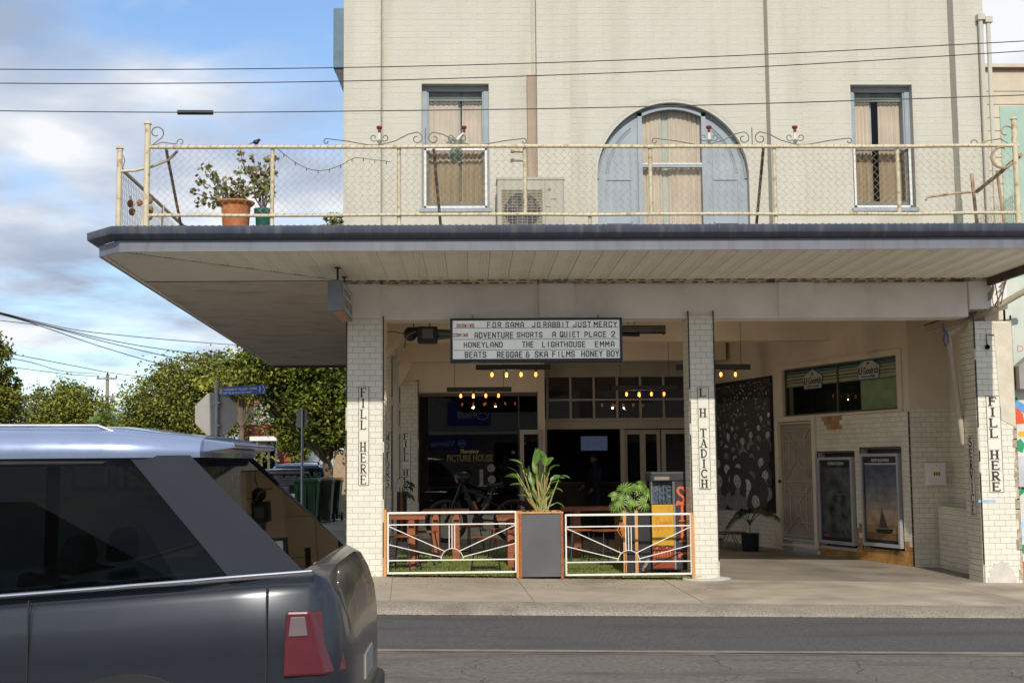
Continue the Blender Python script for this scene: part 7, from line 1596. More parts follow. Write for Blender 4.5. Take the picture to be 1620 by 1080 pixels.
span('power_wire', [(-20, 576, 60), (45, 584, 66), (110, 592, 80), (171, 596, UPY-1)], .022, 'lower thin wire from the left down to the upper crossarm', group=GW)
span('power_wire', [(186, 596, UPY), (205, 608, 86), (225, 623, 80), (250, 640, 74)], .02, 'thin wire dropping from the right end of the upper crossarm', group=GW)
span('power_wire', [(172, 592, UPY), (190, 610, 86), (215, 627, 80), (250, 648, 74)], .02, 'thin wire dropping from the top of the utility pole behind the crossarm', group=GW)
span('power_wire', [(143, 639, UPY-2), (170, 644, 88), (205, 648, 84), (240, 652, 80)], .026, 'thicker cable crossing the utility pole below both crossarms', group=GW)
GT = 'long wires strung across the front above the awning'
WG = mat('grey_overhead_wire', (.12, .125, .13), .5, metal=.4)
span('overhead_wire', [(-60, 109.5, -8), (200, 110.5, -8), (527, 107.5, -8), (850, 100, -8), (1240, 85, -8), (1700, 61, -8)], .0036, 'upper of the two close dark wires across the upper wall', group=GT)
span('overhead_wire', [(-60, 131.5, -8), (200, 132.5, -8), (527, 129, -8), (850, 120, -8), (1240, 104, -8), (1700, 76, -8)], .0036, 'second of the two close dark wires across the upper wall', group=GT)
span('overhead_wire', [(-60, 175, -7.6), (300, 178, -7.6), (600, 175.5, -7.6), (900, 171.5, -7.6), (1240, 163, -7.6), (1700, 148, -7.6)], .0042, 'lowest long wire across the facade, carrying a black sleeve at the left', WG, GT)
p, q = at(281, 178, -7.6), at(337, 178.2, -7.6); tag(MB().tube([p, q], .018, 8).build('wire_sleeve', BLACK, smooth=60), 'short thick black sleeve on the lowest long wire against the sky', 'sleeve')
# ================================================================== SIGNS IN THE SIDE STREET
y = 6; p0 = at(343, 670, y); zt = at(343, 605, y).z
SG = empty('street_sign_post', (p0.x, y, -.1), 'grey steel post carrying the back of a stop sign and a blue street sign', 'sign')
MB().tube([(p0.x, y, -.15), (p0.x, y, zt)], .035, 12).build('post', STEEL, SG, smooth=60); MB().lathe([(.045, 0), (.045, .18), (.05, .19), (.05, .22), (.02, .24)], (p0.x, y, zt-.2), 12).build('post_cap', mat('dull_zinc_cap', (.45, .44, .42), .5, metal=.4), SG, smooth=50)
c = at(342, 655, y+.05); R_ = .405
MB().prism([(c.x+R_*math.cos(math.radians(22.5+45*i)), c.z+R_*math.sin(math.radians(22.5+45*i))) for i in range(8)], y+.05, y+.054).build('sign_plate', mat('sign_back_aluminium', (.36, .35, .32), .5, metal=.3, var=.1, scale=4, dirt=(.24, .22, .19), damt=.4), SG)
for z in (c.z+.2, c.z-.2): bx('clamp', STEEL, p0.x-.06, p0.x+.06, y-.04, y+.049, z-.015, z+.015, parent=SG)
a = at(352, 618, y); bq = (a.x, y-.0); e_ = at(418, 624, y+.0)
Ms_, Ls_ = frame((a.x, y-.02), (e_.x+.12, y-.55)); zs1, zs0 = at(352, 612, y).z, at(352, 626, y).z
BLS = mat('street_sign_blue', (.012, .06, .30), .35); LWH = mat('white_sign_vinyl', (.52, .58, .68), .5)
m = MB(Ms_); sL = Ls_; m.box(0, sL, -.004, .004, zs0-.0, zs1); m.build('name_blade', BLS, SG)
text('lettering', 'THORNBURY VILLAGE - 8 MINS', .03, sL*.80, zs1-.075, zs1-.03, -.0062, LWH, SG, M=Ms_, bold=.02); text('lettering', 'KEEP THE AIR CLEAN AND WALK !', .03, sL*.70, zs0+.025, zs0+.065, -.0062, LWH, SG, M=Ms_, bold=.02)
m = MB(Ms_); hx, hz = sL*.87, (zs0+zs1)/2; m.sphere((hx, -.006, hz+.05), (.013, .001, .013), 8, 5); m.bar((hx, -.006, hz+.035), (hx-.005, -.006, hz-.01), .018, .002, up=(0, 1, 0)); m.bar((hx-.004, -.006, hz-.008), (hx+.02, -.006, hz-.055), .009, .002, up=(0, 1, 0)); m.bar((hx-.006, -.0065, hz-.008), (hx-.022, -.0065, hz-.055), .009, .002, up=(0, 1, 0)); m.bar((hx, -.0065, hz+.03), (hx+.025, -.0065, hz+.0), .007, .002, up=(0, 1, 0)); m.build('walking_symbol', LWH, SG)
m = MB(Ms_); m.bar((sL*.93, -.006, zs1-.01), (sL*.985, -.006, hz), .012, .002, up=(0, 1, 0)); m.bar((sL*.985, -.006, hz), (sL*.93, -.006, zs0+.01), .012, .002, up=(0, 1, 0)); m.build('arrow', LWH, SG)
m = MB(); m.bar((p0.x+.02, y, (zs0+zs1)/2), (a.x+.03, y-.02, (zs0+zs1)/2), .02, .10, up=(0, 0, 1)); m.build('blade_bracket', mat('dull_zinc_cap', ()), SG)
y = 12.7; p0 = at(478, 740, y); zt = at(478, 645, y).z
PS = empty('parking_sign', (p0.x, y, -.05), 'slim steel post with the grey back of a small parking sign beside the green bin', 'sign')
MB().tube([(p0.x, y, -.1), (p0.x, y, zt)], .03, 10).build('post', STEEL, PS, smooth=60)
a, b = at(469, 648, y+.04), at(486, 676, y+.04); bx('sign_plate', mat('sign_back_aluminium', ()), a.x, b.x, y+.035, y+.039, b.z, a.z, parent=PS, bev=.001)
# ================================================================== BINS
def wheelie(label, x, y, body, lid, rz=0.0, openlid=False):
    z0 = gz(-3)+.0; B_ = empty('wheelie_bin', (x, y, z0), label, 'wheelie bin', 'wheelie bins on the side footpath'); m = MB()
    R0 = lambda hx, hy, z, s=0: [(x-hx, y-hy+s, z0+z), (x+hx, y-hy+s, z0+z), (x+hx, y+hy+s, z0+z), (x-hx, y+hy+s, z0+z)]
    m.loft([R0(.22, .24, .05), R0(.24, .27, .5), R0(.28, .33, .96), R0(.295, .35, .97), R0(.295, .35, 1.0)], caps=True); m.build('body', body, B_, bev=.015)
    m = MB()
    for k in range(3): m.box(x-.2+k*.2-.01, x-.2+k*.2+.01, y-.345+.0, y-.26, z0+.3, z0+.9)
    m.build('rib', body, B_)
    m = MB(); m.loft([R0(.30, .36, 1.002), R0(.30, .36, 1.03), R0(.26, .31, 1.075)], caps=True); m.build('lid', lid, B_, bev=.012)
    m = MB(); m.tube([(x-.25, y+.38, z0+1.0), (x+.25, y+.38, z0+1.0)], .018, 8); m.build('handle', lid, B_)
    for s in (-1, 1): MB().lathe([(.10, -.025), (.10, .025)], (x+s*.27, y+.22, z0+.10), 16, axis='x').build('wheel', RUBBER, B_)
    B_.rotation_euler = (0, 0, 0); return B_
BG = mat('dark_green_bin_plastic', (.012, .075, .022), .45, var=.15); YL = mat('yellow_bin_lid', (.75, .38, .01), .45)
x = at(484, 800, 13.6).x; wheelie('large dark green wheelie bin with a green lid behind the slim post', x, 13.9, BG, BG)
x = at(509, 800, 14.6).x; wheelie('grey green wheelie bin squeezed between the green bin and the yellow lidded one', x, 14.7, mat('grey_green_bin_plastic', (.09, .11, .07), .5), mat('grey_green_bin_plastic', ()))
x = at(522, 800, 15.3).x; wheelie('green wheelie bin with a bright yellow lid beside the corner column', x, 15.4, BG, YL)
# ================================================================== CARS
def car_mesh(root, L, W_, H, paint, glassm, wheels=True, roofm=None, rack=False, kindrear='wagon', belt=.93, tailh=None, hood=.95, origin=(0, 0, 0)):
    """car built along +x (nose) with its rear at x = 0; stations of half sections"""
    hw = W_/2
    if kindrear == 'wagon': st_ = [(0.0, .62, .80), (.05, .80, .95), (.55, .93, 1.0), (L*.5, .95, 1.0), (L*.72, .93, 1.0), (L*.80, .90, .99), (L*.93, .78, .97), (L*.985, .62, .92), (L, .50, .80)]
    m = MB(); rings = []
    for x, zt_, wf in [(0, .74, .84), (.03, .90, .93), (.12, belt, .97), (.5, belt+.0, 1.0), (L*.5, belt-.02, 1.0), (L*.70, belt-.04, 1.0), (L*.78, belt-.06, .99), (L*.92, belt-.18, .96), (L*.975, belt-.30, .90), (L, belt-.42, .80)]:
        w = hw*wf; rings.append([(x, -w*.90, .22), (x, -w*.99, .40), (x, -w, .62), (x, -w*.985, zt_-.10), (x, -w*.94, zt_), (x, -w*.5, zt_+.025), (x, 0, zt_+.035), (x, w*.5, zt_+.025), (x, w*.94, zt_), (x, w*.985, zt_-.10), (x, w, .62), (x, w*.99, .40), (x, w*.90, .22)])
    m.loft(rings, closed=True, caps=True); m.build('body', paint, root, smooth=45)
    rr0, rf = (.10, L*.76) if kindrear == 'wagon' else (.3, L*.76)
    def gring(x, z, w): return [(x, -hw*w, z), (x, hw*w, z)]
    zb, zm = belt-.01, H-.13
    base = [(rr0, .93), (.55, .955), (L*.5, .955), (rf, .90)]; top_ = [(rr0+.26, .78), (.75, .80), (L*.5, .80), (rf-.72, .76)]
    g = MB(); A_ = [(x, -hw*w, zb) for x, w in base]; B_ = [(x, -hw*w, zm) for x, w in top_]; A2 = [(x, hw*w, zb) for x, w in base]; B2 = [(x, hw*w, zm) for x, w in top_]
    ringA = A_+A2[::-1]; ringB = B_+B2[::-1]; g.loft([ringA, ringB], closed=True); g.build('window_glass', glassm, root)
    rf_ = MB(); e = .015
    def rring(dz, k, dx): return [(x+(dx if i == 0 else 0), -hw*w*k, zm+dz) for i, (x, w) in enumerate(top_)]+[(x+(dx if x == top_[0][0] else 0), hw*w*k, zm+dz) for x, w in top_[::-1]]
    rf_.loft([rring(-.03, 1.01, -.05), rring(.02, 1.03, -.06), rring(.075, .96, -.02), rring(.115, .82, .1), rring(.13, .45, .4)], closed=True, caps=True); rf_.build('roof', roofm or paint, root, smooth=50)
    p = MB()
    for s in (-1, 1):
        for (xa, wa, xb, wb, wd) in ((rr0+.02, .935, rr0+.30, .785, .10), (L*.30, .962, L*.30+.04, .808, .07), (L*.53, .962, L*.52, .808, .06), (rf-.02, .905, rf-.74, .765, .06)): p.bar((xa, s*hw*wa, zb), (xb, s*hw*wb, zm), wd, .02, up=(0, 1, 0))
    p.build('pillars', roofm and BLACK or paint, root)
    if wheels:
        for x in (.82, L-.88):
            for s in (-1, 1):
                w_ = empty('wheel', (0, 0, 0), parent=root); wo_ = (x, s*(hw-.10), .33)
                MB().lathe([(.20, -.11), (.31, -.11), (.335, -.08), (.335, .08), (.31, .11), (.20, .11)], wo_, 24, axis='y', cap=False).build('tyre', RUBBER, w_, smooth=40)
                mm = MB(); mm.lathe([(.20, -.09), (.20, .09)], wo_, 20, axis='y', cap=False); mm.lathe([(.05, -.08), (.05, .1)], wo_, 10, axis='y')
                for k in range(5): t = k*1.257; mm.bar((wo_[0], wo_[1]+s*.085, wo_[2]), (wo_[0]+.2*math.cos(t), wo_[1]+s*.09, wo_[2]+.2*math.sin(t)), .05, .02, up=(0, 1, 0))
                mm.build('rim', ALU, w_)
        for x in (.82, L-.88):
            for s in (-1, 1): MB().lathe([(.385, -.003), (.385, .006)], (x, s*hw*.992, .335), 26, axis='y').build('wheel_arch', BLACK, root)
    q = MB()
    for s in (-1, 1): MB().box(-.006, .10, s*hw*.93-.10, s*hw*.93+.02, .72, .90).build('tail_light', mat('red_lens', (.30, .01, .012), .2, coat=.5), root)
    for s in (-1, 1): MB().box(L-.20, L-.05, s*hw*.80-.12, s*hw*.80+.06, .60, .70).build('headlight', mat('clear_lens', (.5, .5, .52), .1, coat=.5), root)
    bx('number_plate', FRAMEW, -.004, .01, -.25, .25, .62, .73, parent=root); bx('bumper', BLACK, -.05, .04, -hw*.85, hw*.85, .30, .48, parent=root, bev=.02); bx('front_bumper', BLACK, L-.12, L+.02, -hw*.80, hw*.80, .25, .42, parent=root, bev=.02)
    for s in (-1, 1): m = MB(); m.sphere((rf-.25, s*(hw+.06), belt+.05), (.07, .10, .06), 10, 7); m.build('mirror', paint, root, smooth=60)
    for s in (-1, 1):
        for x in (L*.34, L*.56): bx('door_handle', paint, x, x+.16, s*hw*.985-.02, s*hw*.985+.02, belt-.14, belt-.11, parent=root, bev=.005)
    if rack:
        m = MB()
        for s in (-1, 1): m.tube([(.5, s*hw*.74, zm+.10), (.55, s*hw*.74, zm+.17), (L*.6, s*hw*.74, zm+.17), (L*.62, s*hw*.74, zm+.10)], .018, 6)
        for x in (1.0, L*.52): m.bar((x, -hw*.74, zm+.18), (x, hw*.74, zm+.18), .04, .025)
        m.build('roof_rack', BLACK, root)
    sm = MB()
    for s in (-1, 1):
        for x in (L*.40, L*.60): sm.box(x, x+.5, s*.36-.24, s*.36+.24, .35, .55); sm.box(x-.12, x+.02, s*.36-.22, s*.36+.22, .5, 1.12); sm.sphere((x-.08, s*.36, 1.22), (.05, .13, .10), 10, 6)
    sm.build('seats', mat('dark_seat_fabric', (.03, .03, .032), .9), root, kind='stuff')
def carpaint(n, c, r=.25): return mat(n, c, r, var=.04, metal=.35, coat=.8)
CG = glass('car_glass', (.10, .12, .13), ior=1.6); CG2 = glass('clear_car_glass', (.38, .45, .46), ior=1.6)
def parked(label, u, y, L, W_, H, paint, rz, rack=False, glassm=CG2):
    o = empty('parked_car', (0, 0, 0), label, 'car', 'cars parked along the side street'); car_mesh(o, L, W_, H, paint, glassm, rack=rack); x = at(u, 780, y).x; o.location = (x, y, -.06); o.rotation_euler = (0, 0, math.radians(rz)); return o
parked('dark parked car, lowest and nearest behind the passing vehicle', 452, 19.0, 4.2, 1.7, 1.42, carpaint('black_car_paint', (.02, .022, .028)), 102)
parked('blue parked wagon with roof racks between the dark car and the bins', 468, 22.5, 4.7, 1.78, 1.56, carpaint('steel_blue_car_paint', (.10, .17, .24)), 96, rack=True)
parked('silver blue parked car at the right behind the yellow lidded bin', 515, 23.5, 4.3, 1.75, 1.50, carpaint('silver_blue_car_paint', (.22, .27, .32)), 84)
# ================================================================== BRICK HOUSE
hY = 42; HB = mat('red_house_brick', (.26, .06, .035), .85, var=.25, scale=30); MORT = mat('pale_mortar', (.30, .22, .17), .95)
hx0, hx1 = at(385, 720, hY).x, at(478, 720, hY).x; hz1 = at(430, 671, hY).z; 
HS = empty('brick_house', (hx0, hY, 0), 'red brick house with white gable and orange tiled roof beyond the parked cars', 'house')
bx('wall', MORT, hx0, hx1, hY, hY+8, -.1, hz1, parent=HS)
m = MB(); z = -.05; k = 0; r = random.Random(31); ww0, ww1, wz0_, wz1_ = at(402, 720, hY).x, at(437, 720, hY).x, 0.0, at(420, 699, hY).z
while z < hz1-.08:
    x = hx0-(.12 if k % 2 else 0)
    while x < hx1:
        a, b = max(x, hx0)+.005, min(x+.24, hx1)-.005
        if b-a > .03 and not (a < ww1 and b > ww0 and wz0_ < z < wz1_): m.box(a, b, hY-.012+r.uniform(-.003, .003), hY-.001, z+.005, z+.078)
        x += .24
    z += .086; k += 1
m.build('brick_courses', mat('red_house_brick_face', (.30, .065, .035), .85, var=.2, scale=6, island=.35), HS, kind='stuff')
ap_ = at(418, 636, hY); m = MB(); m.prism([(hx0-.3, hz1+.02), (hx1+.3, hz1+.02), (ap_.x+.6, ap_.z+.35), (ap_.x+.2, ap_.z+.35)], hY-.02, hY+.1); m.build('gable', mat('white_gable_board', (.66, .66, .62), .7, var=.04), HS)
m = MB(); m.bar((hx0-.4, hY-.1, hz1-.02), (ap_.x+.4, hY-.1, ap_.z+.4), .1, .2); m.bar((ap_.x+.4, hY-.1, ap_.z+.4), (hx1+.5, hY-.1, hz1-.05), .1, .2); m.build('barge_board', mat('white_gable_board', ()), HS)
RT_ = mat('terracotta_roof_tile', (.42, .13, .05), .8, var=.2, scale=4, island=.3)
m = MB(); n = 26
for sgn, xe_, ze_ in ((-1, hx0-.5, hz1-.05), (1, hx1+.6, hz1-.05)):
    for i in range(12):
        t0, t1 = i/12, (i+1)/12; xa_, za = xe_+(ap_.x+.4-xe_)*t0, ze_+(ap_.z+.5-ze_)*t0; xb_, zb2 = xe_+(ap_.x+.4-xe_)*t1, ze_+(ap_.z+.5-ze_)*t1
        for j in range(n): yy = hY-.2+j*.32; m.add([(xa_, yy+.01, za+.03), (xb_, yy+.01, zb2), (xb_, yy+.31, zb2), (xa_, yy+.31, za+.03), (xa_, yy+.16, za+.07), (xb_, yy+.16, zb2+.04)], [(0, 1, 5, 4), (4, 5, 2, 3)])
m.build('roof_tiles', RT_, HS, kind='stuff')
# higher hip roof behind to the left
a, b = at(318, 648, hY+6), at(452, 640, hY+6); tp = at(370, 598, hY+6)
m = MB(); bxl, bxr, zl = a.x, b.x, at(330, 676, hY+6).z
for i in range(16):
    t0, t1 = i/16, (i+1)/16; z0, z1 = zl+(tp.z-zl)*t0, zl+(tp.z-zl)*t1; x0a, x0b = bxl+(tp.x-.5-bxl)*t0, bxr+(tp.x+.8-bxr)*t0; x1a, x1b = bxl+(tp.x-.5-bxl)*t1, bxr+(tp.x+.8-bxr)*t1; nn = 22
    for j in range(nn): s0, s1 = j/nn, (j+1)/nn; m.add([(x0a+(x0b-x0a)*s0, hY+3+t0*3-.03, z0), (x0a+(x0b-x0a)*s1, hY+3+t0*3-.03, z0), (x1a+(x1b-x1a)*s1, hY+3+t1*3, z1), (x1a+(x1b-x1a)*s0, hY+3+t1*3, z1)], [(0, 1, 2, 3)])
m.build('hip_roof_tiles', RT_, HS, kind='stuff')
bx('porch_beam', FRAMEW, at(396, 694, hY-2).x, at(440, 694, hY-2).x, hY-2.2, hY-.02, at(420, 697, hY-2).z, at(420, 690, hY-2).z, parent=HS)
w_ = empty('window', (ww0, hY, 0), parent=HS); bx('pane', glass('house_glass', (.1, .1, .12), ior=1.5), ww0, ww1, hY-.004, hY-.002, .1, wz1_-.05, parent=w_); m = MB()
for x in lin(ww0, ww1, 3): m.box(x-.05, x+.05, hY-.05, hY-.006, 0, wz1_)
m.box(ww0, ww1, hY-.05, hY-.006, wz1_-.1, wz1_); m.build('frame', FRAMEW, w_)
bx('fence_wall', mat('cream_low_wall', (.50, .46, .38), .8), at(455, 730, hY-6).x, at(545, 730, hY-6).x, hY-6, hY-5.8, -.05, 1.2, parent=None, label='low cream garden wall behind the parked cars', cat='wall')
wh = empty('shed', (at(500, 725, 30).x, 30, 0), 'pale corrugated shed roof glimpsed under the street tree beside the column', 'shed')
a, b = at(468, 742, 30), at(560, 742, 30); bx('wall', mat('white_gable_board', ()), a.x, b.x, 30, 33, -.05, at(500, 735, 30).z, parent=wh)
m = MB(); ra_, rb_ = [], []
for i in range(61): x = a.x-.2+(b.x-a.x+.4)*i/60; dz = .03*(i % 2); ra_.append((x, 29.6, at(500, 735, 30).z+dz)); rb_.append((x, 32, at(500, 712, 30).z+dz))
m.loft([ra_, rb_], closed=False); m.build('roof', mat('pale_zincalume', (.55, .56, .57), .5, metal=.3), wh)
tag(bx('paling_fence', mat('weathered_paling', (.40, .29, .18), .9, var=.2, aniso=(8, 1, 1)), at(527, 760, 20).x, at(527, 760, 20).x+1.4, 20, 20.06, -.05, 1.85), 'tan timber fence edge just left of the corner column', 'fence')
# ================================================================== PASSING VEHICLE
SV = empty('passing_car', (0, 0, 0), 'dark grey hatchback with a pale blue silver roof passing close at the lower left', 'car')
DG = mat('charcoal_car_paint', (.024, .029, .040), .24, var=.05, metal=.2, coat=.25); SR = carpaint('pale_silver_blue_paint', (.27, .34, .52), .3)
L_ = 4.25; HW = .90; zr = .02
def S2(u, v, y=-11.45): q = at(u, v, y); return q.x, q.z
# the car is built nose to -x; rear at xr
xr_, _ = S2(540, 980); roofz = S2(150, 672)[1]; beltL = S2(0, 941)[1]; beltR = S2(470, 905)[1]
yN, yF = -11.45, -9.67; yc = (yN+yF)/2
def half(x, pts): return [(x, yc-w, z) for w, z in pts]+[(x, yc+w, z) for w, z in pts[::-1]]
GZ = rz_(-2)
belt = lambda x: beltL+(beltR-beltL)*((x-S2(0, 941)[0])/(S2(470, 905)[0]-S2(0, 941)[0]))
m = MB(); rings = []
secs = [(xr_+.035, .50, .66), (xr_+.03, .66, .74), (xr_+.01, .76, .82), (xr_-.025, .82, .90), (xr_-.07, .855, .965), (xr_-.14, .875, 1.0), (xr_-.45, .895, 1.0), (xr_-1.2, .90, 1.0), (xr_-2.2, .90, 1.0), (xr_-2.9, .895, .99), (xr_-3.2, .88, .965), (xr_-3.7, .86, .90), (xr_-4.05, .80, .80), (xr_-4.22, .68, .62)]
for x, w, k in secs:
    b = (belt(x)-GZ-.0)*k+GZ if k < 1 else belt(x); lo = GZ+.20
    rings.append(half(x, [(w*.88, lo), (w*.97, lo+.14), (w, lo+.32), (w*.995, lo+(b-lo)*.62), (w*.975, b-.09), (w*.93, b-.012), (w*.90, b), (w*.45, b+.03 if k < 1 else b)]))
m.loft(rings, closed=True, caps=True); m.build('body', DG, SV, smooth=40)
# chrome waist strip
m = MB(); xs_ = lin(xr_-3.05, xr_-.12, 12); m.tube([(x, yc-.893*(1 if x < xr_-.4 else .985), belt(x)-.004) for x in xs_], .012, 6); m.build('waist_strip', mat('chrome', (.75, .76, .78), .12, metal=1, var=.02), SV, smooth=60)
# greenhouse
zt1 = roofz-.135; xA = xr_-.16; xB = xr_-3.15
gb0 = [(xA, .80), (xA-.50, .87), (xr_-1.6, .88), (xr_-2.5, .87), (xB, .80)]; gt0 = [(xA-.50, .73), (xA-.84, .785), (xr_-1.6, .80), (xr_-2.2, .79), (xB+.78, .72)]
m = MB(); Ra = [(x, yc-w, belt(x)-.005) for x, w in gb0]+[(x, yc+w, belt(x)-.005) for x, w in gb0[::-1]]; Rb = [(x, yc-w, zt1) for x, w in gt0]+[(x, yc+w, zt1) for x, w in gt0[::-1]]
m.loft([Ra, Rb], closed=True); m.build('window_glass', glass('suv_glass', (.14, .17, .18), ior=1.28), SV)
for s in (-1, 1):
    m = MB()
    # broad sloping rear pillar, as a panel lying on the glass plane
    b0, b1, t0, t1 = (xA+.0, .805), (xA-.30, .842), (xA-.49, .735), (xA-.74, .772); o_ = .008
    m.add([(b0[0], yc+s*(b0[1]+o_), belt(b0[0])-.005), (b1[0], yc+s*(b1[1]+o_), belt(b1[0])-.005), (t1[0], yc+s*(t1[1]+o_), zt1+.01), (t0[0], yc+s*(t0[1]+o_), zt1+.01)], [(0, 1, 2, 3)])
    m.build('rear_pillar', mat('smoky_pillar_paint', (.03, .034, .045), .8, var=.02, spec=.15, rvar=0), SV)
m = MB()
for s in (-1, 1):
    for xb_, xt_, w_ in ((xr_-1.75, xr_-1.72, .07), (xB+.05, xB+.80, .06)): m.bar((xb_, yc+s*.884, belt(xb_)), (xt_, yc+s*.802, zt1), w_, .012, up=(0, 1, 0))
m.build('door_pillar', BLACK, SV)
m = MB(); m.loft([[(x, yc+sg*w*1.005, zt1+dz) for sg, ws in ((-1, gt0), (1, gt0[::-1])) for x, w in ws] for dz in (-.035, .0)], closed=True); m.build('drip_rail', BLACK, SV)
# roof with rear spoiler
gx = [(xr_-.62, .69, -.01), (xr_-.84, .785, .015), (xr_-1.0, .81, .04), (xr_-1.6, .815, .055), (xr_-2.2, .80, .05), (xB+.72, .74, .02)]
m = MB(); rows = []
for x, w, c in gx: rows.append([(x, yc-w, zt1+.001), (x, yc-w*1.01, zt1+.035), (x, yc-w*.97, zt1+.075+c*.5), (x, yc-w*.85, zt1+.095+c*.7), (x, yc-w*.5, zt1+.10+c), (x, yc, zt1+.105+c), (x, yc+w*.5, zt1+.10+c), (x, yc+w*.85, zt1+.095+c*.7), (x, yc+w*.97, zt1+.075+c*.5), (x, yc+w*1.01, zt1+.035), (x, yc+w, zt1+.001)])
m.loft(rows, closed=True, caps=True); m.build('roof', SR, SV, smooth=50)
m = MB(); m.loft([[(xr_-.635, yc-.62, zt1+.020), (xr_-.635, yc+.62, zt1+.020), (xr_-.635, yc+.62, zt1+.082), (xr_-.635, yc-.62, zt1+.082)], [(xr_-.50, yc-.56, zt1+.040), (xr_-.50, yc+.56, zt1+.040), (xr_-.50, yc+.56, zt1+.062), (xr_-.50, yc-.56, zt1+.062)]], caps=True); m.build('spoiler', SR, SV, bev=.006)
for s in (-1, 1):
    m = MB(); m.tube([(xr_-.95, yc+s*.70, zt1+.10), (xr_-1.05, yc+s*.70, zt1+.138), (xr_-2.3, yc+s*.70, zt1+.148), (xr_-2.4, yc+s*.70, zt1+.11)], .008, 7)
    m.build('roof_rail', mat('satin_silver_rail', (.5, .53, .58), .3, metal=.8), SV, smooth=60)
# rear lamps, wheels, shut lines, handles
for s in (-1, 1):
    q = MB(); yy = yc+s*.862; x1_, z1_ = S2(545, 965); x0_, z0_ = S2(432, 1078)
    q.loft([[(x0_+.04, yc+s*.905, z0_+.02), (x0_+.05, yc+s*.905, z1_), (xr_-.13, yc+s*.892, z1_-.0), (xr_-.07, yc+s*.87, z0_+.02)], [(x0_+.04, yc+s*.88, z0_+.02), (x0_+.05, yc+s*.88, z1_), (xr_-.03, yc+s*.78, z1_-.01), (xr_+.015, yc+s*.76, z0_+.02)]], caps=True)
    t_ = q.build('tail_light', mat('dark_red_lens', (.11, .018, .028), .3, coat=.3), SV, bev=.011)
    q = MB(); q.loft([[(x0_+.062, yc+s*.909, z1_-.10), (x0_+.070, yc+s*.909, z1_-.022), (xr_-.145, yc+s*.897, z1_-.022), (xr_-.135, yc+s*.895, z1_-.10)], [(x0_+.062, yc+s*.89, z1_-.10), (x0_+.070, yc+s*.89, z1_-.022), (xr_-.145, yc+s*.88, z1_-.022), (xr_-.135, yc+s*.878, z1_-.10)]], caps=True); q.build('clear_lens', mat('smoky_clear_lens', (.16, .13, .145), .2, coat=.4), t_, bev=.004)
for x in (xr_-.85, xr_-3.42):
    for s in (-1, 1):
        w_ = empty('wheel', (x, yc+s*.78, GZ+.34), parent=SV); c_ = (x, yc+s*.79, GZ+.34)
        MB().lathe([(.22, -.11), (.32, -.11), (.34, -.08), (.34, .08), (.32, .11), (.22, .11)], c_, 28, axis='y', cap=False).build('tyre', RUBBER, w_, smooth=40)
        mm = MB(); mm.lathe([(.22, -.09), (.22, .09)], c_, 24, axis='y', cap=False); mm.lathe([(.06, -.06), (.06, .10)], c_, 12, axis='y')
        for k in range(8): t = k*math.pi/4; mm.bar((c_[0], c_[1]+s*.085, c_[2]), (c_[0]+.22*math.cos(t), c_[1]+s*.09, c_[2]+.22*math.sin(t)), .035, .02, up=(0, 1, 0))
        mm.build('rim', ALU, w_)
for x in (xr_-.85, xr_-3.42):
    for s in (-1, 1): MB().lathe([(.40, -.004), (.40, .006)], (x, yc+s*.900, GZ+.35), 30, axis='y').build('wheel_arch', BLACK, SV)
q = MB()
for s in (-1, 1):
    for x in (xr_-1.25, xr_-1.78, xr_-2.95, xr_-.30): q.box(x-.003, x+.003, yc+s*.899-.004, yc+s*.899+.004, GZ+.35, belt(x)-.03)
q.build('shut_line', BLACK, SV)
for s in (-1, 1):
    for x in (xr_-1.62, xr_-2.25): bx('door_handle', MATS['chrome'], x-.1, x+.08, yc+s*.915-.012, yc+s*.915+.012, belt(x)-.14, belt(x)-.11, parent=SV, bev=.006)
    q = MB(); q.sphere((xB+.35, yc+s*1.0, belt(xB)+.06), (.09, .10, .07), 12, 8); q.build('mirror', DG, SV, smooth=60)
bx('rear_bumper', mat('dark_bumper_plastic', (.03, .03, .032), .6), xr_-.12, xr_+.06, yc-.80, yc+.80, GZ+.25, GZ+.50, parent=SV, bev=.03); bx('number_plate', mat('grey_plate_face', (.30, .30, .28), .5), xr_+.03, xr_+.042, yc-.19, yc+.19, GZ+.60, GZ+.71, parent=SV)
q = MB(); q.sphere((xr_-4.0, yc-.66, GZ+.62), (.16, .14, .13), 12, 8); q.sphere((xr_-4.0, yc+.66, GZ+.62), (.16, .14, .13), 12, 8); q.build('headlight', mat('clear_lens', (.5, .5, .52), .1, coat=.5), SV, smooth=60)
for i, (x, sy) in enumerate(((xr_-1.35, -.36), (xr_-1.35, .36), (xr_-2.2, -.36), (xr_-2.2, .36))):
    q = MB(); zz = GZ+.45; q.box(x-.5, x, yc+sy-.24, yc+sy+.24, zz-.1, zz+.08); q.bar((x-.02, yc+sy, zz+.05), (x+.10, yc+sy, zz+.62), .44, .12, up=(0, 1, 0)); q.loft([[(x+.07, yc+sy-.12, zz+.66), (x+.07, yc+sy+.12, zz+.66), (x+.17, yc+sy+.12, zz+.66), (x+.17, yc+sy-.12, zz+.66)], [(x+.08, yc+sy-.14, zz+.74), (x+.08, yc+sy+.14, zz+.74), (x+.18, yc+sy+.14, zz+.74), (x+.18, yc+sy-.14, zz+.74)], [(x+.10, yc+sy-.10, zz+.82), (x+.10, yc+sy+.10, zz+.82), (x+.17, yc+sy+.10, zz+.82), (x+.17, yc+sy-.10, zz+.82)]], caps=True); q.build('seat', MATS.get('dark_seat_fabric') or BLACK, SV, bev=.02)
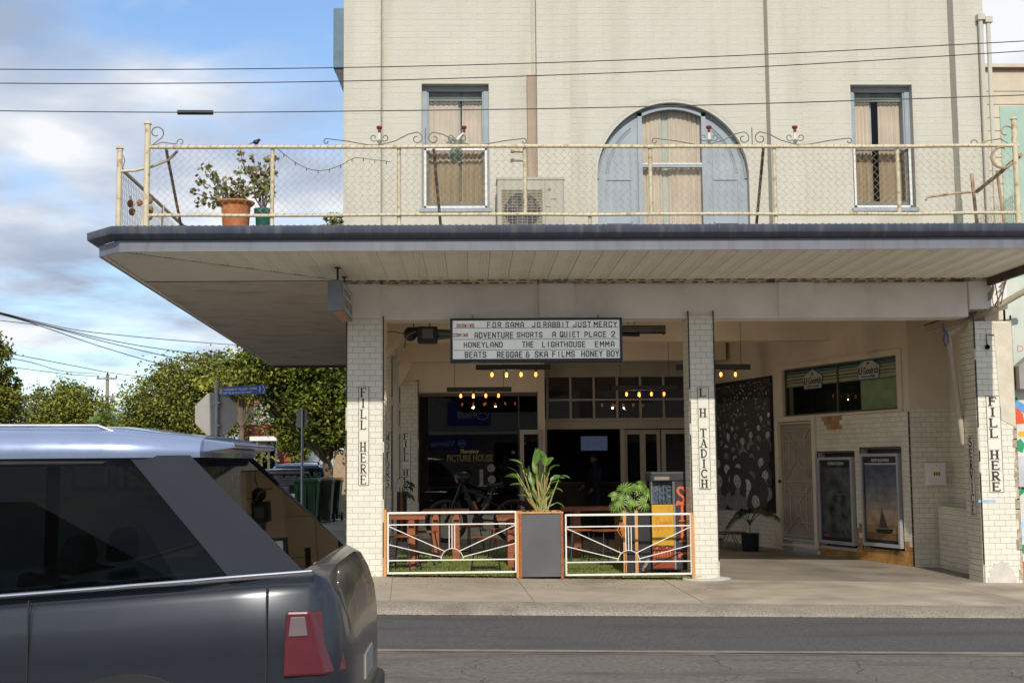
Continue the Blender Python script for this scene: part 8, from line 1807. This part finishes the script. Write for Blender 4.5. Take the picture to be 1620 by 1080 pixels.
# ================================================================== SHOPS ACROSS THE ROAD (seen only reflected in the glass)
OB = empty('opposite_shop', (0, -27, 0), 'single storey shop with blue signs reflected in the dark shop window', 'building')
OY = -27
bx('wall', mat('opposite_render', (.40, .36, .30), .8), -22, 16, OY-6, OY, -.1, 5.4, parent=OB)
VB = mat('charity_sign_blue', (.02, .04, .30), .5); VW = mat('sign_white', (.75, .76, .78), .5)
def mir(u, v, y): q = at(u, v, 2*(SY+.01)-y); return q.x, q.z
sg = []
for (u0, u1, v0, v1, yv) in ((708, 776, 634, 673, OY+.08), (662, 747, 691, 712, OY+1.7)):
    (xa_, za_1), (xb_, zb_1) = mir(u0, v1, yv), mir(u1, v0, yv); sg.append(((xa_+xb_)/2, (xb_-xa_)/2, za_1, zb_1, yv))
for (cx, w_, z0, z1, yv) in sg: 
    b_ = bx('blue_sign', VB, cx-w_, cx+w_, yv-.04, yv, z0, z1, parent=OB)
    # faces +y, so its letters run towards -x
    Mo = Matrix(((-1, 0, 0, cx), (0, -1, 0, yv), (0, 0, 1, 0), (0, 0, 0, 1))); h_ = (z1-z0)
    text('lettering', 'Vinnies', -w_*.35, w_*.55, z0+h_*.28, z0+h_*.72, -.012, VW, OB, M=Mo, bold=.02)
    q = MB(Mo); cc = (-w_*.62, z0+h_*.5); q.tube([(cc[0]+h_*.26*math.cos(t), -.006, cc[1]+h_*.26*math.sin(t)) for t in [2*math.pi*i/24 for i in range(24)]], .03, 5, closed=True); q.tube([(cc[0]-h_*.2, -.006, cc[1]-h_*.08), (cc[0], -.006, cc[1]+h_*.05), (cc[0]+h_*.2, -.006, cc[1]-h_*.05)], .03, 5); q.tube([(cc[0]-h_*.15, -.006, cc[1]+h_*.12), (cc[0]+h_*.02, -.006, cc[1]-.02), (cc[0]+h_*.18, -.006, cc[1]+h_*.1)], .025, 5); q.build('hands_emblem', VW, OB)
bx('shop_window', MATS['house_glass'], -14, -2, OY, OY+.03, .5, 1.75, parent=OB); bx('shop_window', MATS['house_glass'], 1, 9, OY, OY+.03, .5, 2.4, parent=OB); bx('street_awning', BEAMW, -22, 16, OY+.05, OY+1.65, 2.78, 2.9, parent=OB)
